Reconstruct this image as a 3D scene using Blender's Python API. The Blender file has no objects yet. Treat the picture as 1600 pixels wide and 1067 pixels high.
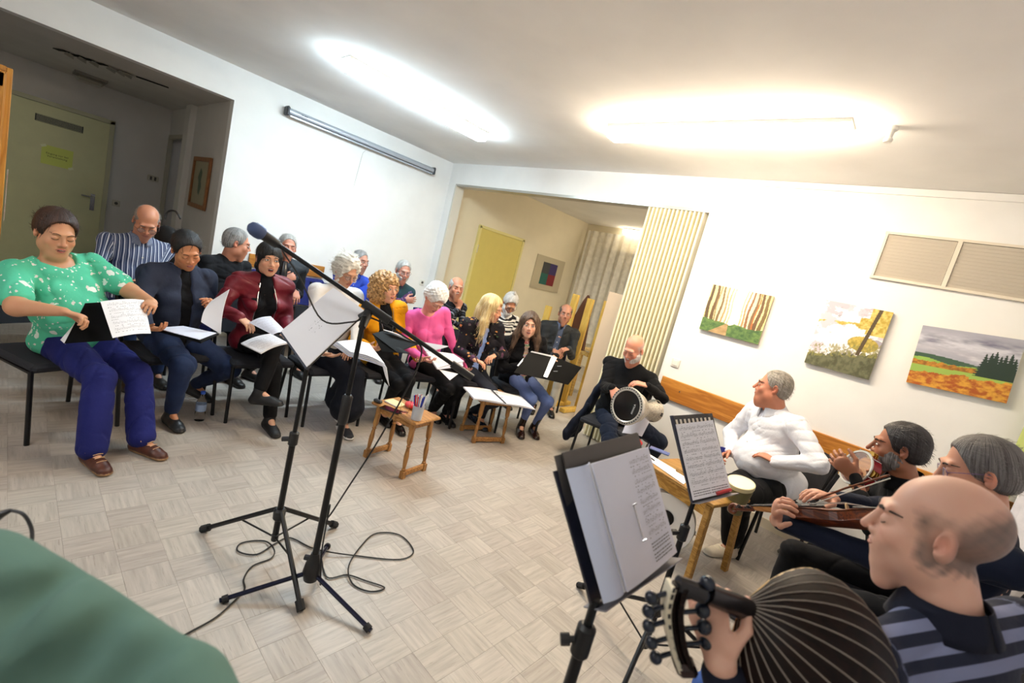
import bpy, math, random
import numpy as np
from mathutils import Vector, Matrix
random.seed(7); rng = np.random.default_rng(7)
C = bpy.context.scene.collection
SC = bpy.context.scene
V = lambda *a: np.array(a[0] if len(a) == 1 else a, float)
def nrm(v): v = V(v); return v/(np.linalg.norm(v)+1e-12)

# ---------------------------------------------------------------- camera, world, exposure
F_PX = 721.5; CAM = V(0, 0, 1.6); YAW, PITCH, ROLL = -.7153469, .1526744, .2518376
_f = V(math.sin(YAW)*math.cos(PITCH), math.cos(YAW)*math.cos(PITCH), -math.sin(PITCH))
_r = V(math.cos(YAW), -math.sin(YAW), 0); _u = np.cross(_r, _f)
CR = math.cos(ROLL)*_r+math.sin(ROLL)*_u; CU = -math.sin(ROLL)*_r+math.cos(ROLL)*_u; CF = _f
cd = bpy.data.cameras.new('camera'); cam = bpy.data.objects.new('camera', cd); C.objects.link(cam)
cam.matrix_world = Matrix(((CR[0], CU[0], -CF[0], 0), (CR[1], CU[1], -CF[1], 0), (CR[2], CU[2], -CF[2], 1.6), (0, 0, 0, 1)))
cd.sensor_width = 36; cd.lens = F_PX/1600*36; cd.clip_start = .05
cd.dof.use_dof = True; cd.dof.focus_distance = 3.3; cd.dof.aperture_fstop = 2.8
SC.camera = cam
w = bpy.data.worlds.new('night'); SC.world = w; w.use_nodes = True
w.node_tree.nodes['Background'].inputs[0].default_value = (.5, .55, .65, 1); w.node_tree.nodes['Background'].inputs[1].default_value = .2
SC.view_settings.view_transform = 'Standard'; SC.view_settings.look = 'None'; SC.view_settings.gamma = 1
SC.view_settings.use_curve_mapping = False; SC.view_settings.exposure = 0.08
# strengths of the ceiling tubes
COOL = ((.72, .90, 1.0), 76.0); WARM = ((1.0, .83, .62), 72.0)

def ray(x, y): return ((x-800)*CR-(y-533.5)*CU+F_PX*CF)/F_PX
def atz(x, y, z): d = ray(x, y); return CAM+d*(z-1.6)/d[2]
def atx(x, y, v): d = ray(x, y); return CAM+d*v/d[0]
def aty(x, y, v): d = ray(x, y); return CAM+d*v/d[1]
def atd(x, y, t): return CAM+ray(x, y)*t
def atplane(x, y, p, n): d = ray(x, y); return CAM+d*float(np.dot(V(p)-CAM, n)/np.dot(d, n))

# ---------------------------------------------------------------- materials
MATS = {}
def newmat(name):
    m = bpy.data.materials.new(name); m.use_nodes = True; nt = m.node_tree
    return m, nt, nt.nodes['Principled BSDF']
def lin(c):
    if isinstance(c, str):
        c = [int(c[i:i+2], 16)/255 for i in (0, 2, 4)]
        c = [x/12.92 if x <= .04045 else ((x+.055)/1.055)**2.4 for x in c]
    return tuple(c[:3])+(1,)
def mat(key, col='888888', rough=.6, metal=0, var=.0, vscale=8, bump=0, bscale=60, spec=.5, attr=None, emit=None, stretch=None, col2=None, sheen=0, trans=0, alpha=None):
    """plain surface: colour, a little noise variation, a little relief; attr takes colour from the mesh"""
    if key in MATS: return MATS[key]
    m, nt, b = newmat(key); N = nt.nodes; Lk = nt.links
    c = lin(col); b.inputs['Base Color'].default_value = c; b.inputs['Roughness'].default_value = rough
    b.inputs['Metallic'].default_value = metal; b.inputs['Specular IOR Level'].default_value = spec
    if sheen: b.inputs['Sheen Weight'].default_value = sheen; b.inputs['Sheen Roughness'].default_value = .5
    if trans: b.inputs['Transmission Weight'].default_value = trans; b.inputs['IOR'].default_value = 1.3
    if alpha is not None: b.inputs['Alpha'].default_value = alpha
    tc = N.new('ShaderNodeTexCoord'); src = tc.outputs['Object']
    if stretch:
        mp = N.new('ShaderNodeMapping'); mp.inputs['Scale'].default_value = stretch; Lk.new(src, mp.inputs['Vector']); src = mp.outputs[0]
    base = None
    if attr:
        a = N.new('ShaderNodeAttribute'); a.attribute_name = attr; base = a.outputs['Color']
    if var or col2:
        n = N.new('ShaderNodeTexNoise'); n.inputs['Scale'].default_value = vscale; n.inputs['Detail'].default_value = 4; Lk.new(src, n.inputs['Vector'])
        r = N.new('ShaderNodeMapRange'); r.inputs[1].default_value = .3; r.inputs[2].default_value = .7; Lk.new(n.outputs['Fac'], r.inputs[0])
        mx = N.new('ShaderNodeMix'); mx.data_type = 'RGBA'; Lk.new(r.outputs[0], mx.inputs['Factor'])
        if base is None:
            d = lin(col2) if col2 else tuple(x*(1-var) for x in c[:3])+(1,)
            e = c if col2 else tuple(min(1, x*(1+var)) for x in c[:3])+(1,)
            mx.inputs['A'].default_value = d; mx.inputs['B'].default_value = e; base = mx.outputs['Result']
        else:
            mx.blend_type = 'MULTIPLY'; mx.inputs['B'].default_value = (1-var,)*3+(1,); Lk.new(base, mx.inputs['A']); base = mx.outputs['Result']
    if base is not None: Lk.new(base, b.inputs['Base Color'])
    if bump:
        n = N.new('ShaderNodeTexNoise'); n.inputs['Scale'].default_value = bscale; n.inputs['Detail'].default_value = 5; Lk.new(src, n.inputs['Vector'])
        bp = N.new('ShaderNodeBump'); bp.inputs['Strength'].default_value = bump; bp.inputs['Distance'].default_value = .004
        Lk.new(n.outputs['Fac'], bp.inputs['Height']); Lk.new(bp.outputs[0], b.inputs['Normal'])
    if emit: b.inputs['Emission Color'].default_value = lin(emit[0]); b.inputs['Emission Strength'].default_value = emit[1]
    MATS[key] = m; return m

def wood(key, c1, c2, scale=1, axis=2, rough=.45, spec=.5):
    if key in MATS: return MATS[key]
    m, nt, b = newmat(key); N = nt.nodes; Lk = nt.links
    tc = N.new('ShaderNodeTexCoord'); mp = N.new('ShaderNodeMapping'); s = [14*scale]*3; s[axis] = 1.3*scale
    mp.inputs['Scale'].default_value = s; Lk.new(tc.outputs['Object'], mp.inputs['Vector'])
    n = N.new('ShaderNodeTexNoise'); n.inputs['Scale'].default_value = 1.6; n.inputs['Detail'].default_value = 5; n.inputs['Distortion'].default_value = .8; Lk.new(mp.outputs[0], n.inputs['Vector'])
    w2 = N.new('ShaderNodeMath'); w2.operation = 'MULTIPLY'; w2.inputs[1].default_value = 26; Lk.new(n.outputs['Fac'], w2.inputs[0])
    w3 = N.new('ShaderNodeMath'); w3.operation = 'SINE'; Lk.new(w2.outputs[0], w3.inputs[0])
    r = N.new('ShaderNodeMapRange'); r.inputs[1].default_value = -1.2; r.inputs[2].default_value = 1.2; Lk.new(w3.outputs[0], r.inputs[0])
    mx = N.new('ShaderNodeMix'); mx.data_type = 'RGBA'; mx.inputs['A'].default_value = lin(c1); mx.inputs['B'].default_value = lin(c2)
    Lk.new(r.outputs[0], mx.inputs['Factor']); Lk.new(mx.outputs['Result'], b.inputs['Base Color']); b.inputs['Roughness'].default_value = rough; b.inputs['Specular IOR Level'].default_value = spec
    MATS[key] = m; return m

# ---------------------------------------------------------------- objects
WL = {}
def tag(o, label=None, cat=None, group=None, kind=None):
    for k, v in (('label', label), ('category', cat), ('group', group), ('kind', kind)):
        if v: o[k] = v
    return o
def thing(name, label, cat, loc=(0, 0, 0), group=None):
    o = bpy.data.objects.new(name, None); C.objects.link(o); o.location = [float(a) for a in loc]; o.empty_display_size = .05
    WL[o.name] = V(loc); return tag(o, label, cat, group)
def raw_mesh(name, verts, faces, m=None, smooth=True, attrs=None):
    me = bpy.data.meshes.new(name); verts = np.asarray(verts, np.float32)
    if isinstance(faces, np.ndarray):
        k = faces.shape[1]; me.vertices.add(len(verts)); me.vertices.foreach_set('co', verts.ravel())
        me.loops.add(faces.size); me.loops.foreach_set('vertex_index', faces.ravel().astype(np.int32))
        me.polygons.add(len(faces)); me.polygons.foreach_set('loop_start', (np.arange(len(faces))*k).astype(np.int32))
        me.update(calc_edges=True)
    else:
        me.from_pydata([tuple(map(float, v)) for v in verts], [], faces); me.update()
    if smooth: me.polygons.foreach_set('use_smooth', np.ones(len(me.polygons), bool))
    for an, (ty, data) in (attrs or {}).items():
        a = me.attributes.new(an, ty, 'POINT'); a.data.foreach_set('color' if ty == 'FLOAT_COLOR' else 'vector', np.asarray(data, np.float32).ravel())
    if m is not None: me.materials.append(m)
    return me
def link(name, me, parent=None):
    o = bpy.data.objects.new(name, me); C.objects.link(o)
    if parent is not None: o.parent = parent
    WL[o.name] = wl(parent) if parent is not None else V(0, 0, 0)
    return o
def wl(o):
    return WL[o.name] if o is not None else V(0, 0, 0)

class MB:
    """collects simple solids, then links them as ONE mesh object"""
    def __init__(s): s.v = []; s.f = []; s.c = []; s.g = []
    def add(s, vs, fs, col=None, gc=None):
        n = len(s.v); s.v += [tuple(map(float, v)) for v in vs]; s.f += [tuple(i+n for i in f) for f in fs]
        s.c += [col or (1, 1, 1, 1)]*len(vs); s.g += list(gc) if gc is not None else [(0, 0, 0)]*len(vs); return s
    def box(s, c, size, X=(1, 0, 0), Y=(0, 1, 0), Z=None, bev=0, col=None):
        c = V(c); X = nrm(X); Y = nrm(Y); Z = nrm(np.cross(X, Y)) if Z is None else nrm(Z); a, b, h = [t/2 for t in size]
        if not bev:
            vs = [c+X*i*a+Y*j*b+Z*k*h for k in (-1, 1) for j in (-1, 1) for i in (-1, 1)]
            return s.add(vs, [(0, 2, 3, 1), (4, 5, 7, 6), (0, 1, 5, 4), (2, 6, 7, 3), (0, 4, 6, 2), (1, 3, 7, 5)], col)
        bev = min(bev, a*.99, b*.99, h*.99); vs = []; idx = {}
        for k in (-1, 1):
            for j in (-1, 1):
                for i in (-1, 1):
                    for q, (dx, dy, dz) in enumerate(((0, bev, bev), (bev, 0, bev), (bev, bev, 0))):
                        idx[i, j, k, q] = len(vs); vs.append(c+X*i*(a-dx)+Y*j*(b-dy)+Z*k*(h-dz))
        fs = []
        for sg in (-1, 1):
            fs.append([idx[sg, j, k, 0] for j, k in ((-1, -1), (1, -1), (1, 1), (-1, 1))][::sg])
            fs.append([idx[i, sg, k, 1] for i, k in ((-1, -1), (-1, 1), (1, 1), (1, -1))][::sg])
            fs.append([idx[i, j, sg, 2] for i, j in ((-1, -1), (1, -1), (1, 1), (-1, 1))][::sg])
        for a1 in (-1, 1):
            for a2 in (-1, 1):
                fs.append([idx[-1, a1, a2, 1], idx[1, a1, a2, 1], idx[1, a1, a2, 2], idx[-1, a1, a2, 2]][::(-a1*a2)])
                fs.append([idx[a1, -1, a2, 0], idx[a1, 1, a2, 0], idx[a1, 1, a2, 2], idx[a1, -1, a2, 2]][::(a1*a2)])
                fs.append([idx[a1, a2, -1, 0], idx[a1, a2, 1, 0], idx[a1, a2, 1, 1], idx[a1, a2, -1, 1]][::(-a1*a2)])
                for a3 in (-1, 1): fs.append([idx[a1, a2, a3, q] for q in range(3)][::(a1*a2*a3)])
        return s.add(vs, [tuple(f) for f in fs], col)
    def tube(s, pts, r, n=8, cap=True, col=None, sq=None):
        pts = [V(p) for p in pts]; rs = r if hasattr(r, '__len__') else [r]*len(pts); vs = []; gs = []; ref = None; al = 0
        for i, p in enumerate(pts):
            d = nrm((pts[min(i+1, len(pts)-1)]-pts[max(i-1, 0)])); 
            if i: al += np.linalg.norm(pts[i]-pts[i-1])
            if ref is None: ref = V(0, 0, 1) if abs(d[2]) < .9 else V(1, 0, 0)
            a = nrm(ref-d*np.dot(ref, d)); b = np.cross(d, a); ref = a
            for k in range(n):
                t = 2*math.pi*k/n; vs.append(p+(a*math.cos(t)+b*math.sin(t)*(sq or 1))*rs[i]); gs.append((k/n, al, 0))
        fs = [(i*n+k, i*n+(k+1) % n, (i+1)*n+(k+1) % n, (i+1)*n+k) for i in range(len(pts)-1) for k in range(n)]
        if cap: fs += [tuple(range(n))[::-1], tuple((len(pts)-1)*n+k for k in range(n))]
        return s.add(vs, fs, col, gs)
    def lathe(s, o, axis, prof, n=20, col=None, cap=True):
        o = V(o); d = nrm(axis); ref = V(0, 0, 1) if abs(d[2]) < .9 else V(1, 0, 0); a = nrm(ref-d*np.dot(ref, d)); b = np.cross(d, a); vs = []
        for r, h in prof:
            for k in range(n): t = 2*math.pi*k/n; vs.append(o+d*h+(a*math.cos(t)+b*math.sin(t))*r)
        fs = [(i*n+k, i*n+(k+1) % n, (i+1)*n+(k+1) % n, (i+1)*n+k) for i in range(len(prof)-1) for k in range(n)]
        if cap: fs += [tuple(range(n))[::-1], tuple((len(prof)-1)*n+k for k in range(n))]
        return s.add(vs, fs, col)
    def ball(s, c, r, n=10, col=None, R=None):
        c = V(c); r = V(r) if hasattr(r, '__len__') else V(r, r, r); vs = []
        for i in range(1, n):
            p = math.pi*i/n
            for k in range(2*n): t = math.pi*k/n; q = V(math.sin(p)*math.cos(t), math.sin(p)*math.sin(t), math.cos(p))*r; vs.append(c+(q if R is None else R@q))
        z = V(0, 0, r[2]) if R is None else R@V(0, 0, r[2]); m = 2*n; vs += [c+z, c-z]; T = (n-1)*m
        fs = [(i*m+k, (i+1)*m+k, (i+1)*m+(k+1) % m, i*m+(k+1) % m) for i in range(n-2) for k in range(m)]
        fs += [(T, k, (k+1) % m) for k in range(m)]+[(T+1, (n-2)*m+(k+1) % m, (n-2)*m+k) for k in range(m)]
        return s.add(vs, fs, col)
    def prism(s, poly, vec, col=None):
        """a flat outline pushed along vec"""
        poly = [V(p) for p in poly]; n = len(poly); vs = poly+[p+V(vec) for p in poly]
        return s.add(vs, [tuple(range(n))[::-1], tuple(range(n, 2*n))]+[(i, (i+1) % n, n+(i+1) % n, n+i) for i in range(n)], col)
    def patch(s, fn, nu, nv, th=0, col=None):
        """thin sheet: fn(u, v) -> point, u and v in 0..1, thickness th on the back"""
        P = [[V(fn(i/nu, j/nv)) for i in range(nu+1)] for j in range(nv+1)]; vs = [p for r in P for p in r]; n = len(vs); W = nu+1
        fs = [(j*W+i, j*W+i+1, (j+1)*W+i+1, (j+1)*W+i) for j in range(nv) for i in range(nu)]
        gs = [(i/nu, j/nv, 0) for j in range(nv+1) for i in range(nu+1)]
        if th:
            bk = []
            for j in range(nv+1):
                for i in range(nu+1):
                    du = P[j][min(i+1, nu)]-P[j][max(i-1, 0)]; dv = P[min(j+1, nv)][i]-P[max(j-1, 0)][i]; bk.append(P[j][i]-nrm(np.cross(du, dv))*th)
            vs += bk; gs = gs+gs; fs += [tuple(n+q for q in f[::-1]) for f in fs]
            ring = [i for i in range(W)]+[j*W+nu for j in range(1, nv+1)]+[nv*W+i for i in range(nu-1, -1, -1)]+[j*W for j in range(nv-1, 0, -1)]
            fs += [(ring[q], n+ring[q], n+ring[(q+1) % len(ring)], ring[(q+1) % len(ring)]) for q in range(len(ring))]
        return s.add(vs, fs, col, gs)
    def build(s, name, m, parent=None, smooth=False, kind=None, label=None, at=None, angle=35):
        off = wl(parent) if at is None else V(at)
        vs = np.array(s.v)-off
        me = raw_mesh(name, vs, s.f, m, smooth, {'col': ('FLOAT_COLOR', s.c), 'gc': ('FLOAT_VECTOR', s.g)})
        if smooth and angle:
            try: me.set_sharp_from_angle(angle=math.radians(angle))
            except Exception: pass
        o = link(name, me, parent)
        if at is not None: o.location = [float(a) for a in at-(wl(parent) if parent is not None else 0)]; WL[o.name] = V(at)
        if kind: o['kind'] = kind
        if label: o['label'] = label
        return o
def B(name, m, parent, c, size, **k):
    kw = {q: k.pop(q) for q in ('kind', 'label', 'at') if q in k}
    return MB().box(c, size, **k).build(name, m, parent, **kw)
def dup(root, loc, rz=0, label=None):
    def cp(o, par):
        c = o.copy(); C.objects.link(c); c.parent = par
        for ch in o.children: cp(ch, c)
        return c
    r = cp(root, None); r.location = [float(a) for a in loc]; r.rotation_euler = (0, 0, rz)
    if label: r['label'] = label
    return r
def spline(pts, n=12):
    pts = [V(p) for p in pts]; out = []
    for i in range(len(pts)-1):
        p0 = pts[max(i-1, 0)]; p1 = pts[i]; p2 = pts[i+1]; p3 = pts[min(i+2, len(pts)-1)]
        for k in range(n):
            t = k/n; out.append(.5*((2*p1)+(-p0+p2)*t+(2*p0-5*p1+4*p2-p3)*t*t+(-p0+3*p1-3*p2+p3)*t**3))
    return out+[pts[-1]]
# ================================================================ the room
XA, YB, ZC = -5.92, 4.484, 2.9          # wall with the screen, wall with the paintings, ceiling
XC = .78; YD = -2.6; XK = -8.73; YF = 8.25; YO = 1.55
white = mat('wall_paint', 'f0efec', .85, var=.03, vscale=3, bump=.05, bscale=120)
whitec = mat('ceiling_paint', 'f3f1ee', .9, var=.04, vscale=2, bump=.05, bscale=90)
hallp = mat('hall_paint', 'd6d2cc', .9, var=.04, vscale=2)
def S(name, m, c, size, parent=None, **k):
    return B(name, m, parent, c, size, kind='structure', **k) if parent is None else B(name, m, parent, c, size, **k)
def span(name, m, lo, hi, **k):
    lo = V(lo); hi = V(hi); return S(name, m, (lo+hi)/2, hi-lo, **k)
# floor slab and the printed wood squares on it, grain turning from one to the next
fl = span('floor', mat('floor_bed', '8f857a', .8), (XK-.2, YD-.2, -.12), (XC+.2, YF+.2, -.003))
m, nt, bs = newmat('floor_tile'); N = nt.nodes; Lk = nt.links
ga = N.new('ShaderNodeAttribute'); ga.attribute_name = 'gc'; ca = N.new('ShaderNodeAttribute'); ca.attribute_name = 'col'
oi = N.new('ShaderNodeObjectInfo')
ad = N.new('ShaderNodeVectorMath'); ad.operation = 'ADD'; cb = N.new('ShaderNodeCombineXYZ'); Lk.new(oi.outputs['Random'], cb.inputs[2])
mu = N.new('ShaderNodeVectorMath'); mu.operation = 'SCALE'; mu.inputs['Scale'].default_value = 40; Lk.new(cb.outputs[0], mu.inputs[0])
Lk.new(ga.outputs['Vector'], ad.inputs[0]); Lk.new(mu.outputs[0], ad.inputs[1])
def grain(scale, det, lo, hi, st):
    mp = N.new('ShaderNodeMapping'); mp.inputs['Scale'].default_value = st; Lk.new(ad.outputs[0], mp.inputs['Vector'])
    n = N.new('ShaderNodeTexNoise'); n.inputs['Scale'].default_value = scale; n.inputs['Detail'].default_value = det; Lk.new(mp.outputs[0], n.inputs['Vector'])
    r = N.new('ShaderNodeMapRange'); r.inputs[1].default_value = lo; r.inputs[2].default_value = hi; Lk.new(n.outputs['Fac'], r.inputs[0]); return r
g1 = grain(1, 5, .3, .72, (5, 60, 1)); g2 = grain(1, 2, .63, .70, (14, 220, 1))
mx = N.new('ShaderNodeMix'); mx.data_type = 'RGBA'; mx.inputs['A'].default_value = lin('a39b92'); mx.inputs['B'].default_value = lin('bcb4aa'); Lk.new(g1.outputs[0], mx.inputs['Factor'])
m2 = N.new('ShaderNodeMix'); m2.data_type = 'RGBA'; m2.inputs['B'].default_value = lin('857c72'); Lk.new(mx.outputs['Result'], m2.inputs['A'])
h = N.new('ShaderNodeMath'); h.operation = 'MULTIPLY'; h.inputs[1].default_value = .5; Lk.new(g2.outputs[0], h.inputs[0]); Lk.new(h.outputs[0], m2.inputs['Factor'])
m3 = N.new('ShaderNodeMix'); m3.data_type = 'RGBA'; m3.blend_type = 'MULTIPLY'; m3.inputs['Factor'].default_value = 1
Lk.new(m2.outputs['Result'], m3.inputs['A']); Lk.new(ca.outputs['Color'], m3.inputs['B']); Lk.new(m3.outputs['Result'], bs.inputs['Base Color'])
bs.inputs['Roughness'].default_value = .42; bs.inputs['Specular IOR Level'].default_value = .4
TILE = m; TS = .16
def tile_geo(cx, cy, turn, z0=0.0):
    a = TS/2; g = .0003; t = .0007
    vs = []; gc = []; ox, oy = (random.random()*50, random.random()*50)
    for d, z in ((a-g, -.003), (a-g, -t+.0004), (a-g-t, 0)):
        for i, j in ((-1, -1), (1, -1), (1, 1), (-1, 1)):
            x, y = i*d, j*d; vs.append((cx+x, cy+y, z)); gc.append((y+ox, x+oy, 0) if turn else (x+ox, y+oy, 0))
    fs = [(8, 9, 10, 11)]+[(4*l+i, 4*l+(i+1) % 4, 4*l+4+(i+1) % 4, 4*l+4+i) for l in (0, 1) for i in range(4)]
    return vs, fs, gc
tones = [(.93, .92, .91), (.97, .96, .96), (1.0, 1.0, 1.0), (1.03, 1.03, 1.02), (1.07, 1.07, 1.07), (.95, .93, .93)]
variants = {}
for tn in range(6):
    for tr in (0, 1):
        for q in range(2):
            vs, fs, gc = tile_geo(0, 0, tr); me = raw_mesh('tile', vs, fs, TILE, False, {'gc': ('FLOAT_VECTOR', gc), 'col': ('FLOAT_COLOR', [tones[tn]+(1,)]*len(vs))}); variants[tn, tr, q] = me
cells = []
for i in range(int((XK-.0)/TS), 6):
    for j in range(-16, int(YF/TS)+1):
        x, y = -2.586+TS*(i+16.5), .242+TS*(j+.5)
        if x < XK or x > XC or y < YD or y > YF: continue
        q = V(x, y, 0)-CAM; dep = q @ CF
        vis = dep > .3 and abs(q @ CR/dep) < 1.2 and abs(q @ CU/dep) < .82
        cells.append((0 if vis else 1, float(np.linalg.norm(q)), x, y, (i+j) % 2))
cells.sort(); far = MB()
for n, (_, _, x, y, tr) in enumerate(cells):
    tn = random.choice((0, 1, 1, 2, 2, 3, 3, 4, 5))
    if n < 300:
        o = bpy.data.objects.new('tile', variants[tn, tr, n % 2]); C.objects.link(o); o.parent = fl; o.location = (x, y, 0)
    else:
        vs, fs, gc = tile_geo(x, y, tr); far.add(vs, fs, tones[tn]+(1,), gc)
far.build('tiling', TILE, fl, kind='stuff')
# ceiling, walls
T = .13
span('ceiling', whitec, (XA-.02, YD-.1, ZC), (XC+.1, YF+.1, ZC+.1))
# wall with the screen: opening to the hall from y=-1.9 to YO below 2.57
wl_ = MB(); wl_.box(((XA-T/2), (YO+YF)/2, ZC/2), (T, YF-YO, ZC)); wl_.box((XA-T/2, (YD+YO)/2, (2.57+ZC)/2), (T, YO-YD, ZC-2.57)); wl_.box((XA-T/2, (YD-1.9)/2, 2.57/2), (T, -1.9-YD, 2.57))
wl_.build('wall_left', white, kind='structure')
# wall with the paintings: opening x -5.75..-1.88 below 2.6
wb = MB(); OX0, OX1 = -5.74, -1.88
wb.box(((OX1+XC)/2, YB+T/2, ZC/2), (XC-OX1, T, ZC)); wb.box(((OX0+OX1)/2, YB+T/2, (2.6+ZC)/2), (OX1-OX0, T, ZC-2.6)); wb.box(((XA+OX0)/2, YB+T/2, ZC/2), (OX0-XA, T, ZC))
wb.build('wall_right', white, kind='structure')
span('wall_back', white, (XK, YD-T, 0), (XC, YD, ZC)); span('wall_window', white, (XC, YD, 0), (XC+T, YF, ZC))
creamw = mat('far_room_paint', 'e3d8bd', .85, var=.03, vscale=3)
span('wall_far_room_left', creamw, (XA, YB+T, 0), (XA+.012, YF, ZC)); span('wall_far_room_back', creamw, (XA, YF, 0), (XC, YF+T, ZC))
# hall
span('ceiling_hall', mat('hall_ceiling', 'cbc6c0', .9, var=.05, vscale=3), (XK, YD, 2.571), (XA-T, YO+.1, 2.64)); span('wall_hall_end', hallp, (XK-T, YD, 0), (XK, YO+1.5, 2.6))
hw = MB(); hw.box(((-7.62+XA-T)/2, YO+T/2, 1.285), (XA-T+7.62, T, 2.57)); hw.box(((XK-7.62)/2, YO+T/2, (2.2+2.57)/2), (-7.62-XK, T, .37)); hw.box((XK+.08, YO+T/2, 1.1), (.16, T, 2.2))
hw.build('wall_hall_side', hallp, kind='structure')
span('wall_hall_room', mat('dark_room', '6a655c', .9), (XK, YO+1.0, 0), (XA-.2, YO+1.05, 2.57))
S('trim_1', mat('pilaster', 'dbd7d0', .8), (-7.5, YO-.03, 1.285), (.24, .07, 2.57))
trim = mat('door_frame_paint', 'b5b090', .6); sd = MB(); sd.box((-8.56, YO-.01, 1.1), (.05, .05, 2.2)); sd.box((-7.64, YO-.01, 1.1), (.05, .05, 2.2)); sd.box((-8.1, YO-.01, 2.19), (.95, .05, .05))
sd.build('trim_2', mat('pale_frame', 'b3ad9c', .6), kind='structure')
# ceiling band below the ceiling line and baseboard, on the painting wall
S('trim_3', white, ((-1.5+XC)/2, YB-.008, ZC-.028), (XC+1.5, .016, .05))
S('baseboard_right', mat('base_paint', 'cfc4ad', .6), ((OX1+XC)/2, YB-.008, .04), (XC-OX1, .016, .08)); S('baseboard_left', mat('base_paint'), (XA+.008, (YO+YB)/2, .04), (.016, YB-YO, .08))
# track of the folding partition and its jamb strip
al = mat('aluminium', 'b9b6ae', .35, .7)
S('trim_4', al, ((OX0+OX1)/2, YB+T/2, 2.585), (OX1-OX0, T+.02, .03)); S('trim_5', mat('jamb', 'd8d4c8', .5), (OX0+.012, YB+T/2, 1.29), (.03, T+.03, 2.58))
# hall entrance door
olive = mat('hall_door_paint', 'cac596', .55, var=.03)
dr = tag(MB().box((XK+.03, .42, 1.065), (.045, .95, 2.11)).build('door_1', olive), kind='structure')
fr = MB(); [fr.box((XK+.03, y, 1.08), (.07, .05, 2.16)) for y in (-.08, .92)]; fr.box((XK+.03, .42, 2.15), (.07, 1.05, .05)); fr.build('door_frame', trim, dr)
vg = MB(); vg.box((XK+.056, .42, 1.945), (.006, .44, .085)); vg.build('vent', mat('vent_dark', '2b2a22', .6), dr)
for k in range(5): B('slat', trim, dr, (XK+.062, .42, 1.912+k*.017), (.008, .42, .006))
hd = MB().box((XK+.06, .80, 1.05), (.008, .045, .22)); hd.tube([(XK+.06, .80, 1.12), (XK+.11, .80, 1.12)], .009); hd.tube([(XK+.11, .81, 1.12), (XK+.11, .68, 1.12)], .010); hd.build('door_handle', mat('chrome', 'c9c9c9', .2, 1), dr, smooth=True)
sg = tag(MB().box((XK+.056, .425, 1.525), (.004, .29, .235)).build('notice', mat('notice_paper', 'c9cf62', .6)), 'yellow-green paper notice taped to the olive hall door', 'notice')
tx = MB()
def text_rows(mb, o, X, Y, n, rows, rowh, wmax, rnd, th=.0012, h=.012):
    for r in range(rows):
        x = (wmax-(wmax*rnd.uniform(.6, .95)))/2; e = wmax-x
        while x < e:
            w_ = rnd.uniform(.006, .016)*h/.012
            mb.box(V(o)+X*(x+w_/2)-Y*(r*rowh)+n*th, (w_, h*rnd.uniform(.6, 1), .0004), X, Y, n); x += w_+.004*h/.012
def letters(name, txt, m, parent, o, X, Y, size, ext=.0005):
    """real lettering as a thin mesh"""
    cu = bpy.data.curves.new('txt', 'FONT'); cu.body = txt; cu.size = size; cu.extrude = ext; cu.align_x = 'CENTER'; cu.align_y = 'CENTER'; cu.resolution_u = 2
    ob = bpy.data.objects.new('txt', cu); C.objects.link(ob); bpy.context.view_layer.update()
    me = bpy.data.meshes.new_from_object(ob); bpy.data.objects.remove(ob); X = nrm(X); Y = nrm(Y); Z = np.cross(X, Y); co = np.empty(len(me.vertices)*3); me.vertices.foreach_get('co', co); co = co.reshape(-1, 3)
    co = V(o)+co[:, :1]*X+co[:, 1:2]*Y+co[:, 2:3]*Z-wl(parent); me.vertices.foreach_set('co', co.ravel()); me.materials.clear(); me.materials.append(m); me.update(); return link(name, me, parent)
ink = mat('ink', '26241f', .7)
letters('lettering', 'Eingang nur bei\nVeranstaltung', mat('notice_ink', '55562c', .7), sg, (XK+.0595, .425, 1.53), (0, 1, 0), (0, 0, 1), .034)
for (y0, z0) in ((.295, 1.63), (.56, 1.42)): B('tape', mat('tape', 'd8d8b0', .3), sg, (XK+.0605, y0, z0), (.001, .05, .03), X=(1, 0, 0), Y=(0, 1, .5))
sw = tag(MB().box((XK+.012, 1.42, 1.56), (.024, .13, .08), bev=.006).build('light_switch', mat('switch_plastic', 'b9b4a4', .4)), 'double light switch on the hall wall between the two doors', 'switch')
for y in (1.395, 1.445): B('rocker', mat('switch_dark', '4a473f', .4), sw, (XK+.026, y, 1.56), (.006, .025, .05))
so = tag(MB().box((XK+.008, 1.05, 1.1), (.016, .085, .085), bev=.004).build('wall_socket', mat('switch_plastic')), 'pale wall socket beside the olive hall door', 'socket')
MB().lathe((XK+.0165, 1.05, 1.1), (1, 0, 0), [(.02, 0), (.02, .001), (.016, .001)], 14).build('socket_well', mat('switch_dark'), so)
# hall ceiling: loose tiles and vent
hc = thing('ceiling_tiles', 'broken dark slots and bent panels in the hall ceiling', 'ceiling panel', (-6.9, .6, 2.56)); dk = mat('void', '14120f', .9); pw = mat('panel_grey', '9c968c', .8)
hp, hq = V(-6.95, .28, 2.565), V(-6.72, 1.2, 2.565)
for k, t in enumerate((.02, .14, .22, .33)): B('slot', dk, hc, hp+(hq-hp)*t, (.16, .05, .006), X=(1, .5, 0), Y=(-.5, 1, 0))
for k, t in enumerate((.08, .18, .28, .42, .5, .56)): MB().prism([hp+(hq-hp)*t+V(*d) for d in ((-.1, -.03, -.004), (.06, -.02, -.004), (.09, .03, -.02), (-.06, .04, -.03))], (0, 0, -.006)).build('bent_panel', pw, hc)
B('slot', dk, hc, hp+(hq-hp)*.78, (.05, .28, .006), X=(1, -.25, 0), Y=(.25, 1, 0))
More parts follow.
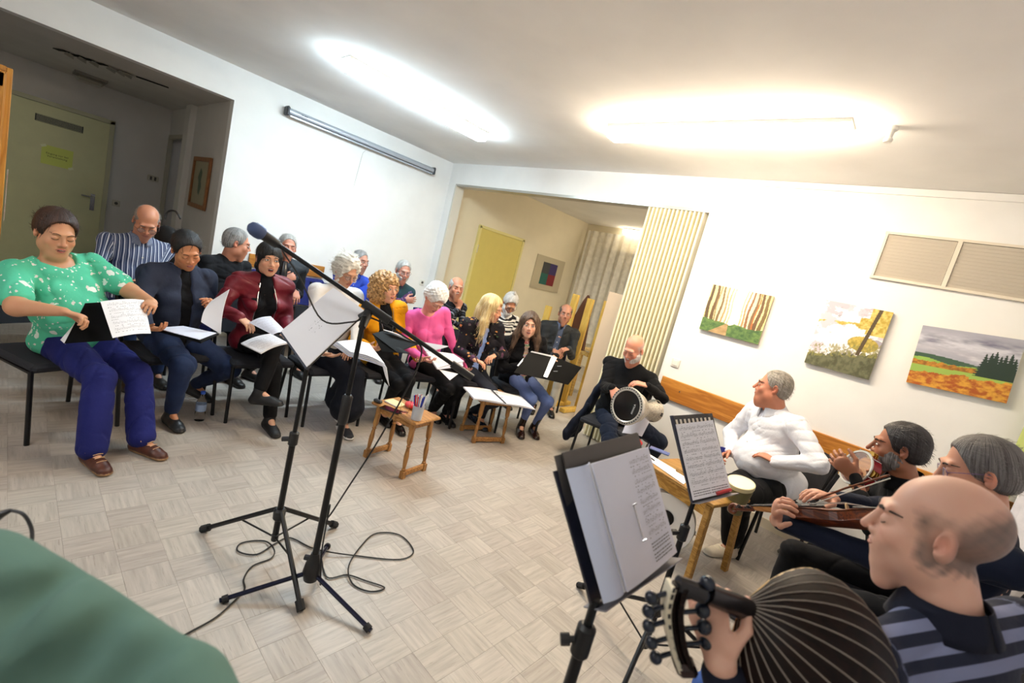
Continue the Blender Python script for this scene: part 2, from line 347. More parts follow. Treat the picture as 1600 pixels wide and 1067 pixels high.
la = thing('hall_lamp', 'unlit square ceiling lamp above the hall door', 'lamp', (-8.2, .62, 2.57)); B('lamp_base', mat('lamp_grey', '8f8a82', .6), la, (-8.2, .62, 2.56), (.3, .3, .03)); B('diffuser', mat('dull_glass', 'a39d90', .3), la, (-8.2, .62, 2.515), (.26, .26, .06), bev=.03)
# framed map on the hall side wall
pf = thing('framed_picture', 'brown wooden frame with a small map on the hall side wall', 'picture', (-6.72, YO-.02, 1.66)); fw = wood('frame_brown', '7a4a22', '9c6534', 2)
for a, b_, c, d in ((-6.72, 1.93, .72, .05), (-6.72, 1.38, .72, .05)): B('frame_rail', fw, pf, (a, YO-.018, b_), (c, .03, d), bev=.006)
for x in (-7.06, -6.38): B('frame_rail', fw, pf, (x, YO-.018, 1.655), (.05, .03, .52), bev=.006)
B('sheet', mat('map_paper', 'a79f83', .6), pf, (-6.72, YO-.008, 1.655), (.64, .01, .5))
MB().prism([(-6.75+a, YO-.014, 1.66+b) for a, b in ((0, .17), (.07, .12), (.05, .02), (.09, -.05), (.03, -.15), (-.03, -.12), (-.04, 0), (-.09, .06))], (0, -.001, 0)).build('map_shape', mat('map_green', '5c6b58', .7), pf)
# pine cupboard at the left edge
pc = thing('pine_cupboard', 'tall orange pine cupboard edge in front of the olive door', 'cupboard', (-5.1, -.5, 0)); pine = wood('pine', 'b5741f', 'd09238', .8)
B('side_panel', pine, pc, (-5.05, -.02, 1.02), (.6, .03, 2.04), bev=.004); B('side_panel', pine, pc, (-5.05, -1.1, 1.02), (.6, .03, 2.04), bev=.004); B('top_panel', pine, pc, (-5.05, -.56, 2.03), (.58, 1.05, .03))
for y, wd in ((-.29, .52), (-.83, .52)):
    d = B('door', pine, pc, (-4.745, y, 1.03), (.022, wd, 1.96), bev=.004)
    for z in (.1, 1.0, 1.96): B('rail', pine, d, (-4.728, y, z), (.014, wd-.02, .1), bev=.004)
    for s in (-1, 1): B('stile', pine, d, (-4.728, y+s*(wd/2-.04), 1.03), (.014, .07, 1.94), bev=.004)
ps = tag(B('pinned_sheet', mat('pin_sheet', 'd6d3cc', .6, col2='c08b7c', vscale=30), None, (-4.90, .006, 1.22), (.22, .004, .34)), 'narrow printed sheet pinned to the side of the pine cupboard', 'sheet')
# ---------------------------------------------------------------- projection screen case
sc_ = thing('projection_screen', 'rolled up projection screen in a silver case high on the wall', 'projection screen', (XA+.05, 3.07, 2.63)); silver = mat('screen_case', 'b7bec8', .35, .3)
MB().lathe((XA+.075, 2.06, 2.665), (0, 1, 0), [(.038, 0), (.04, .01), (.04, 2.02), (.038, 2.03)], 16).build('case', silver, sc_, smooth=True); B('bottom_bar', silver, sc_, (XA+.10, 3.075, 2.62), (.016, 2.0, .016)); B('slot', mat('screen_dark', '2c2e34', .5), sc_, (XA+.103, 3.075, 2.636), (.012, 2.0, .006))
for y in (2.045, 4.105): B('end_cap', mat('screen_dark'), sc_, (XA+.07, y, 2.665), (.1, .035, .1), bev=.012)
letters('maker_print', 'ne ara', mat('screen_dark'), sc_, (XA+.116, 2.22, 2.675), (0, 1, 0), (-.2, 0, 1), .03)
wr = mat('pull_cord', 'd9d9d4', .6); tag(MB().tube([(XA+.1, 3.05, 2.61), (XA+.03, 3.03, 2.55), (XA+.02, 3.0, 2.1)], .0025, 5).build('pull_cord', wr), 'thin white pull cord hanging below the rolled screen', 'cord')
# ---------------------------------------------------------------- ceiling lights
def tube_light(name, label, x0, y0, x1, y1, colr, z=ZC, group=None, wid=.17):
    a = V(x0, y0, z); b_ = V(x1, y1, z); d = nrm(b_-a); n = V(-d[1], d[0], 0); L = float(np.linalg.norm(b_-a)); t = thing(name, label, 'ceiling light', (a+b_)/2, group)
    B('housing', mat('lamp_white', 'e8e6e0', .5), t, (a+b_)/2-V(0, 0, .012), (L, wid, .024), X=d, Y=n)
    k = 'tube_'+name+str(colr[1]); em = mat(k, 'ffffff', .4, emit=((colr[0]), colr[1]))
    mb = MB(); w_ = wid/2; pr = [(-w_, -.025), (-w_*.96, -.07), (-w_*.75, -.095), (w_*.75, -.095), (w_*.96, -.07), (w_, -.025)]
    mb.prism([a+d*.01+n*p+V(0, 0, q) for p, q in pr], d*(L-.02)); mb.build('diffuser', em, t); return t
tube_light('ceiling_light', 'long cool white ceiling tube light in front of the projection screen', -4.0, 1.76, -4.0, 3.33, COOL)
tube_light('ceiling_light', 'long warm ceiling tube light above the drummers, glowing brightest', -2.36, 3.27, -.70, 3.27, WARM)
tube_light('ceiling_light', 'added fill tube light behind the camera', -2.6, -.9, -1.0, -.9, ((.97, .98, 1), 27.0)); tube_light('ceiling_light', 'warm small ceiling light in the room beyond the opening', *atz(977, 357, ZC)[:2], *(atz(977, 357, ZC)[:2]+V(1.3, 0)), ((1, .9, .72), 16.0)); tube_light('ceiling_light', 'added warm fill light for the far room, unseen behind the painting wall', -2.2, 5.9, -.7, 5.9, ((1, .88, .68), 70.0))  # first and last are unseen fill lamps, added to brighten foreground and far room
sm = thing('ceiling_sensor', 'small white sensor on the ceiling beside the warm tube light', 'sensor', (-.52, 3.33, ZC)); MB().lathe((-.52, 3.33, ZC), (0, 0, -1), [(.03, 0), (.03, .02), (.018, .03), (.016, .06), (.024, .07), (.02, .085)], 14).build('housing', mat('lamp_white'), sm, smooth=True)
# ---------------------------------------------------------------- louvre
lv = thing('wall_louvre', 'long two-part grey louvre vent high on the painting wall', 'vent', (0, YB, 2.39)); lb = mat('louvre_slat', 'd3c9b8', .55); lf = mat('louvre_frame', 'e2d8c6', .6)
B('recess', mat('louvre_back', '4a4038', .9), lv, (-.02, YB-.002, 2.39), (.94, .004, .335))
for z in (2.56, 2.222): B('frame', lf, lv, (-.02, YB-.012, z), (.97, .024, .018))
for x in (-.492, -.075, .46): B('frame', lf, lv, (x, YB-.013, 2.39), (.026 if x == -.075 else .016, .026, .34))
for x0, x1 in ((-.482, -.09), (-.06, .45)):
    for k in range(13): B('slat', lb, lv, ((x0+x1)/2, YB-.014, 2.24+k*.0245), (x1-x0, .0295, .003), X=(1, 0, 0), Y=(0, .45, -.8))
# ---------------------------------------------------------------- wood rails on the walls
orange = wood('rail_wood', 'a0601c', 'c98838', .7, 0)
rl = thing('wall_rail', 'orange varnished wood rail on the wall behind the drummers', 'rail', (-.5, YB, .84)); B('board', orange, rl, ((-1.83+XC)/2, YB-.014, .84), (XC+1.83, .028, .205), bev=.004)
for x in (-1.62, -.9, -.25, .3): MB().lathe((x, YB-.028, .85), (0, -1, 0), [(.008, 0), (.007, .003), (.002, .004)], 10).build('screw', mat('chrome'), rl)
rl2 = thing('wall_rail', 'short orange varnished wood rail on the wall below the projection screen', 'rail', (XA, 3, .95)); B('board', wood('rail_wood_2', 'a0601c', 'c98838', .7, 1), rl2, (XA+.014, 2.37, .94), (.028, .9, .15), bev=.004)
# ---------------------------------------------------------------- paintings
LAT = np.random.default_rng(3).uniform(-1, 1, (64, 64))
def vnoise(x, y):
    x = np.asarray(x, float)+0*y; y = np.asarray(y, float)+0*x; i = np.floor(x).astype(int); j = np.floor(y).astype(int); a = x-i; b = y-j; a = a*a*(3-2*a); b = b*b*(3-2*b); L = lambda p, q: LAT[p % 64, q % 64]
    return (L(i, j)*(1-a)+L(i+1, j)*a)*(1-b)+(L(i, j+1)*(1-a)+L(i+1, j+1)*a)*b
def pnoise(x, y, s=0): return (vnoise(x+s*7.3, y+s*3.1)+.5*vnoise(x*2.1+5, y*2.1+s)+.3*vnoise(x*4.3, y*4.3+9)+.2*vnoise(x*9, y*9))*.85
def mixc(a, b, t): t = np.clip(t, 0, 1)[..., None]; return a*(1-t)+b*t
L3 = lambda h: V(lin(h)[:3])
def canvas(name, label, x0, x1, z0, z1, tilt, fn, nx=150, nz=110, th=.028):
    t = thing(name, label, 'painting', ((x0+x1)/2, YB-.015, (z0+z1)/2)); c = V((x0+x1)/2, YB-.02, (z0+z1)/2); X = V(math.cos(tilt), 0, math.sin(tilt)); Z = V(-math.sin(tilt), 0, math.cos(tilt)); w_, h_ = x1-x0, z1-z0
    B('stretcher', mat('canvas_side', 'b9ac8e', .8), t, c, (w_, th, h_), X=X, Y=(0, 1, 0), Z=Z)
    U, W = np.meshgrid(np.linspace(0, 1, nx), np.linspace(0, 1, nz)); P = c[None, None]+(U[..., None]-.5)*X*w_+(W[..., None]-.5)*Z*h_+V(0, -th/2-.0008, 0)
    col = fn(U, W); I = np.arange(nx*nz).reshape(nz, nx); q = np.stack([I[:-1, :-1], I[:-1, 1:], I[1:, 1:], I[1:, :-1]], -1).reshape(-1, 4)
    me = raw_mesh('picture', P.reshape(-1, 3)-wl(t), q, mat('oil_paint', 'ffffff', .5, attr='col', bump=.15, bscale=140), True, {'col': ('FLOAT_COLOR', np.concatenate([np.clip(col, 0, 1), np.ones(U.shape+(1,))], -1).reshape(-1, 4))}); link('picture', me, t)
def p_forest(U, W):
    c = mixc(L3('f3e9b4'), L3('fffbe6'), np.exp(-((U-.52)/.2)**2)+0*U); c = mixc(c, L3('d9c56a'), np.clip(np.abs(U-.5)*1.6-.25, 0, 1)*(W > .3))
    for k, (x, wd, d) in enumerate(((.03, .03, '5c4a35'), (.13, .03, '6a5238'), (.24, .02, '7a6244'), (.31, .014, 'a8895c'), (.37, .01, 'c2a26c'), (.66, .014, 'b08a5c'), (.72, .02, '8a5f42'), (.8, .022, '7d6246'), (.88, .028, '6b5138'), (.96, .03, '75603c'), (.42, .008, 'd3b983'), (.61, .009, 'd0b178'), (.17, .012, '94805a'), (.83, .012, 'b8703c'))):
        xx = x+(.5-x)*.05*(1-W)+.01*np.sin(W*9+k); c = mixc(c, L3(d), (np.abs(U-xx) < wd*(.7+.5*(1-W)))*(W > .22+.03*np.sin(U*20))*1.0)
    g = W < .25+.05*pnoise(U*5, W*5)+.05*np.abs(U-.45); c = mixc(c, mixc(L3('6d8a4a'), L3('3f5e38'), .5+.6*pnoise(U*20, W*22)), g*1.0)
    pth = (np.abs(U-.42+.5*(.22-W)) < .28*(.28-W)*2.0)*(W < .24); return mixc(c, mixc(L3('c2a275'), L3('9b8055'), .5+.5*pnoise(U*14, W*30)), pth*1.0)
def p_lake(U, W):
    c = mixc(L3('f4eef0'), L3('cfc6cf'), (pnoise(U*4, W*7, 2) > .25)*1.0); c = mixc(c, L3('a9a2ad'), (pnoise(U*3+1, W*9, 4) > .55)*1.0)
    c = mixc(c, L3('c4b9c4'), (W > .82)*(pnoise(U*4, W*6) > -.1)*1.0)
    b1 = (W > .70+.03*pnoise(U*6, 0))*(W < .80-.1*(1-U)+.08*(U > .6)) + (W > .62)*(U > .72); c = mixc(c, mixc(L3('b99b3a'), L3('e0cf7a'), .5+.8*pnoise(U*26, W*30)), (b1 > 0)*1.0)
    b2 = ((U-.75)**2/.05+(W-.47)**2/.012 < 1); c = mixc(c, mixc(L3('9a8a3a'), L3('cdb455'), .5+.8*pnoise(U*26, W*30, 1)), b2*1.0)
    sh = W < .16+.22*U+.04*pnoise(U*14, W*9); c = mixc(c, mixc(L3('4f5138'), L3('6f6f52'), .5+.9*pnoise(U*22, W*20)), sh*1.0)
    sh2 = (W < .27+.2*U+.05*np.abs(np.sin(U*60+W*9)))*(W > .12+.2*U)*(pnoise(U*40, W*40) > -.1); c = mixc(c, L3('8f8a4c'), sh2*.8)
    tr = np.abs(U-(.70+.17*W)+.03) < .028; return mixc(c, L3('54452f'), tr*(W > .3)*1.0)
def p_autumn(U, W):
    n = pnoise(U*4, W*14, 1); c = mixc(L3('d6d6de'), L3('77768a'), .45+.75*n*np.exp(-((W-.78)/.12)**2)+.1); c = mixc(c, L3('e4e2e6'), (W < .68)*(W > .5)*.6*(.5+n))
    hill = W < .50+.05*np.sin(U*3+1.2)-.03*U; c = mixc(c, L3('3f5c48'), hill*1.0)
    g = W < .47-.06*U+.02*np.sin(U*12); c = mixc(c, mixc(L3('84b04a'), L3('a4c65c'), .5+.5*pnoise(U*6, W*12)), g*1.0)
    tr = (W < .43-.02*U+.02*pnoise(U*30, W*12))*(W > .34); c = mixc(c, mixc(L3('c98a2e'), L3('8f5d22'), .5+.8*pnoise(U*30, W*40)), tr*(U < .75)*1.0)
    g2 = (W < .34+.02*U)*(W > .22); c = mixc(c, L3('9ab955'), g2*1.0)
    fg = W < .22+.13*U+.02*pnoise(U*20, 1)-.04*(U > .6); c = mixc(c, mixc(L3('a8541c'), L3('dca23a'), .5+.9*pnoise(U*18, W*26, 3)), fg*1.0)
    fi = np.zeros_like(U)
    for k, x in enumerate((.70, .75, .79, .84, .88, .93, .97)): fi = np.maximum(fi, (np.abs(U-x) < .035*(.72+.03*(k % 3)-W)/.25*1.3*(1+.3*np.sin(W*160)))*(W > .33)*(W < .70+.03*(k % 3)))
    return mixc(c, L3('26392e'), fi*1.0)
canvas('wall_painting', 'smallest painting, sunlit forest path between tall brown tree trunks', -1.625, -1.095, 1.488, 1.922, .005, p_forest)
canvas('wall_painting', 'tall middle painting of a pale lake with yellow banks and leaning trunk', -.72, -.282, 1.452, 1.982, .008, p_lake)
canvas('wall_painting', 'autumn field painting under heavy grey clouds with dark firs', -.085, .43, 1.53, 1.955, .07, p_autumn)
bt = tag(MB().box((-1.78, YB-.006, 1.1), (.085, .012, .085), bev=.004).build('light_switch', mat('switch_white', 'e9e6dc', .4)), 'white light switch on the wall above the wood rail end', 'switch'); 
_p = aty(1056, 567, YB); bt.location = (float(_p[0]+1.78), 0, float(_p[2]-1.1)); B('rocker', mat('switch_white'), bt, (-1.78, YB-.014, 1.1), (.055, .006, .055), bev=.002)
# ---------------------------------------------------------------- folding partition
fp = thing('folding_partition', 'cream folding partition pushed to the side of the opening', 'partition', (-2.2, YB+.05, 0)); fm = mat('partition_vinyl', 'e6deba', .5, var=.03)
nf = 28; xs = np.linspace(-1.90, -2.52, nf+1)
for k in range(nf):
    y0, y1 = (YB-.02, YB+.13) if k % 2 else (YB+.13, YB-.02); a = V(xs[k], y0, 0); b_ = V(xs[k+1], y1, 0); d = nrm(b_-a); n = V(-d[1], d[0], 0)
    B('panel', mat('partition_vinyl_%d' % (0 if k < 2 else 1), 'c9c6b6' if k < 2 else 'e6deba', .5), fp, (a+b_)/2+V(0, 0, 1.29), (float(np.linalg.norm(b_-a)), .012, 2.55), X=d, Y=n)
for k in range(0, nf, 2): MB().tube([(xs[k+1], YB-.025, .02), (xs[k+1], YB-.025, 2.56)], .011, 8).build('hinge', mat('partition_hinge', 'efe8c8', .4), fp, smooth=True)
# ---------------------------------------------------------------- far room
yd = mat('yellow_door', 'd2c068', .5, var=.02); d2 = tag(MB().box((XA+.02, 5.83, 1.06), (.04, 1.06, 2.12)).build('door_2', yd), kind='structure'); f2 = MB(); [f2.box((XA+.025, y, 1.07), (.06, .045, 2.15)) for y in (5.28, 6.38)]; f2.box((XA+.025, 5.83, 2.14), (.06, 1.14, .045)); f2.build('door_frame', mat('yellow_frame', 'ddd08a', .5), d2); MB().tube([(XA+.05, 5.31, 1.7), (XA+.05, 5.31, 1.84)], .009).build('hinge', mat('chrome'), d2)
pq = thing('square_picture', 'beige framed picture with four dark colour squares', 'picture', (XA+.02, 7.33, 1.66)); B('mount', mat('linen', 'b9ad92', .8, bump=.2, bscale=200), pq, (XA+.025, 7.335, 1.66), (.025, .90, .66))
for (dy, dz, hx) in ((-.11, .1, '3a3c40'), (.11, .1, '3a2f63'), (-.11, -.1, '1d5a52'), (.11, -.1, '7a2028')): B('colour_field', mat('field_'+hx, hx, .6), pq, (XA+.039, 7.335+dy*1.05, 1.66+dz*1.1), (.003, .23, .22))
lace = mat('lace', 'f4eee2', .8, alpha=.74, var=.12, vscale=14)
def curtain(name, label, p0, p1, z0, z1, folds, amp, m, parent=None, seg=6):
    p0, p1 = V(p0[0], p0[1], 0), V(p1[0], p1[1], 0); d = nrm(p1-p0); n = V(-d[1], d[0], 0); nu = folds*seg
    fn = lambda u, v: p0+(p1-p0)*u+n*(amp*math.sin(u*folds*2*math.pi)*(.6+.4*v)+amp*.4*math.sin(u*folds*4.7+2*v))+V(0, 0, z1+(z0-z1)*v)
    return tag(MB().patch(fn, nu, 10).build(name, m, None, smooth=True), label, 'curtain')
curtain('lace_curtain', 'long lace curtain with soft folds across the far room window', (-5.75, 8.1), (-1.0, 8.1), .5, 2.75, 26, .035, lace)
# window behind the lace
wn = tag(MB().box((-3.4, YF-.01, 1.6), (4.2, .02, 1.7)).build('window_1', mat('night_glass', '3c3a35', .15)), kind='structure')
for x in (-5.5, -4.5, -3.4, -2.3, -1.3): B('window_frame', mat('win_frame', '8d8470', .5), wn, (x, YF-.03, 1.6), (.06, .03, 1.75))
for k in range(15): B('slat', mat('blind', 'c9c0aa', .6), wn, (-3.4, YF-.06, 1.5+k*.06), (4.2, .02, .035))
# easels, table, things on it
ye = wood('easel_wood', 'c29a3e', 'd8b458', 1)
for k, (px, py, py2, dep) in enumerate(((858, 478, 560, 6.3), (901, 460, 560, 6.1), (924, 467, 560, 6.0), (950, 471, 560, 5.9))):
    t = atd(px, py, dep); b_ = V(t[0]+.02, t[1], .0)
    e = thing('easel', ('easel post between the curly haired woman and the man in the dark jacket', 'easel post left of the brown hanging cloth', 'easel post right of the brown hanging cloth', 'easel post behind the pale board')[k], 'easel', (t[0], t[1], 0))
    B('post', ye, e, (t[0], t[1], t[2]/2), (.10, .035, t[2]), bev=.004); B('foot', ye, e, (t[0], t[1]-.1, .03), (.08, .5, .05), bev=.004)
cl = [atd(918, 461, 6.2), atd(911, 470, 6.2), atd(890, 506, 6.2), atd(888, 540, 6.2), atd(910, 548, 6.2), atd(922, 480, 6.2)]
tag(MB().prism(cl, (0, .05, 0)).build('hanging_cloth', mat('brown_cloth', '4a2c1e', .9, bump=.3, bscale=20)), 'dark brown tapering cloth hanging on an easel by the lace', 'cloth')
bx0 = atd(951, 512, 4.95); tag(MB().prism([V(-2.60, YB+.20, .02), V(-2.82, YB+.20, .02), V(-2.82, YB+.20, 1.62), V(-2.60, YB+.20, 1.62)], (.0, .03, 0)).build('pale_board', mat('board_pink', 'd0b89c', .7)), 'tall pale pink board standing behind the folding partition', 'board')
# ================================================================ figures: smooth surfaces grown round a posed skeleton
f32 = np.float32
def rc(a, b, ra, rb=None, fl=None):
    """tapered limb from a to b; fl = (axis, factor) flattens it across axis"""
    a = V(a).astype(f32); b = V(b).astype(f32); rb = ra if rb is None else rb; ba = b-a; L = max(float(ba@ba), 1e-9)
    if fl: n = nrm(fl[0]).astype(f32); s = f32(fl[1])
    def f(P):
        pa = P-a; h = np.clip(pa@ba/f32(L), 0, 1); q = pa-h[..., None]*ba
        if fl:
            c = q@n; d = np.sqrt(np.maximum((q*q).sum(-1)+c*c*(1/(s*s)-1), 1e-12)); return (d-(ra+(rb-ra)*h))*min(float(s), 1.)
        return np.sqrt((q*q).sum(-1))-(ra+(rb-ra)*h)
    r = max(ra, rb)*(max(1, float(s)) if fl else 1); return f, np.minimum(a, b)-r, np.maximum(a, b)+r
def el(c, rad, R=None):
    c = V(c).astype(f32); rad = V(rad).astype(f32); R = np.eye(3, dtype=f32) if R is None else np.stack(R, 1).astype(f32)
    def f(P):
        q = (P-c)@R; k0 = np.sqrt(((q/rad)**2).sum(-1)); k1 = np.sqrt(((q/(rad*rad))**2).sum(-1)); return k0*(k0-1)/np.maximum(k1, 1e-6)
    r = float(rad.max()); return f, c-r, c+r
def hs_(n, p):
    n = nrm(n).astype(f32); o = f32(np.dot(n, p)); return (lambda P: P@n-o), None, None
class Sdf:
    def __init__(s): s.p = []
    def add(s, prim, k=.02): s.p.append(('+', k)+prim); return s
    def sub(s, prim, k=.01): s.p.append(('-', k)+prim); return s
    def cut(s, prim, k=.006): s.p.append(('&', k)+prim); return s
    def mesh(s, v, disp=None, amp=.0):
        lo = np.min([p[3] for p in s.p if p[0] == '+'], 0)-.03; hi = np.max([p[4] for p in s.p if p[0] == '+'], 0)+.03
        nb = 8; bs = nb*v; n = np.ceil((hi-lo)/bs).astype(int); hd = bs*.87
        I = np.stack(np.meshgrid(*[np.arange(q) for q in n], indexing='ij'), -1).reshape(-1, 3); Cn = (lo+(I+.5)*bs).astype(f32)
        D = np.full(len(I), 9., f32); dc = []
        def comb(op, k, D, d):
            if op == '+': h = np.maximum(k-np.abs(D-d), 0)/k; return np.minimum(D, d)-h*h*k*.25
            if op == '-': d = -d
            h = np.maximum(k-np.abs(D-d), 0)/k; return np.maximum(D, d)+h*h*k*.25
        for op, k, f, _, _ in s.p: d = f(Cn); dc.append(d); D = comb(op, f32(k), D, d)
        keep = np.abs(D) < hd*1.35+amp+.012; I = I[keep]; dc = [d[keep] for d in dc]; m = len(I)
        g = np.arange(nb+1); G = np.stack(np.meshgrid(g, g, g, indexing='ij'), -1).reshape(-1, 3)
        P = (lo+(I[:, None, :]*nb+G[None])*v).astype(f32); D = np.full(P.shape[:2], 9., f32)
        for (op, k, f, _, _), d in zip(s.p, dc):
            th = hd*1.35+2*k+.012+amp; sel = (d > -th) if op == '&' else (d < th)
            if sel.any(): D[sel] = comb(op, f32(k), D[sel], f(P[sel]))
        if disp is not None: D += disp(P).astype(f32)
        D = D.reshape(m, nb+1, nb+1, nb+1); ins = D < 0
        cs = sum(ins[:, a:a+nb, b:b+nb, c:c+nb].astype(np.int8) for a in (0, 1) for b in (0, 1) for c in (0, 1))
        q = np.argwhere((cs > 0) & (cs < 8)); cor = [(a, b, c) for a in (0, 1) for b in (0, 1) for c in (0, 1)]
        vals = np.stack([D[q[:, 0], q[:, 1]+a, q[:, 2]+b, q[:, 3]+c] for a, b, c in cor], 1); acc = np.zeros((len(q), 3)); cnt = np.zeros(len(q))
        for i, A in enumerate(cor):
            for j, Bc in enumerate(cor):
                if j > i and sum(x != y for x, y in zip(A, Bc)) == 1:
                    x = vals[:, i]; y = vals[:, j]; c = (x < 0) != (y < 0); t = np.where(c, x/np.where(c, x-y, 1), 0); acc += c[:, None]*(V(A)+t[:, None]*(V(Bc)-V(A))); cnt += c
        gi = I[q[:, 0]]*nb+q[:, 1:]; vert = lo+(gi+acc/cnt[:, None])*v; N = n*nb+2
        key = (gi[:, 0]*N[1]+gi[:, 1])*N[2]+gi[:, 2]; o = np.argsort(key); key = key[o]; vert = vert[o]; F = []
        for ax in range(3):
            a = [slice(0, nb)]*3; b = list(a); b[ax] = slice(1, nb+1); s0 = ins[(slice(None),)+tuple(a)]; s1 = ins[(slice(None),)+tuple(b)]
            e = np.argwhere(s0 != s1); gg = I[e[:, 0]]*nb+e[:, 1:]; u, w_ = [(1, 2), (2, 0), (0, 1)][ax]; du = np.zeros(3, int); dw = np.zeros(3, int); du[u] = 1; dw[w_] = 1
            cc = [gg-du-dw, gg-dw, gg, gg-du]; idx = []; ok = np.ones(len(gg), bool)
            for c in cc:
                kk = (c[:, 0]*N[1]+c[:, 1])*N[2]+c[:, 2]; p = np.minimum(np.searchsorted(key, kk), len(key)-1); ok &= key[p] == kk; idx.append(p)
            f = np.stack(idx, 1); fl = ~s0[tuple(e.T)]; f[fl] = f[fl][:, ::-1]; F.append(f[ok])
        return vert, np.concatenate(F)

def folds(amp, seed=0, fr=34, dirv=(.3, .2, 1)):
    r = np.random.default_rng(seed); ks = r.normal(size=(5, 3))*fr*.55+np.outer(r.choice([-1, 1], 5), nrm(dirv))*fr*.7; ph = r.uniform(0, 6, 5); wv = r.normal(size=(5, 3))*fr*.35
    def f(P):
        o = 0
        for i in range(5): o = o+np.sin(P@ks[i].astype(f32)*(1+.35*i)+ph[i]+1.4*np.sin(P@wv[i].astype(f32)))/(1+.45*i)
        return o*f32(amp/2.2)
    return f

def creases(amp, seed=0, fr=30, dirv=(0, 0, 1)):
    """soft swells with sharper folded lines between them"""
    base = folds(amp*.7, seed, fr, dirv); r = np.random.default_rng(seed+99); ks = r.normal(size=(4, 3))*fr*.5+np.outer(r.choice([-1, 1], 4), nrm(dirv))*fr*.6; wv = r.normal(size=(4, 3))*fr*.22; ph = r.uniform(0, 6, 4); mk = r.normal(size=(4, 3))*8
    def f(P):
        o = base(P)
        for i in range(4):
            m_ = np.clip(np.sin(P@mk[i].astype(f32)+ph[i]*2)*1.6, 0, 1); o = o+(1-np.abs(np.sin((P@ks[i].astype(f32))*.8+ph[i]+1.6*np.sin(P@wv[i].astype(f32)))))**4*m_*f32(amp*1.7)
        return o
    return f

class Frame:
    def __init__(s, o, l, f, u, sc=1): s.o = V(o); s.l, s.f, s.u, s.s = nrm(l), nrm(f), nrm(u), sc
    def __call__(s, l, f, u): return s.o+(s.l*l+s.f*f+s.u*u)*s.s
    def R(s): return (s.l, s.f, s.u)
    def loc(s, P): q = P-s.o; return np.stack([q@s.l, q@s.f, q@s.u], -1)/s.s

def head_sdf(S_, H, fc, fem):
    s = H.s; R = H.R(); e = lambda c, r, k=.02: S_.add(el(H(*c), V(r)*s, R), k*s)
    fat = fc.get('fat', 0); jw = -.004 if fem else .003
    e((0, -.018, .040), (.074, .094, .084)); e((0, .028, -.032), (.060+.006*fat, .064, .084), .03)
    e((0, .067, -.098), (.025+.006*fat, .022, .021), .035)
    for q in (-1, 1):
        e((q*(.042+.006*fat), .008, -.062), (.020+jw+.004*fat, .034, .032), .03); e((q*.036, .064, -.026), (.024, .020, .022), .02)
        e((q*.024, .084, .026), (.024, .010, .009), .018)
    for q in (-1, 1):
        S_.sub(el(H(q*.032, .100, .004), V(.019, .014, .012)*s, R), .014*s); S_.add(el(H(q*.031, .077, .003), V(.0155, .0145, .0135)*s, R), .006*s)
        S_.add(el(H(q*.077, -.010, -.004), V(.010, .019, .033)*s, (nrm(H.l*1+H.f*-.35*q), nrm(H.f+H.l*.35*q), H.u)), .006*s); S_.sub(el(H(q*.0860, -.005, .004), V(.0085, .0095, .018)*s, R), .003*s); S_.sub(el(H(q*.0860, .002, -.012), V(.008, .006, .007)*s, R), .003*s)
    nz = fc.get('nose', 1.0); S_.add(rc(H(0, .088, .016), H(0, .088+.021*nz, -.028), .0065*s, .0100*s), .012*s)
    for q in (-1, 1): S_.add(el(H(q*.0125, .094, -.033), V(.0085, .011, .0085)*s, R), .006*s)
    op = fc.get('open', 0)
    e((0, .078, -.058), (.030, .016, .022), .02)
    S_.add(rc(H(-.019, .086, -.056), H(.019, .086, -.056), .0062*s, .0062*s), .008*s); S_.add(rc(H(-.015, .085, -.069-op*.010), H(.015, .085, -.069-op*.010), .0068*s), .008*s)
    if op: S_.sub(el(H(0, .100, -.0625-op*.005), V(.015, .014, .002+op*.0045)*s, R), .003*s)
    if fem == 0: S_.add(el(H(0, .060, -.135), V(.02, .02, .02)*s, R), .03)

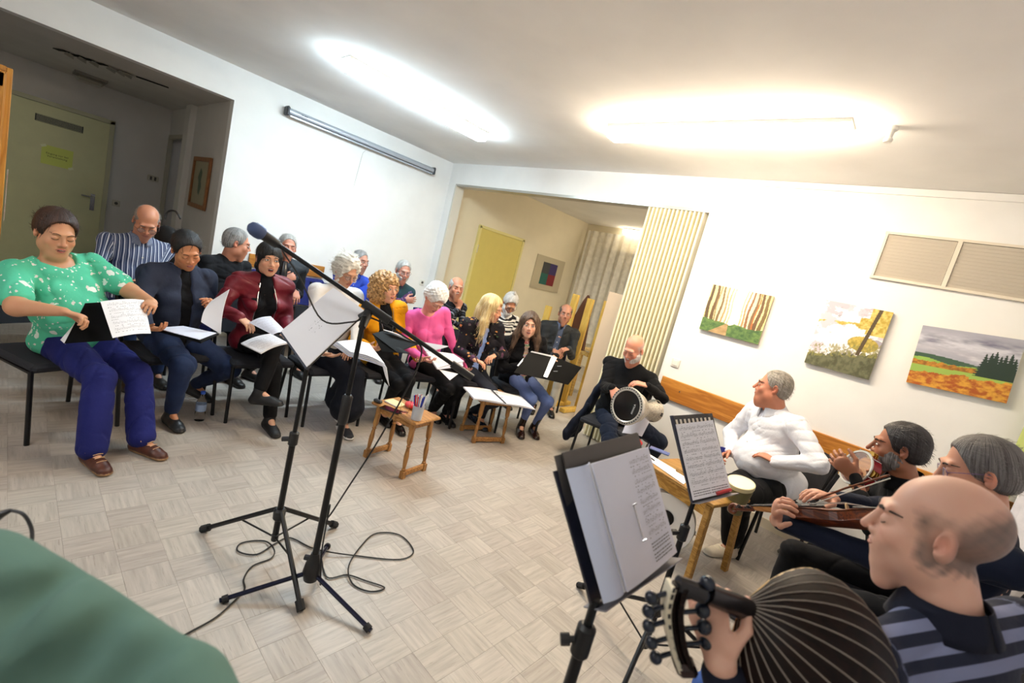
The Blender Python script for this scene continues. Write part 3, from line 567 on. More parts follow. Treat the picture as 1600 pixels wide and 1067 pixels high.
def hair_prims(S_, H, st, th=.008):
    s = H.s; R = H.R(); E = lambda c, r: el(H(*c), V(r)*s, R)
    def cap(t, k=.01): S_.add(E((0, -.018, .040), (.075+t, .095+t, .086+t)), k)
    if st in ('short', 'crew'):
        cap(th); S_.add(E((0, -.055, -.01), (.066+th, .05+th, .065)), .03); S_.sub(E((0, .110, -.020), (.100, .095, .118)), .008)
        for q in (-1, 1): S_.sub(E((q*.088, .018, -.035), (.024, .045, .05)), .008)
        S_.cut(hs_(-H.u, H(0, 0, -.062)), .02)
    if st == 'rim':
        cap(th); S_.add(E((0, -.05, -.01), (.066+th, .045+th, .06)), .03); S_.sub(E((0, .035, .125), (.078, .125, .092)), .015); S_.sub(E((0, .110, -.020), (.100, .095, .118)), .008)
        for q in (-1, 1): S_.sub(E((q*.088, .018, -.035), (.024, .045, .05)), .008)
        S_.cut(hs_(-H.u, H(0, 0, -.062)), .02)
    if st in ('pulled', 'bun', 'topknot'):
        cap(th+.003); S_.add(E((0, -.05, -.005), (.066+th, .05+th, .06)), .03); S_.sub(E((0, .112, -.020), (.100, .095, .120)), .008)
        for q in (-1, 1): S_.sub(E((q*.092, .012, -.04), (.03, .045, .05)), .008)
        S_.cut(hs_(-H.u, H(0, 0, -.062)), .02)
        if st == 'pulled': S_.add(E((0, -.115, -.01), (.035, .03, .04)), .02); S_.add(rc(H(0, -.12, -.01), H(.0, -.11, -.14), .026, .014), .02)
        if st == 'bun': S_.add(E((.0, -.11, .02), (.045, .03, .045)), .02)
        if st == 'topknot': S_.add(E((0, -.03, .140), (.022, .022, .02)), .008)
    if st == 'bangs':
        cap(th+.004); S_.add(E((0, -.06, -.02), (.07, .05, .08)), .03); S_.sub(E((0, .128, -.034), (.070, .080, .096)), .01)
        for q in (-1, 1): S_.add(rc(H(q*.072, .03, .03), H(q*.078, .018, -.06), .014, .006), .02)
        S_.add(E((0, -.12, -.04), (.05, .05, .07)), .03); S_.add(rc(H(.0, -.13, -.05), H(.02, -.12, -.2), .04, .02), .03)
    if st == 'perm':
        S_.add(E((0, -.02, .05), (.098, .115, .098)), .01); S_.add(E((0, -.06, -.01), (.085, .07, .08)), .03); S_.sub(E((0, .135, -.020), (.080, .090, .108)), .015); S_.cut(hs_(-H.u, H(0, 0, -.08)), .03)
    if st == 'curly':
        S_.add(E((0, -.03, .03), (.128, .125, .118)), .01); S_.add(E((0, -.04, -.06), (.135, .095, .1)), .05); S_.sub(E((0, .135, -.035), (.064, .105, .092)), .012); S_.sub(E((0, .12, -.15), (.07, .1, .09)), .02)
    if st in ('long', 'wavy'):
        w_ = .02 if st == 'wavy' else .008; cap(th+.008); S_.add(E((0, -.06, -.04), (.085+w_, .06, .11)), .03)
        for q in (-1, 1):
            S_.add(rc(H(q*.074, .01, .05), H(q*(.085+w_), .01, -.12), .024, .034), .03); S_.add(rc(H(q*(.085+w_), .01, -.12), H(q*(.10+w_), .03, -.24), .034, .022), .03)
        S_.add(rc(H(0, -.08, -.05), H(0, -.09, -.22), .075, .06), .04); S_.sub(E((0, .124, -.016), (.070, .086, .110)), .008); S_.sub(E((0, .125, -.07), (.058, .080, .09)), .008)
    if st == 'wispy':
        cap(th+.012); S_.add(E((0, -.06, -.01), (.085, .065, .075)), .03); S_.add(E((0, -.10, .06), (.05, .04, .045)), .02)
        for q in (-1, 1): S_.add(rc(H(q*.07, .045, .05), H(q*.078, .055, -.07), .012, .006), .02)
        S_.sub(E((0, .124, -.016), (.078, .088, .110)), .01); S_.cut(hs_(-H.u, H(0, 0, -.10)), .02)

def hand_sdf(S_, W, d, n, side, curl=.4, s=1.0, spread=.5, thumb=1.0, link_=True):
    """palm, four fingers bent at each knuckle, thumb from the side; side=+1 left hand"""
    d = nrm(d); n = nrm(V(n)-d*np.dot(n, d)); t = nrm(np.cross(n, d) if side > 0 else np.cross(d, n)); W = V(W)
    S_.add(rc(W+d*.012*s, W+d*.068*s, .029*s, .037*s, (n, .42)), .012); S_.add(rc(W+d*.03*s+t*.016*s+n*.006*s, W+d*.05*s+t*.01*s+n*.006*s, .016*s), .012)
    for off, ln, rr in ((.029, .076, .0088), (.0098, .083, .0090), (-.0098, .077, .0086), (-.028, .061, .0078)):
        p = W+d*(.078-abs(off)*.18)*s+t*off*s; a = 0; dd = nrm(d+t*off*spread*6); rad = rr*s
        for j, (fr, kk) in enumerate(((.44, .75), (.30, 1.15), (.26, .8))):
            a += curl*kk; q = p+(dd*math.cos(a)+n*math.sin(a))*ln*fr*s; S_.add(rc(p, q, rad, rad*.93), .0035); p = q; rad *= .93
    p = W+d*.022*s+t*.024*s+n*.004*s; d1 = nrm(d*.62+t*.72*thumb+n*(.2+.35*curl)); q = p+d1*.044*s; S_.add(rc(p, q, .0125*s, .0105*s), .01)
    d2 = nrm(d*.9+t*(.30*thumb-.25*curl)+n*(.15+.6*curl)); r = q+d2*.03*s; S_.add(rc(q, r, .0102*s, .0092*s), .004); S_.add(rc(r, r+nrm(d2+n*.15*curl)*.022*s, .0092*s, .0072*s), .003)

def ik(a, c, l1, l2, pole):
    a, c = V(a), V(c); d = c-a; L = np.linalg.norm(d); k = max(1, L/((l1+l2)*.985)); l1 *= k; l2 *= k; u = d/L
    x = (l1*l1-l2*l2+L*L)/(2*L); h = math.sqrt(max(l1*l1-x*x, 0)); p = V(pole)-u*np.dot(pole, u); return a+u*x+nrm(p)*h

def seglocal(P, segs):
    """garment coordinates: across and along the nearest body segment"""
    best = np.full(len(P), 9.); out = np.zeros((len(P), 3))
    for a, b, r, off, fr, kind in segs:
        ba = b-a; L = np.linalg.norm(ba); h = np.clip((P-a)@ba/L/L, 0, 1); q = P-a-h[:, None]*ba; d = np.linalg.norm(q, axis=1)-r; m = d < best; best[m] = d[m]
        if kind == 't':
            z_ = (P-a)@fr[2]; f_ = (P-a)@fr[1]; w_ = np.clip((z_-.68*L)/(.22*L), 0, 1); o = np.stack([(P-a)@fr[0], off+z_+f_*1.1*w_*w_*(3-2*w_), f_], 1)
        else:
            x = q@fr[0]; y = q@fr[1]; o = np.stack([.3+np.arctan2(y, x)*r, off+h*L, np.ones(len(P))], 1)
        out[m] = o[m]
    return out

# ---------------------------------------------------------------- cloth patterns
def cloth(key, col='444444', pat=None, rough=.85, **k):
    if key in MATS: return MATS[key]
    m, nt, b = newmat(key); N = nt.nodes; Lk = nt.links; b.inputs['Roughness'].default_value = rough; b.inputs['Specular IOR Level'].default_value = k.get('spec', .2)
    b.inputs['Sheen Weight'].default_value = k.get('sheen', .04); b.inputs['Sheen Roughness'].default_value = .4
    tc = N.new('ShaderNodeTexCoord'); ga = N.new('ShaderNodeAttribute'); ga.attribute_name = 'gc'
    sp = N.new('ShaderNodeSeparateXYZ'); Lk.new(ga.outputs['Vector'], sp.inputs[0])
    def math_(op, a, b_=None, c=None):
        n = N.new('ShaderNodeMath'); n.operation = op
        for i, x in enumerate((a, b_, c)):
            if x is None: continue
            if isinstance(x, (int, float)): n.inputs[i].default_value = x
            else: Lk.new(x, n.inputs[i])
        return n.outputs[0]
    def mix(f, a, c):
        n = N.new('ShaderNodeMix'); n.data_type = 'RGBA'
        if isinstance(f, (int, float)): n.inputs['Factor'].default_value = f
        else: Lk.new(f, n.inputs['Factor'])
        for nm, x in (('A', a), ('B', c)):
            if isinstance(x, str): n.inputs[nm].default_value = lin(x)
            else: Lk.new(x, n.inputs[nm])
        return n.outputs['Result']
    def noise(scale, det=3, vec=None):
        n = N.new('ShaderNodeTexNoise'); n.inputs['Scale'].default_value = scale; n.inputs['Detail'].default_value = det; Lk.new(vec or tc.outputs['Object'], n.inputs['Vector']); return n.outputs['Fac']
    def stripe(x, per, duty, off=0): return math_('LESS_THAN', math_('FRACT', math_('ADD', math_('DIVIDE', x, per), off+10)), duty)
    X, Y = sp.outputs[0], sp.outputs[1]
    if pat is None: out = mix(noise(5), col, k.get('col2', col))
    elif pat == 'vstripe': out = mix(stripe(X, k['per'], k['duty']), col, k['c2']); out = mix(math_('MULTIPLY', stripe(X, k['per'], .12, .55), .5), out, 'a9b4cc')
    elif pat == 'hstripe': out = mix(stripe(Y, k['per'], k['duty'], k.get('off', 0)), col, k['c2'])
    elif pat == 'hstripe2':
        out = mix(stripe(Y, k['per'], .2), col, k['c2']); out = mix(stripe(Y, k['per'], .1, .5), out, k['c3'])
    elif pat == 'rainbow':
        cr = N.new('ShaderNodeValToRGB'); cr.color_ramp.interpolation = 'CONSTANT'; cs = ['b8472f', 'd9a23a', '7c6bb0', 'e0c34a', '4f9a6a', 'c23f3f', '8a78b8', '9ab04a']; e = cr.color_ramp.elements
        e[0].color = lin(cs[0]); e[1].position = 1/8; e[1].color = lin(cs[1])
        for i in range(2, 8): q = e.new(i/8); q.color = lin(cs[i])
        Lk.new(math_('FRACT', math_('ADD', math_('DIVIDE', Y, .11), 5)), cr.inputs[0]); out = mix(.3, cr.outputs[0], 'b0a0a0'); out = mix(stripe(math_('ADD', Y, math_('MULTIPLY', math_('SINE', math_('MULTIPLY', X, 300)), .0025)), .014, .3), out, 'd8cbbd')
    elif pat == 'plaid':
        out = mix(math_('MULTIPLY', stripe(X, .09, .4), .6), col, k['c2']); out = mix(math_('MULTIPLY', stripe(Y, .09, .4), .6), out, k['c2']); out = mix(math_('MULTIPLY', stripe(X, .09, .05, .3), .6), out, '9a94b8'); out = mix(math_('MULTIPLY', stripe(Y, .09, .05, .3), .6), out, '9a94b8')
    elif pat == 'floral':
        out = mix(noise(4), col, k.get('col2', col))
        for sc, th, cc, dens in k['spots']:
            v = N.new('ShaderNodeTexVoronoi'); v.inputs['Scale'].default_value = sc
            nv = N.new('ShaderNodeTexNoise'); nv.inputs['Scale'].default_value = sc*1.6; Lk.new(tc.outputs['Object'], nv.inputs['Vector']); vm = N.new('ShaderNodeVectorMath'); vm.operation = 'SCALE'; vm.inputs['Scale'].default_value = .9/sc; Lk.new(nv.outputs['Color'], vm.inputs[0]); va = N.new('ShaderNodeVectorMath'); Lk.new(tc.outputs['Object'], va.inputs[0]); Lk.new(vm.outputs[0], va.inputs[1]); Lk.new(va.outputs[0], v.inputs['Vector'])
            sc3 = N.new('ShaderNodeSeparateColor'); Lk.new(v.outputs['Color'], sc3.inputs[0])
            out = mix(math_('MULTIPLY', math_('LESS_THAN', v.outputs['Distance'], th), math_('LESS_THAN', sc3.outputs[0], dens)), out, cc)
    elif pat == 'denim': out = mix(math_('MULTIPLY', noise(7), .9), col, k['c2'])
    Lk.new(out, b.inputs['Base Color'])
    nn = noise(k.get('bs', 420), 2); bp = N.new('ShaderNodeBump'); bp.inputs['Strength'].default_value = k.get('bump', .25); bp.inputs['Distance'].default_value = .001; Lk.new(nn, bp.inputs['Height'])
    b2 = N.new('ShaderNodeBump'); b2.inputs['Strength'].default_value = k.get('fold', .5); b2.inputs['Distance'].default_value = .012; Lk.new(noise(14, 3), b2.inputs['Height']); Lk.new(bp.outputs[0], b2.inputs['Normal']); Lk.new(b2.outputs[0], b.inputs['Normal'])
    MATS[key] = m; return m

def skinmat():
    if 'skin' in MATS: return MATS['skin']
    m, nt, b = newmat('skin'); N = nt.nodes; Lk = nt.links; a = N.new('ShaderNodeAttribute'); a.attribute_name = 'col'; tc = N.new('ShaderNodeTexCoord')
    n = N.new('ShaderNodeTexNoise'); n.inputs['Scale'].default_value = 22; n.inputs['Detail'].default_value = 4; Lk.new(tc.outputs['Object'], n.inputs['Vector'])
    mx = N.new('ShaderNodeMix'); mx.data_type = 'RGBA'; mx.blend_type = 'MULTIPLY'; mx.inputs['B'].default_value = (1, .86, .82, 1); r = N.new('ShaderNodeMapRange'); r.inputs[1].default_value = .4; r.inputs[2].default_value = .8; r.inputs[4].default_value = .6
    Lk.new(n.outputs['Fac'], r.inputs[0]); Lk.new(r.outputs[0], mx.inputs['Factor']); Lk.new(a.outputs['Color'], mx.inputs['A']); Lk.new(mx.outputs['Result'], b.inputs['Base Color'])
    b.inputs['Roughness'].default_value = .48; b.inputs['Subsurface Weight'].default_value = .08; b.inputs['Subsurface Radius'].default_value = (.02, .008, .004); b.inputs['Subsurface Scale'].default_value = .3
    n2 = N.new('ShaderNodeTexNoise'); n2.inputs['Scale'].default_value = 260; Lk.new(tc.outputs['Object'], n2.inputs['Vector']); bp = N.new('ShaderNodeBump'); bp.inputs['Strength'].default_value = .12; bp.inputs['Distance'].default_value = .001; Lk.new(n2.outputs['Fac'], bp.inputs['Height']); Lk.new(bp.outputs[0], b.inputs['Normal'])
    MATS['skin'] = m; return m
def hairmat(key, c1, c2, rough=.5, curly=False):
    key = 'hair_'+key
    if key in MATS: return MATS[key]
    m, nt, b = newmat(key); N = nt.nodes; Lk = nt.links; a = N.new('ShaderNodeAttribute'); a.attribute_name = 'gc'; mp = N.new('ShaderNodeMapping'); mp.inputs['Scale'].default_value = (60, 60, 60) if curly else (24, 1, 9); Lk.new(a.outputs['Vector'], mp.inputs['Vector'])
    n = N.new('ShaderNodeTexNoise'); n.inputs['Scale'].default_value = 1; n.inputs['Detail'].default_value = 5; n.inputs['Distortion'].default_value = .6; Lk.new(mp.outputs[0], n.inputs['Vector'])
    r = N.new('ShaderNodeMapRange'); r.inputs[1].default_value = .35; r.inputs[2].default_value = .65; Lk.new(n.outputs['Fac'], r.inputs[0]); mx = N.new('ShaderNodeMix'); mx.data_type = 'RGBA'; mx.inputs['A'].default_value = lin(c1); mx.inputs['B'].default_value = lin(c2); Lk.new(r.outputs[0], mx.inputs['Factor']); Lk.new(mx.outputs['Result'], b.inputs['Base Color'])
    b.inputs['Roughness'].default_value = rough; bp = N.new('ShaderNodeBump'); bp.inputs['Strength'].default_value = .8; bp.inputs['Distance'].default_value = .004; Lk.new(n.outputs['Fac'], bp.inputs['Height']); Lk.new(bp.outputs[0], b.inputs['Normal']); MATS[key] = m; return m

# ---------------------------------------------------------------- a seated person
NP = [0]
def person(label, hip, az, head, look, group=None, fem=0, sc=1.0, fat=0, seat=.46, skin='c98f6f', face={}, hair='short', hairc=('brown', '3a2a1e', '5a4230'), hair_th=.008,
           top={}, coat=None, legs={}, shoes={}, L={}, Rr={}, fL=None, fR=None, v=.0055, roll=0, shw=None, glasses=None, beard=None, back=0, neckf=.03, hz=None, seed=None):
    NP[0] += 1; sd = seed or NP[0]; U = V(0, 0, 1); a_ = math.radians(az); F = V(math.cos(a_), math.sin(a_), 0); Lt0 = V(-math.sin(a_), math.cos(a_), 0)
    hip = V(hip[0], hip[1], seat+.085); head = V(head); root = thing('person', label, 'person', (hip[0], hip[1], 0), group); off = wl(root)
    hd = V(look); hf = nrm(hd); hl = nrm(np.cross(U, hf)); hu = nrm(np.cross(hf, hl)); rr = math.radians(roll); hl, hu = hl*math.cos(rr)+hu*math.sin(rr), hu*math.cos(rr)-hl*math.sin(rr)
    H = Frame(head, hl, hf, hu, sc*(1.0 if fem else 1.03)); s = sc*(.93 if fem else 1.0)
    nb = head-nrm(hu*.5+nrm(head-hip)*.9)*.150*s-F*neckf                          # base of the neck
    S = nrm(nb-hip); T = float(np.linalg.norm(nb-hip)); Lt = nrm(Lt0-S*np.dot(Lt0, S)); Ft = np.cross(Lt, S); Ft = Ft if np.dot(Ft, F) > 0 else -Ft
    if 'twist' in top: t_ = math.radians(top['twist']); Lt, Ft = Lt*math.cos(t_)-Ft*math.sin(t_)*-1, Ft*math.cos(t_)-Lt*math.sin(t_)
    TR = (Lt, Ft, S); shw = shw or (.168 if fem else .192)*sc*(1+.06*fat)
    sh = {q: nb-S*.062+Lt*q*shw-Ft*.005 for q in (1, -1)}
    loc = lambda q: hip+F*q[0]+Lt0*q[1]+U*(q[2]-hip[2])
    arms = {}
    for q, A in ((1, L), (-1, Rr)):
        Wp = V(A['w']) if 'w' in A else loc(A.get('p', (.38, .12*q, .66))); pole = A.get('pole', None); pole = (-U*.9-F*.35+Lt0*q*.30) if pole is None else F*pole[0]+Lt0*pole[1]+U*pole[2]
        E = ik(sh[q], Wp, .285*s, .25*s, pole); dv = A.get('d'); dv = (Wp-E) if dv is None else F*dv[0]+Lt0*dv[1]+U*dv[2]; nv = A.get('n', (0, 0, -1)); nv = F*nv[0]+Lt0*nv[1]+U*nv[2]
        arms[q] = (sh[q], E, Wp, nrm(dv), nv, A)
    lg = {}
    for q, A in ((1, fL), (-1, fR)):
        A = A or {}; An = V(A['a']) if 'a' in A else loc(A.get('p', (.46, .10*q, .09))); hj = hip+Lt0*q*.085*s-U*.01+F*.02
        K = ik(hj, An, .43*s, .40*s, F*.7+U*.8+Lt0*q*A.get('out', .05)); fd = A.get('d', (1, .12*q, 0)); fd = nrm(F*fd[0]+Lt0*fd[1]+U*fd[2]); lg[q] = (hj, K, An, fd)
    # --- body: head, neck, chest, arms and hands in one surface
    B_ = Sdf(); ck = .03
    c1 = (.150+.02*fat, .095+.02*fat, .17)
    B_.add(el(hip+S*.68*T, V(c1)*s, TR), ck); B_.add(el(hip+S*.30*T, V(.12, .09, .16)*s, TR), ck); B_.add(el(hip, V(.13, .10, .10)*s, TR), ck)
    for q in (1, -1):
        B_.add(rc(nb-S*.055, sh[q]-S*.012, .042*s, .038*s), .03); a, E, Wp, dv, nv, A = arms[q]; bare = top.get('bare', 0)
        ra = (.044+.010*fat)*s if bare else .030*s
        B_.add(rc(a, E, ra+.004, ra-.004), .02); B_.add(rc(E, Wp+nrm(E-Wp)*.0, ra-.003, .024*s), .015)
        hand_sdf(B_, Wp, dv, nv, q, A.get('curl', .45), s*A.get('hs', 1)*(.98 if fem else 1.04), A.get('spread', .5), A.get('thumb', 1))
        if 'skirt' in legs: B_.add(rc(lg[q][1], lg[q][2], .048, .03), .02)
        B_.add(rc(lg[q][0], lg[q][1], .05, .045), .03); B_.add(rc(lg[q][1], lg[q][2], .042, .029), .02); B_.add(rc(lg[q][2], lg[q][2]+lg[q][3]*.08-U*.045, .026, .020), .015)
    B_.add(rc(nb-S*.03, H(0, -.022, -.075), (.060 if fem == 0 else .050)*s*(1+.14*fat), (.054 if fem == 0 else .045)*s*(1+.18*fat)), .03)
    if fat > .6: B_.add(el(H(0, .04, -.115), V(.045, .04, .03)*s, H.R()), .04)
    HP = len(B_.p); head_sdf(B_, H, face, fem); vt, fs = B_.mesh(v)
    q = H.loc(vt); base = V(lin(skin)[:3]); col = np.tile(base, (len(vt), 1)); near = np.abs(q).max(1) < .16
    def blotch(c, r, cc, am):
        d = np.sqrt((((q-V(c))/V(r))**2).sum(1)); w_ = (np.clip(1.3-d, 0, 1)*am)[:, None]; col[:] = col*(1-w_)+V(cc)*w_
    red = base*V(1.0, .62, .58)
    for t in (-1, 1): blotch((t*.040, .075, -.030), (.022, .03, .020), red, .35*face.get('blush', 1)); blotch((t*.082, -.01, 0), (.02, .03, .035), red, .5)
    blotch((0, .11, -.03), (.016, .02, .014), red, .4)
    if not fem: blotch((0, .05, -.085), (.07, .07, .045), base*V(.78, .78, .80), .35*face.get('stub', 1))
    if 'crop' in face:
        nn = folds(1.0, sd+40, 70, hu)(vt.astype(f32))+folds(1.0, sd+41, 300, hu)(vt.astype(f32))*.5
        up_ = face['crop'][2] if len(face['crop']) > 2 else .055
        dz = np.clip((up_+.006*nn-q[:, 2]+np.clip(-q[:, 1]-.02, 0, 1)*.6)/.035, 0, 1)*np.clip((.034+.004*nn-q[:, 1]+np.clip(q[:, 2], 0, .05)*.3)/.018, 0, 1)*np.clip((q[:, 2]+.065+.01*nn)/.02, 0, 1)*(np.abs(q).max(1) < .14)
        dz *= 1-np.clip(1.35-np.sqrt((((np.abs(q)-V(.082, .008, .004))/V(.02, .022, .036))**2).sum(1)), 0, 1)
        w_ = (dz*face['crop'][1]*(.9+.08*nn)).clip(0, 1)[:, None]; col[:] = col*(1-w_)+V(lin(face['crop'][0])[:3])*w_
    if 'scalp' in face: blotch((0, -.05, .03), (.09, .08, .075), lin(face['scalp'])[:3], .55)
    body = raw_mesh('body', vt-off, fs, skinmat(), True, {'col': ('FLOAT_COLOR', np.concatenate([np.clip(col, 0, 1), np.ones((len(vt), 1))], 1))}); link('body', body, root)
    # --- face details, laid on the skin surface
    def sf(l, u, off=0.0):
        """point of the face surface at (l, u) of the head frame, raised by off"""
        fs_ = np.linspace(.135, .03, 106); X = np.stack([H(l, f_, u) for f_ in fs_]).astype(f32); r_ = np.full(len(X), 9., f32)
        for op_, k_, f_, lo_, hi_ in B_.p[HP:]:
            d_ = f_(X)
            if op_ == '+': h_ = np.maximum(k_-np.abs(r_-d_), 0)/k_; r_ = np.minimum(r_, d_)-h_*h_*k_*.25
            else: h_ = np.maximum(k_-np.abs(r_+d_), 0)/k_; r_ = np.maximum(r_, -d_)+h_*h_*k_*.25
        i_ = int((r_ < 0).argmax()) if (r_ < 0).any() else 60; return H(l, fs_[i_]+off, u)
    RH = np.stack(H.R(), 1)
    for t in (-1, 1):
        m_ = MB()
        if face.get('eyes', 'open') == 'open':
            c_ = sf(t*.031, .003, -.0035); ex = face.get('gaze', 0)*H.s; m_.ball(c_, V(.0125, .0060, .0058)*H.s, 8, (.72, .68, .64, 1), RH); m_.ball(c_+H.l*ex+H.f*.0030, V(.0060, .0036, .0056)*H.s, 6, lin(face.get('iris', '2a1a10')), RH)
            m_.build('eye', mat('eyeball', 'ffffff', .15, attr='col'), root, smooth=True, angle=0)
            m_ = MB(); m_.tube([sf(t*x, z, .0008) for x, z in ((.017, .002), (.023, .0085), (.031, .0105), (.039, .0085), (.046, .002))], .0012*H.s*(1.5 if fem else 1.1), 5)
        else: m_.tube([sf(t*x, z, .0004) for x, z in ((.018, -.001), (.024, -.0050), (.031, -.0065), (.038, -.0050), (.045, -.0005))], .0012*H.s*(1.6 if fem else 1.1), 5)
        m_.build('eyelash', mat('lash', '1c1310', .7), root)
        bz = .0245 if fem else .0225; th_ = face.get('brow', .0022 if fem else .0034); browm = mat('brow_'+face.get('browc', '2e211a'), face.get('browc', '2e211a'), .9)
        MB().tube([sf(t*x, bz+z, .0004) for x, z in ((.012, -.003), (.021, .002), (.032, .005), (.042, .004), (.050, -.001))], [.6*th_, th_, th_, th_*.8, th_*.3], 6, sq=1).build('eyebrow', browm, root, smooth=True)
    op = face.get('open', 0); mm = MB(); lc = lin(face.get('lip', 'a85f55')); zu, zl = -.0565, -.0650-op*.0095
    if op:
        mc_ = sf(0, (zu+zl)/2, -.001) if op < .4 else H(0, (sf(.0, zu+.003)-H.o)@H.f/H.s-.0045, (zu+zl)/2)
        mm.ball(mc_, V(.0185, .0060, .0015+.0052*op)*H.s, 8, (.03, .008, .008, 1), RH)
        if face.get('teeth', 1): mm.ball(mc_+H.u*(.0010+.0036*op)*H.s+H.f*.0035, V(.0125, .0028, .0020)*H.s, 6, (.75, .72, .66, 1), RH)
    lk = .0010 if fem else .0002; tk_ = 1.0 if fem else .8
    mm.tube([sf(x, zu+z, lk) for x, z in ((-.024, -.004), (-.013, .0), (-.004, .0018), (0, .0008), (.004, .0018), (.013, .0), (.024, -.004))], [v_*H.s*tk_ for v_ in (.0012, .0030, .0036, .0032, .0036, .0030, .0012)], 7, col=lc)
    fl0 = (sf(0, zu+.002)-H.o)@H.f/H.s
    mm.tube([H(x, fl0-dy, z) for x, dy, z in ((-.023, .009, zu-.0045), (-.013, .003, zl+.0015), (0, .0, zl), (.013, .003, zl+.0015), (.023, .009, zu-.0045))] if op > .4 else [sf(x, z, lk) for x, z in ((-.022, zu-.0045), (-.012, zl+.001), (0, zl), (.012, zl+.001), (.022, zu-.0045))], [v_*H.s*tk_ for v_ in (.0012, .0036, .0045, .0036, .0012)], 7, col=lc)
    mm.build('mouth', mat('mouth', 'ffffff', .4, attr='col'), root, smooth=True, angle=0)
    # --- hair, beard
    def hairmesh(name, Sd, mtl, vv, amp=.0, dsp=None, strands_=0):
        vt, fs = Sd.mesh(vv, dsp, amp)
        if not len(fs): return
        if strands_ and len(vt):
            r_ = np.random.default_rng(sd+5); ql = H.loc(vt); ok = np.argwhere((ql[:, 2] > -.07) | (hair in ('long', 'wavy')))[:, 0]; c0 = H(0, -.02, .02)
            idx = r_.choice(ok, strands_); nv_, nf_ = [], []; n0 = len(vt); seg = 5; lng = {'long': .10, 'wavy': .09, 'bangs': .05, 'wispy': .06, 'pulled': .05, 'bun': .05, 'topknot': .05}.get(hair, .030)
            for j_, i_ in enumerate(idx):
                p = vt[i_].copy(); l_, f_, u_ = ql[i_]; ln = lng*r_.uniform(.6, 1.3); rad = nrm(p-c0); rd = np.linalg.norm(p-c0)
                if hair in ('long', 'wavy') : fl = -H.u+.25*H.l*np.sign(l_)+.15*H.f
                elif hair == 'bangs': fl = -H.u+.4*H.f if f_ > .0 else -H.u-.4*H.f
                elif hair in ('pulled', 'bun', 'topknot'): fl = (H(0, -.12, .0) if hair != 'topknot' else H(0, -.03, .16))-p
                else: fl = -H.f*.9-H.u*(.5 if u_ < .09 else -.1)+H.l*.5*np.sign(l_)
                fl = nrm(fl+r_.normal(size=3)*(.16 if hair != 'wispy' else .35)); wdt = nrm(np.cross(fl, rad))*.0009
                for k_ in range(seg+1):
                    t_ = k_/seg; d_ = p+fl*ln*t_; rr_ = d_-c0; up_ = .0012+.0035*t_*(1 if hair != 'wispy' else 2.2)
                    if hair not in ('long', 'wavy') or u_ > .02: d_ = c0+nrm(rr_)*(rd+(np.linalg.norm(rr_)-rd)*.35)
                    d_ = d_+rad*up_; w_ = wdt*(1-.6*t_)*(1.2 if v < .0045 else 1.6); nv_ += [d_-w_, d_+w_]
                    if k_: b_ = n0+(j_*(seg+1)+k_)*2; nf_.append((b_-2, b_-1, b_+1, b_))
            vt = np.concatenate([vt, np.array(nv_)]); fs = np.concatenate([fs, np.array(nf_)])
        q = H.loc(vt); gcd = np.stack([np.arctan2(q[:, 0], q[:, 1]+.02)*.9, np.hypot(q[:, 0], q[:, 1]), q[:, 2]], 1); link(name, raw_mesh(name, vt-off, fs, mtl, True, {'gc': ('FLOAT_VECTOR', q if 'curly' in mtl.name or 'perm' in mtl.name else gcd)}), root)
    if hair:
        Hs = Sdf(); hair_prims(Hs, H, hair, hair_th); cur = hair in ('curly', 'perm'); hm = hairmat(hairc[0]+('_curly' if cur else ''), hairc[1], hairc[2], curly=cur)
        amp = {'curly': .010, 'perm': .004, 'wavy': .006, 'long': .004, 'wispy': .008}.get(hair, .0012); fr = {'curly': 120, 'perm': 110, 'wavy': 60, 'long': 45}.get(hair, 90)
        fd0 = folds(amp, sd, fr, hu); 
        def strands(P, amp=amp):
            q = H.loc(P); th = np.arctan2(q[..., 0], q[..., 1]+.02); return (np.sin(th*23+q[..., 2]*18+2*np.sin(q[..., 2]*25+th*3))*amp*.45+fd0(P)*.5)
        hairmesh('hair', Hs, hm, min(v, .005), amp*1.5, fd0 if cur or hair in ('short', 'crew', 'rim', 'wispy') else strands, 0 if cur else (700 if v < .0056 else 350))
    if beard:
        Bs = Sdf(); R = H.R(); e = lambda c, r, k=.01: Bs.add(el(H(*c), V(r)*H.s, R), k); t = beard.get('t', .004)
        if beard.get('full') or beard.get('chin'):
            e((0, .030, -.036), (.064+t, .066+t, .087+t)); e((0, .060, -.100), (.028+t, .022+t, .022+t), .03)
            for w_ in (-1, 1): e((w_*.045, .008, -.062), (.024+t, .036+t, .036+t), .02)
            if beard.get('long'): Bs.add(rc(H(0, .07, -.10), H(0, .085, -.10-beard['long']), .04, .018), .03)
            Bs.sub(el(H(0, .11, -.012), V(.078, .06, .046)*H.s, R), .008); Bs.sub(el(H(0, .105, -.063), V(.019, .03, .008+.006*op)*H.s, R), .004); Bs.cut(hs_(H.u, H(0, 0, -.012)), .02)
        if beard.get('mus', 1): Bs.add(rc(H(-.028, .084, -.055), H(0, .096, -.0475), .005, .0075), .004); Bs.add(rc(H(.028, .084, -.055), H(0, .096, -.0475), .005, .0075), .004)
        hairmesh('beard', Bs, hairmat(*beard['c']), min(v, .0045), .002, folds(.0025, sd+3, 150, hu))
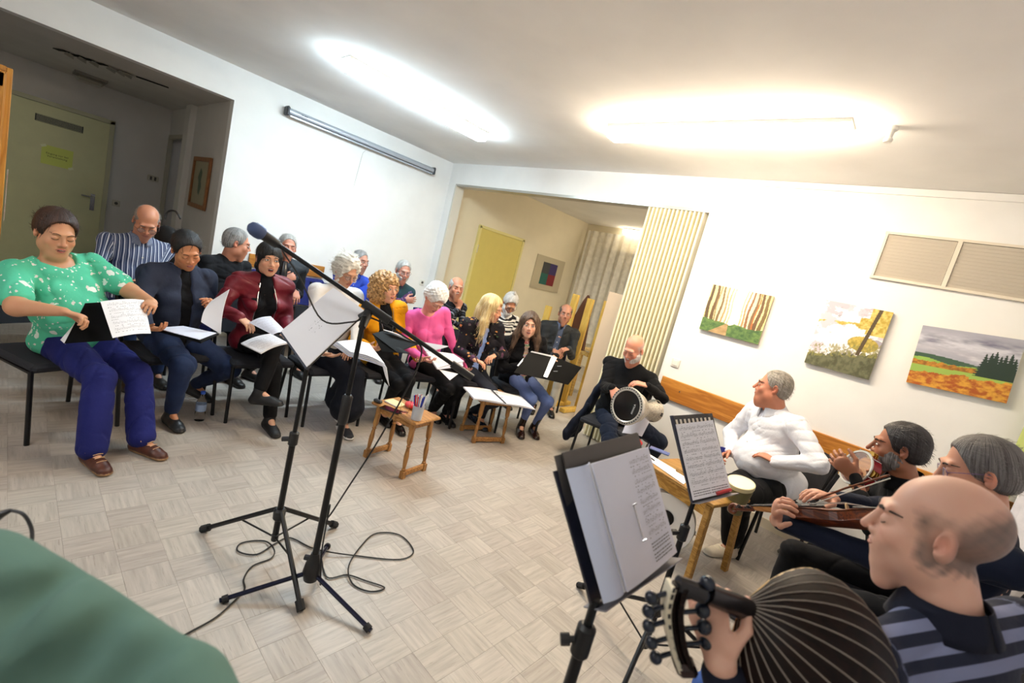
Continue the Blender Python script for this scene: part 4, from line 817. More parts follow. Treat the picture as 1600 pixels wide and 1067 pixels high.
    if glasses:
        g = MB(); gz = glasses.get('z', -.004); gy = .098
        for t in (-1, 1):
            n_ = 18; pts = [H(t*.033+.0225*math.cos(2*math.pi*k/n_), gy-.006*abs(math.cos(2*math.pi*k/n_)), gz+.0165*math.sin(2*math.pi*k/n_)) for k in range(n_+1)]; g.tube(pts, .0013, 5, cap=False); g.tube([H(t*.056, gy-.006, gz+.006), H(t*.074, .08, gz+.012), H(t*.080, -.01, .012), H(t*.078, -.02, .0)], .0013, 5)
        g.tube([H(-.011, gy, gz+.003), H(0, gy+.004, gz+.006), H(.011, gy, gz+.003)], .0013, 5); go = g.build('glasses', mat('frame_'+glasses['c'], glasses['c'], .3), root, smooth=True)
        for t in (-1, 1): MB().lathe(H(t*.033, gy-.003, gz), H.f, [(.021, 0), (.021, .0008)], 16).build('lens', mat('lens', 'e8f0f4', .05, alpha=.12), go)
    # --- clothes
    def torso(D, o=0, sleeves=True, sl=1.0, hem=0, slr=0, fem_=fem, open_=None):
        w_ = 1+.0*o
        D.add(el(hip+S*.70*T, V(.158+.028*fat+o, .102+.032*fat+o, .185)*s, TR), .04); D.add(el(hip+S*.36*T+Ft*(.012+.045*fat), V(.140+.055*fat+o, .105+.07*fat+o, .17)*s, TR), .06)
        D.add(el(hip+S*.03*T+Ft*.01, V(.174+.035*fat+o, .135+.045*fat+o, .125)*s, TR), .05)
        for q in (1, -1):
            D.add(rc(nb-S*.052, sh[q]-S*.012, .056*s+o, .046*s+o), .05); D.add(rc(nb-S*.016+Lt*q*.03, sh[q]-S*.0, .030*s+o, .034*s+o), .05)
            if fem_: D.add(el(hip+S*.61*T+Lt*q*.075*s+Ft*(.090+.02*fat)*s, V(.062+.014*fat+o, .052+.012*fat+o, .062+.01*fat)*s, TR), .035)
            if sleeves:
                a, E, Wp, dv, nv, A = arms[q]; ws = .047*s+.008*fat+slr+o*.5
                if sl >= 1: D.add(rc(a, E, ws, ws*.84), .05); D.add(rc(E, E+(Wp-E)*(sl-1 if sl < 2 else .97), ws*.84, ws*(.62 if top.get('cuff', 1) else .9)), .02)
                else: D.add(rc(a, a+(E-a)*sl, ws*1.05, ws*1.12), .035)
    def segs():
        o_ = [(hip, nb, .17, 0, TR, 't')]
        for q in (1, -1): a, E, Wp, *_ = arms[q]; ax = nrm(E-a); x = nrm(Ft-ax*np.dot(Ft, ax)); y = np.cross(ax, x); ax2 = nrm(Wp-E); x2 = nrm(x-ax2*np.dot(x, ax2)); o_ += [(a, E, .05, .1, (x, y), 'a'), (E, Wp, .04, .1+np.linalg.norm(E-a), (x2, np.cross(ax2, x2)), 'a')]
        return o_
    def garment(name, D, m_, vv, amp, dseed, lab=None, fr=30):
        vt, fs = D.mesh(vv, creases(amp, dseed, fr, S), amp*2.6); o = link(name, raw_mesh(name, vt-off, fs, m_, True, {'gc': ('FLOAT_VECTOR', seglocal(vt, segs()))}), root)
        if lab: o['label'] = lab
        return o
    vc = max(v*1.45, .0068) if v > .0045 else v*1.6
    D = Sdf(); tl = top.get('sleeve', 2.0); torso(D, 0, coat is None or top.get('under_sleeves', False), tl, slr=top.get('loose', 0))
    nk = top.get('neck', 'crew')
    if nk == 'turtle': D.add(rc(nb-S*.01, H(0, -.015, -.098), .060*s*(1+.1*fat), .056*s*(1+.1*fat)), .012)
    elif nk == 'crew': D.sub(rc(nb+S*.012, nb+S*.25, .062*s, .09), .01)
    elif nk == 'scoop': D.sub(el(nb+S*.02+Ft*.055, V(.092, .09, .075)*s, TR), .012); D.sub(rc(nb+S*.015, nb+S*.25, .075, .1), .01)
    elif nk == 'vee': D.sub(rc(nb+S*.02, nb+S*.25, .06, .09), .01); D.sub(rc(nb+Ft*.12+S*.02, nb+Ft*.15-S*.11, .05, .006), .008)
    elif nk == 'shirt': D.sub(rc(nb+S*.02, nb+S*.25, .060*s, .085), .01); D.sub(rc(nb+Ft*.11+S*.03, nb+Ft*.13-S*.05, .034, .006), .008)
    for (xa, ya), (xb, yb) in top.get('creases', ()):
        pp = []
        for x_, y_ in ((xa, ya), (xb, yb)):
            rr_ = ray(x_, y_); ts = np.linspace(.2, 1.2, 300); X = (CAM+ts[:, None]*rr_).astype(f32); r_ = np.full(300, 9., f32)
            for op_, k_, f_, _, _ in D.p: d_ = f_(X); r_ = np.minimum(r_, d_) if op_ == '+' else np.maximum(r_, -d_)
            if (r_ < .004).any(): pp.append(CAM+ts[int((r_ < .004).argmax())]*rr_)
        if len(pp) == 2: D.sub(rc(pp[0], pp[1], .010, .016), .03)
    D.cut(hs_(-S, hip-S*.10), .01)
    gm = garment(top.get('name', 'sweater'), D, top['m'], vc, top.get('fold', .004), sd*7, fr=top.get('fr', 30))
    if nk == 'shirt' or top.get('collar'):
        cm = top.get('cm', top['m'])
        for q in (1, -1):
            def cf(u, v_, q=q):
                th = u*.93*math.pi; r_ = (.061+.024*v_)*s*(1+.10*fat); return nb+S*(.048-.020*u-.058*v_-.018*u*u*v_)+Lt*q*math.sin(th)*r_*(1+.0*u)+Ft*(-math.cos(th)*r_+.006+.012*u)
            MB().patch(cf, 12, 3, .003).build('collar', cm, root, smooth=True, angle=0)
    if nk == 'shirt' or top.get('buttons'):
        bm = mat('button', 'e9e4da', .3)
        for k in range(4):
            p = hip+S*T*(.76-.15*k); o = None
            for st in np.linspace(.26, .04, 60):
                x = (p+Ft*st)[None, :].astype(f32)
                dd = 9.
                for op_, k_, f_, _, _ in D.p:
                    d_ = float(f_(x)[0]); dd = min(dd, d_) if op_ == '+' else (max(dd, -d_) if op_ == '-' else max(dd, d_))
                if dd < .003: o = p+Ft*(st+.006); break
            if o is not None: MB().lathe(o, Ft, [(.0055, 0), (.0055, .002)], 10).build('button', bm, gm)
    if coat:
        D2 = Sdf(); keep_top = dict(top); top['cuff'] = coat.get('cuff', 1); torso(D2, .018, coat.get('sleeves', True), 2.0, slr=coat.get('loose', .004)); top['cuff'] = keep_top.get('cuff', 1)
        D2.sub(rc(nb+S*.012, nb+S*.25, .066*s, .1), .01); w_ = coat.get('open', .045)
        D2.sub(rc(nb+Ft*.20+S*.05, hip+Ft*.26-S*.10, w_*.95, w_*coat.get('flare', 1.2), (Ft, .19/w_)), .010)
        if coat.get('long'): D2.add(rc(hip+Lt*.14-Ft*.05, hip+Lt*.17-Ft*.05-U*.16, .05, .03), .04); D2.add(rc(hip-Lt*.14-Ft*.05, hip-Lt*.17-Ft*.05-U*.16, .05, .03), .04)
        D2.cut(hs_(-S, hip-S*(.11 if not coat.get('long') else .28)), .01); garment(coat.get('name', 'jacket'), D2, coat['m'], vc, coat.get('fold', .005), sd*7+1)
        if coat.get('trim'):
            tm = coat['trim']
            def ev(Dx, X):
                r_ = np.full(X.shape[:-1], 9., f32)
                for op_, k_, f_, _, _ in Dx.p: d_ = f_(X.astype(f32)); r_ = np.minimum(r_, d_) if op_ == '+' else (np.maximum(r_, -d_) if op_ == '-' else np.maximum(r_, d_))
                return r_
            sts = np.linspace(.30, -.02, 81); lts = np.linspace(w_*.3, w_*2.2, 16)
            for q in (1, -1):
                pts = []
                for k in range(16):
                    c_ = nb-S*(.01+k/15*(T*.93)); X = c_+Ft*sts[None, :, None]+Lt*q*lts[:, None, None]; a_o = ev(D2, X) < 0; a_i = ev(D, X) < 0
                    for li in range(16):
                        if a_o[li].any():
                            so = sts[a_o[li].argmax()]; si = sts[a_i[li].argmax()] if a_i[li].any() else -.5
                            if so > si+.003 and so > .02: pts.append(c_+Lt*q*lts[li]+Ft*(so+.002)); break
                if len(pts) > 4: pts = [(pts[max(i_-1, 0)]+pts[i_]+pts[min(i_+1, len(pts)-1)])/3 for i_ in range(len(pts))]
                if len(pts) > 2: MB().tube(pts, tm[1], 6).build('zipper' if tm[2] == 'z' else 'lapel', tm[0], root, smooth=True)
    # --- trousers or skirt
    P_ = Sdf(); P_.add(el(hip+U*.0, V(.158+.02*fat, .122+.02*fat, .100)*s, (Lt0, F, U)), .04); tk = legs.get('thick', 1.0)*(1+.12*fat); fl_ = legs.get('flare', 0)
    for q in (1, -1):
        hj, K, An, fd = lg[q]; P_.add(rc(hj+U*.005, K, .088*s*tk, .062*s*tk), .03); end = legs.get('len', .93); P_.add(rc(K, K+(An-K)*end, .061*s*tk, (.046+fl_)*s*tk), .02)
        if end < 1.2: pass
    if 'skirt' in legs: P_.add(rc(hip+F*.15, (lg[1][1]+lg[-1][1])/2, .13, .10, (U, .7)), .05)
    vt, fs = P_.mesh(vc, creases(legs.get('fold', .0045), sd*5, 30, F), .012)
    sg_ = []
    for q in (1, -1): hj, K, An, fd = lg[q]; ax = nrm(K-hj); x = nrm(Lt0-ax*np.dot(Lt0, ax)); ax2 = nrm(An-K); x2 = nrm(Lt0-ax2*np.dot(Lt0, ax2)); sg_ += [(hj, K, .08, 0, (x, np.cross(ax, x)), 'a'), (K, An, .06, .43, (x2, np.cross(ax2, x2)), 'a')]
    link(legs.get('name', 'trousers'), raw_mesh('trousers', vt-off, fs, legs['m'], True, {'gc': ('FLOAT_VECTOR', seglocal(vt, sg_))}), root)
    # --- shoes
    for q in (1, -1):
        hj, K, An, fd = lg[q]; up = nrm(K-An); side = nrm(np.cross(U, fd)); fu = np.cross(fd, side); fu = fu if fu[2] > 0 else -fu; D = Sdf(); a0 = An-fu*.09; FS = shoes.get('s', 1.0)*s
        D.add(rc(a0-fd*.040*FS+fu*.028, a0+fd*.145*FS+fu*.022, .034*FS, .038*FS, (fu, .62)), .02); D.add(rc(a0+fu*.055-fd*.015, a0+fd*.10*FS+fu*.032, .036*FS, .032*FS), .03); D.add(rc(a0+fu*.03-fd*.035, An+up*.0, .034*FS, .036*FS), .02)
        if not shoes.get('low'): D.add(rc(An-up*.01, An+up*shoes.get('boot', .035), .037*FS, .040*FS), .02)
        if shoes.get('low'): D.sub(el(a0+fu*.085+fd*.01, (.05, .05, .05)), .01)
        D.add(rc(a0-fd*.035*FS+fu*.010, a0+fd*.15*FS+fu*.010, .036*FS, .040*FS, (fu, .4)), .004); D.cut(hs_(-fu, a0+fu*.002), .003)
        vs_, fs_ = D.mesh(max(v*.9, .0045) if v > .0045 else v*1.3); hh = (vs_-a0)@fu; cc = np.where((hh < shoes.get('sh', .016))[:, None], V(lin(shoes.get('sole', '15130f'))), V(lin(shoes.get('c', '1a1715'))))
        if shoes.get('flash'):
            ff = (vs_-a0)@fd; st = (np.abs(hh-.03-.35*(ff+.02)) < .014)*(ff < .07); cc[st] = V(lin('e8e6e2'))
        so_ = link('shoe', raw_mesh('shoe', vs_-off, fs_, mat('shoe_'+shoes.get('c', '1a1715')+str(shoes.get('r', .4)), 'ffffff', shoes.get('r', .4), attr='col', var=shoes.get('var', .1), vscale=30), True, {'col': ('FLOAT_COLOR', cc)}), root)
        if shoes.get('lace'):
            lm = mat('lace_'+shoes['lace'], shoes['lace'], .7); ml = MB()
            for k in range(4): p = a0+fd*(.045+.022*k)*FS+fu*(.093-.012*k); ml.tube([p-side*.022, p+fu*.006+fd*.006, p+side*.022], .0025, 5); 
            for w_ in (-1, 1): p = a0+fd*.04*FS+fu*.1; ml.tube(spline([p, p+side*w_*.03+fu*.018, p+side*w_*.05-fu*.004+fd*.01, p+side*w_*.02+fd*.004], 4), .0022, 5)
            ml.build('shoelace', lm, so_, smooth=True)
    if top.get('frill'):
        pass
    root['debug'] = ''; del root['debug']
    return dict(root=root, H=H, nb=nb, S=S, Ft=Ft, Lt=Lt, F=F, L0=Lt0, T=T, hip=hip, arms=arms, legs=lg, sh=sh, torso=D)
def wristband(p, q, m_, r=.03, w_=.01, back=.012, name='bracelet'):
    a, E, Wp, dv, *_ = p['arms'][q]; ax = nrm(Wp-E); MB().lathe(Wp-ax*(back+w_), ax, [(r, 0), (r+.002, w_*.5), (r, w_), (r-.003, w_), (r-.003, 0)], 16, cap=False).build(name, m_, p['root'], smooth=True)
# ================================================================ the people
def fp_(px, py, hip, az, f):
    """the point seen there, f metres in front of the hip"""
    a = math.radians(az); F = V(math.cos(a), math.sin(a), 0); return atplane(px, py, V(hip[0], hip[1], .5)+F*f, F)
PE = {}
def toe(px, py, hip, az, d):
    """ankle of the foot whose toe touches the floor there"""
    a = math.radians(az); return atz(px, py, 0)-nrm(V(math.cos(a)*d[0]-math.sin(a)*d[1], math.sin(a)*d[0]+math.cos(a)*d[1], 0))*.15+V(0, 0, .092)
CH = 'women of the choir in the front row'; BR = 'men of the choir in the back row'; MU = 'musicians along the painting wall'
def chair_cloth(): return cloth('chair_cloth', '23242a', rough=.9)
jeans = cloth('jeans', '1e2942', 'denim', c2='33436b', bump=.4); ljeans = cloth('light_jeans', '4a5d96', 'denim', c2='7f92c4', bump=.4)
black = cloth('black_cloth', '0f0f12'); blackk = cloth('black_knit', '121216', rough=.95)
# --- front row
h = (-3.68, .31); a = 27
PE['mint'] = person('woman in mint green floral blouse and royal blue trousers, singing from a black folder', h, a, atx(88, 364, -3.64), (.93, .26, -.22), CH, fem=1, sc=1.03, fat=1.0, skin='d09a76',
    face=dict(eyes='closed', open=.5, fat=1, lip='b5605a', browc='3b2a20'), hair='bun', hairc=('brown_dark', '1a110e', '4a2a18'), hair_th=.010,
    top=dict(name='blouse', m=cloth('mint_floral', '5ecba6', 'floral', col2='54c29c', spots=[(15, .30, 'eef6f0', .42), (30, .26, 'e9e2dc', .35), (52, .25, 'f2f6f2', .35)], bump=.2), neck='scoop', sleeve=.72, bare=1, loose=.012),
    legs=dict(m=cloth('royal_trousers', '252a6e', col2='1b1f58'), thick=1.10, flare=.016, len=.98), shoes=dict(c='5a2c1c', sole='a8825a', r=.45, lace='c9a27a', var=.5),
    Rr=dict(w=fp_(100, 487, h, a, .40), d=(.75, .55, -.15), n=(-.1, -.5, -1), curl=.75, pole=(-.35, -.75, -.75)), L=dict(w=fp_(238, 472, h, a, .42), d=(.75, -.7, 0), n=(0, -.3, -1), curl=.7, pole=(-.2, .8, -.7)),
    fR=dict(a=toe(163, 742, h, a, (1, -.18, 0)), d=(1, -.18, 0), out=-.25), fL=dict(a=toe(252, 718, h, a, (1, .1, 0)), d=(1, .10, 0), out=.3), v=.0048)
h = (-3.88, .83); a = 14
PE['navy'] = person('woman with black pulled-back hair in dark navy shirt and jeans, looking down at open folder', h, a, atx(292, 391, -3.76), (.86, .10, -.42), CH, fem=1, fat=.55, skin='c98a62', roll=10,
    face=dict(eyes='closed', open=.5, lip='b5625a', browc='1f1613'), hair='pulled', hairc=('black', '070708', '1c1c22'), hair_th=.007,
    top=dict(name='t_shirt', m=black, neck='crew', under_sleeves=False), coat=dict(name='shirt', m=cloth('navy_shirt', '333a4e', col2='2b3142'), open=.036, cuff=1, loose=.008, fold=.005),
    legs=dict(name='jeans', m=jeans, thick=1.18, flare=-.006), shoes=dict(c='26282c', r=.4, boot=.03),
    L=dict(w=fp_(337, 476, h, a, .30), d=(.5, -.55, .3), n=(0, -.9, -.4), curl=.8), Rr=dict(w=fp_(228, 512, h, a, .42), d=(.8, .5, .1), n=(0, 0, 1), curl=.5, pole=(-.3, -.7, -.7)),
    fL=dict(a=atz(305, 600, .16), d=(.8, .3, -.1)), fR=dict(a=toe(281, 676, h, a, (1, -.05, 0)), d=(1, -.05, 0)), v=.005)
h = (-3.80, 1.36); a = 4
PE['red'] = person('woman with black fringe in burgundy bomber jacket over black turtleneck, singing with legs crossed', h, a, atx(420, 405, -3.74), (.99, -.10, -.02), CH, fem=1, skin='d9a585', roll=2,
    face=dict(open=1.3, lip='a2453f', browc='1c1412', iris='2a1c14', gaze=.002), hair='bangs', hairc=('black_blue', '060607', '111114'), hair_th=.006,
    top=dict(name='turtleneck', m=blackk, neck='turtle'), coat=dict(m=cloth('burgundy', '7c1126', col2='5f0c1c', rough=.5, spec=.4), open=.070, trim=(mat('zip_silver', 'b9b9bd', .3, .9), .0035, 'z'), loose=.012, fold=.006, flare=1.5),
    legs=dict(m=black, thick=1.0, flare=.004), shoes=dict(c='141315', r=.6, boot=.10),
    Rr=dict(w=fp_(374, 496, h, a, .33), d=(.8, .5, -.35), n=(.1, .2, -1), curl=.4, pole=(-.4, -.7, -.7)), L=dict(w=fp_(452, 520, h, a, .30), d=(.8, -.5, 0), n=(0, 0, -1), curl=.6),
    fR=dict(a=atx(405, 612, -3.28), d=(.75, .55, .15), out=-.35), fL=dict(a=toe(431, 684, h, a, (1, -.05, 0)), d=(1, -.05, 0), out=-.2), v=.0048)
h = (-3.62, 1.86); a = 2
PE['white'] = person('white-haired woman with dark glasses in white top, bending over loose song sheets', h, a, atx(541, 424, -3.52), (.86, .12, -.38), CH, fem=1, fat=.5, skin='cf9a7c',
    face=dict(eyes='closed', lip='a8655c', browc='9a938a'), hair='wispy', hairc=('ivory', 'cfc9bd', 'f1ede4'), glasses=dict(c='2a1c30', z=-.006),
    top=dict(name='white_top', m=cloth('white_top', 'e8e6e4'), neck='crew', sleeve=1.95, loose=.012), legs=dict(name='culottes', m=cloth('culotte', '12151f'), thick=1.3, flare=.060, len=.66), shoes=dict(c='1b1e26', r=.5, sole='e8e6e2', flash=1, sh=.02),
    L=dict(w=fp_(553, 545, h, a, .34), d=(.6, -.85, -.3), n=(.1, 0, -1), curl=.35, pole=(-.2, .8, -.6)), Rr=dict(w=fp_(505, 552, h, a, .36), d=(.8, .6, 0), n=(0, 0, 1), curl=.3),
    fL=dict(a=toe(546, 687, h, a, (1, -.1, 0)), d=(1, -.1, 0)), fR=dict(a=toe(536, 668, h, a, (1, -.1, 0))+V(0, 0, .03), d=(.9, -.3, .1)), v=.0052)
h = (-3.52, 2.32); a = -4
PE['curly'] = person('woman with big curly blonde hair in mustard yellow cardigan over black turtleneck', h, a, atx(603, 450, -3.44), (.93, .16, .03), CH, fem=1, skin='dba587', roll=4,
    face=dict(open=.8, lip='c0524e', browc='7a5a3a'), hair='curly', hairc=('dark_blonde', '6d4a26', 'd1a56a'),
    top=dict(name='turtleneck', m=blackk, neck='turtle'), coat=dict(name='cardigan', m=cloth('mustard', 'e8a012', col2='d18b0a'), open=.080, loose=.006, flare=1.4), legs=dict(m=black), shoes=dict(c='1a1614', r=.25, boot=.16),
    Rr=dict(w=fp_(578, 543, h, a, .34), d=(.9, .25, .1), n=(0, .3, 1), curl=.7), L=dict(w=fp_(652, 560, h, a, .30), d=(.9, -.3, 0), n=(0, 0, 1), curl=.5),
    fL=dict(a=toe(628, 681, h, a, (1, -.1, 0)), d=(1, -.1, 0)), fR=dict(a=toe(607, 668, h, a, (1, 0, 0)), d=(1, 0, 0)), v=.0052)
h = (-3.42, 2.77); a = -10
PE['pink'] = person('elderly woman with short white hair in bright pink sweater, head bowed over an open binder', h, a, atx(680, 466, -3.24), (.74, -.06, -.66), CH, fem=1, fat=.35, skin='dba08c', neckf=.07,
    face=dict(eyes='closed', open=.6, lip='b8525a', browc='c9c0b8'), hair='perm', hairc=('white', 'dcd9d6', 'ffffff'),
    top=dict(name='sweater', m=cloth('pink_knit', 'ee6aa8', col2='e45c9c', bump=.5, bs=260), neck='scoop', loose=.006), legs=dict(m=black, thick=1.1), shoes=dict(c='101013', r=.35, low=1),
    Rr=dict(w=fp_(660, 560, h, a, .32), d=(.8, .6, -.1), n=(0, .4, 1), curl=.5), L=dict(w=fp_(727, 578, h, a, .30), d=(.9, -.5, 0), n=(0, -.2, 1), curl=.5),
    fL=dict(a=toe(707, 668, h, a, (1, .1, 0)), d=(1, .1, 0)), fR=dict(a=toe(684, 662, h, a, (1, 0, 0)), d=(1, 0, 0)), v=.0052)
h = (-3.24, 3.19); a = -14
PE['blonde'] = person('woman with long blonde hair in sheer black floral blouse over light blue top', h, a, atx(768, 482, -3.08), (.82, .30, -.12), CH, fem=1, skin='dca281', roll=6,
    face=dict(eyes='closed', open=1.0, lip='b0443e', browc='6a4a30'), hair='long', hairc=('blonde', 'c9a45a', 'f3e3b4'),
    top=dict(name='vest_top', m=cloth('pale_blue', '8ea6dc'), neck='scoop'), coat=dict(name='blouse', m=cloth('black_floral', '17161b', 'floral', col2='221d24', spots=[(13, .36, '5a3a50', .35), (19, .26, 'c98a4c', .32), (30, .2, 'e6c890', .2), (24, .2, '4f6a48', .2)]), open=.030, loose=.006),
    legs=dict(name='jeans', m=cloth('charcoal_denim', '22242c', 'denim', c2='343845')), shoes=dict(c='1c2230', r=.25, boot=.13),
    Rr=dict(w=fp_(742, 562, h, a, .34), d=(.8, .7, -.1), n=(.1, 0, -1), curl=.5), L=dict(w=fp_(773, 556, h, a, .36), d=(.5, -1, -.2), n=(.2, 0, -1), curl=.6, pole=(-.1, .8, -.6)),
    fR=dict(a=toe(757, 674, h, a, (1, -.1, 0)), d=(1, -.1, 0)), fL=dict(a=toe(748, 664, h, a, (1, .1, 0)), d=(1, .1, 0)), v=.0055)
h = (-2.98, 3.66); a = -26
PE['brown'] = person('woman with long wavy brown hair in black cardigan and blue jeans, looking at the camera', h, a, atx(827, 508, -2.86), (.66, -.66, .0), CH, fem=1, skin='dcab90', roll=2,
    face=dict(open=.8, lip='a9584f', browc='2e2018', gaze=0), hair='wavy', hairc=('brown_wavy', '32241b', '6e5440'),
    top=dict(name='striped_jumper', m=cloth('rainbow_knit', '888888', 'rainbow'), neck='vee'), coat=dict(name='cardigan', m=blackk, open=.030, loose=.010, long=1), legs=dict(name='jeans', m=ljeans, len=.86, flare=-.008), shoes=dict(c='2a1612', sole='14100e', r=.2, boot=.12),
    L=dict(w=fp_(868, 556, h, a, .34), d=(.8, -.2, -.4), n=(0, -.2, -1), curl=.7), Rr=dict(w=fp_(815, 572, h, a, .30), d=(.9, .2, -.1), n=(0, 0, 1), curl=.4),
    fR=dict(a=toe(814, 686, h, a, (.95, -.25, 0)), d=(.95, -.25, 0)), fL=dict(a=toe(838, 687, h, a, (.95, -.1, 0)), d=(.95, -.1, 0)), v=.0055)
# --- back row
h = (-4.80, .72); a = 8
PE['stripes'] = person('bald man with reading glasses in blue and white striped shirt, writing with a purple pen', h, a, atx(229, 347, -4.66), (.82, -.05, -.50), BR, fat=.6, skin='c78a6c', neckf=.06,
    face=dict(eyes='closed', lip='9c5f55', browc='6a5a50', scalp='b08a74'), hair='rim', hairc=('grey_short', '6a645e', 'a09a94'), hair_th=.001, glasses=dict(c='3a3038', z=-.014),
    top=dict(name='shirt', m=cloth('blue_stripe', '3a4566', 'vstripe', per=.028, duty=.24, c2='c9d0de'), neck='shirt', sleeve=2), legs=dict(name='jeans', m=jeans), shoes=dict(c='2a2420'),
    Rr=dict(w=fp_(178, 428, h, a, .38), d=(.7, .5, -.2), n=(0, .5, -.8), curl=.9), L=dict(w=fp_(215, 440, h, a, .36), d=(.8, -.4, 0), n=(0, 0, -1), curl=.4), v=.0058)
h = (-4.82, 1.32); a = 25
PE['profile'] = person('grey haired man with glasses in black long-sleeved top, turned to look aside', h, a, atx(370, 380, -4.70), (.22, .95, -.12), BR, fat=.5, skin='c98c72',
    face=dict(lip='9c5f55', browc='5a5450'), hair='crew', hairc=('grey_dark', '4a4a4c', 'b0aeac'), hair_th=.006, glasses=dict(c='4a4a50'),
    top=dict(name='sweater', m=cloth('black_top', '15171c'), neck='crew'), legs=dict(m=black), shoes=dict(), Rr=dict(p=(.36, -.12, .64), curl=.5), L=dict(p=(.36, .12, .64), curl=.5), v=.0058)
h = (-5.02, 1.98); a = 0
PE['thermos'] = person('grey haired man in dark padded vest drinking from a dark flask', h, a, atx(449, 386, -4.88), (.95, -.15, .02), BR, fat=.2, skin='bb7f68',
    face=dict(eyes='closed', lip='9c5f55', browc='5a5450'), hair='short', hairc=('grey_mid', '6e6c6a', 'c4c2be'), hair_th=.005,
    top=dict(name='sweater', m=black, neck='crew', under_sleeves=True), coat=dict(name='vest', m=cloth('slate_vest', '2b3138', rough=.5), open=.01, sleeves=False), legs=dict(m=cloth('dark_trousers', '1d1e22')), shoes=dict(),
    Rr=dict(w=fp_(444, 437, h, a, .27), d=(.1, .7, .45), n=(-.3, .3, 0), curl=.8, pole=(.1, -.9, -.5)), L=dict(w=fp_(462, 455, h, a, .36), d=(.8, -.2, -.5), n=(0, 0, -1), curl=.45), v=.006)
h = (-5.28, 2.74); a = 0
PE['blue'] = person('slim man with greying hair in bright blue shirt behind the white-haired woman', h, a, atx(563, 408, -5.14), (.9, .22, -.02), BR, skin='b98570',
    face=dict(lip='9c5f55', browc='2a2420', stub=1.6), hair='crew', hairc=('grey_dark', '4a4a4c', 'b0aeac'), hair_th=.004, top=dict(name='shirt', m=cloth('bright_blue', '3f5fd8', col2='3450c4'), neck='shirt'), legs=dict(m=black), shoes=dict(),
    Rr=dict(p=(.36, -.12, .64)), L=dict(p=(.36, .12, .64)), v=.0062)
h = (-4.84, 3.10); a = -10
PE['plaid'] = person('bearded grey man with glasses in teal vest over purple plaid shirt, arms folded', h, a, atx(630, 424, -4.66), (.86, -.22, -.15), BR, fat=.7, skin='bf8672',
    face=dict(eyes='closed', lip='9c5f55', browc='7a726c'), hair='short', hairc=('grey_mid', '6e6c6a', 'c4c2be'), hair_th=.005, glasses=dict(c='5a2030'), beard=dict(full=1, c=('grey_beard', '8f8a86', 'd0ccc8')),
    top=dict(name='plaid_shirt', m=cloth('purple_plaid', '2c2a4e', 'plaid', c2='5a2a4a'), neck='shirt', under_sleeves=True), coat=dict(name='vest', m=cloth('teal_vest', '25434c', rough=.6), open=.012, sleeves=False), legs=dict(m=cloth('navy_trousers', '1c2338')), shoes=dict(),
    Rr=dict(p=(.26, .14, .93), d=(.1, 1, .1), n=(-1, 0, 0), curl=.3, pole=(.1, -.9, -.5)), L=dict(p=(.29, -.12, .96), d=(.0, -1, .2), n=(-1, 0, -.2), curl=.5, pole=(.1, .9, -.5)), v=.006)
h = (-4.30, 3.56); a = -12
PE['chin'] = person('elderly man with white moustache in dark striped sweater, fist resting under his chin', h, a, atx(713, 450, -4.16), (.86, -.36, .02), BR, skin='bf8468',
    face=dict(eyes='closed', lip='9c5f55', browc='8a8078', scalp='b89a88'), hair='rim', hairc=('silver', '9a9690', 'dcd8d2'), hair_th=.004, beard=dict(mus=1, c=('white_moustache', 'a8a29c', 'e0dcd6')),
    top=dict(name='striped_sweater', m=cloth('dark_hstripe', '17181d', 'hstripe2', c2='6b6f7a', c3='3c4250', per=.085), neck='crew'), legs=dict(m=cloth('blue_trousers', '22306e')), shoes=dict(),
    Rr=dict(w=fp_(716, 482, h, a, .20), d=(-.05, .1, 1), n=(-1, .1, 0), curl=1.1, pole=(.5, -.5, -.8)), L=dict(p=(.26, -.06, .88), d=(.0, -1, .1), n=(-1, 0, -.2), curl=.6, pole=(.2, .8, -.6)), v=.006)
h = (-3.92, 4.16); a = -20
PE['topknot'] = person('white-bearded man with topknot and glasses in black and white striped sweater', h, a, atx(797, 474, -3.76), (.66, -.36, -.60), BR, fat=.2, skin='b8805f', neckf=.06,
    face=dict(eyes='closed', lip='9c5f55', browc='b8b2ac'), hair='topknot', hairc=('silver', '9a9690', 'dcd8d2'), glasses=dict(c='3a1a20', z=-.010), beard=dict(full=1, long=.05, t=.010, c=('white_beard', 'b8b4b0', 'efece8')),
    top=dict(name='striped_sweater', m=cloth('bw_stripe', 'e6e4e0', 'hstripe', per=.058, duty=.45, c2='1a1a20'), neck='crew'), legs=dict(m=black), shoes=dict(), Rr=dict(p=(.34, -.10, .64)), L=dict(p=(.34, .10, .64)), v=.006)
h = (-3.46, 4.80); a = -48
PE['jacket'] = person('balding man in dark grey jacket over blue-grey shirt and pale trousers, hands clasped', h, a, atx(883, 491, -3.38), (.62, -.70, .02), BR, skin='b07a60',
    face=dict(lip='96584e', browc='2e2622', scalp='a88068', stub=1.4), hair='rim', hairc=('brown_grey', '3a322c', '6a6058'), hair_th=.004,
    top=dict(name='shirt', m=cloth('blue_grey', '555e74'), neck='shirt'), coat=dict(m=cloth('dark_jacket', '26282a', rough=.6), open=.052, trim=(cloth('lapel_grey', '2e3032'), .012, 'l'), long=1), legs=dict(m=cloth('pale_trousers', 'b9b3a8')), shoes=dict(c='17171a', r=.25, boot=.05),
    Rr=dict(w=fp_(866, 548, h, a, .34), d=(.7, .6, -.2), n=(0, .5, -.8), curl=.7), L=dict(w=fp_(888, 545, h, a, .34), d=(.6, -.8, -.2), n=(0, -.3, -.9), curl=.7),
    fR=dict(p=(.46, -.10, .09)), fL=dict(p=(.40, .12, .09)), v=.006)
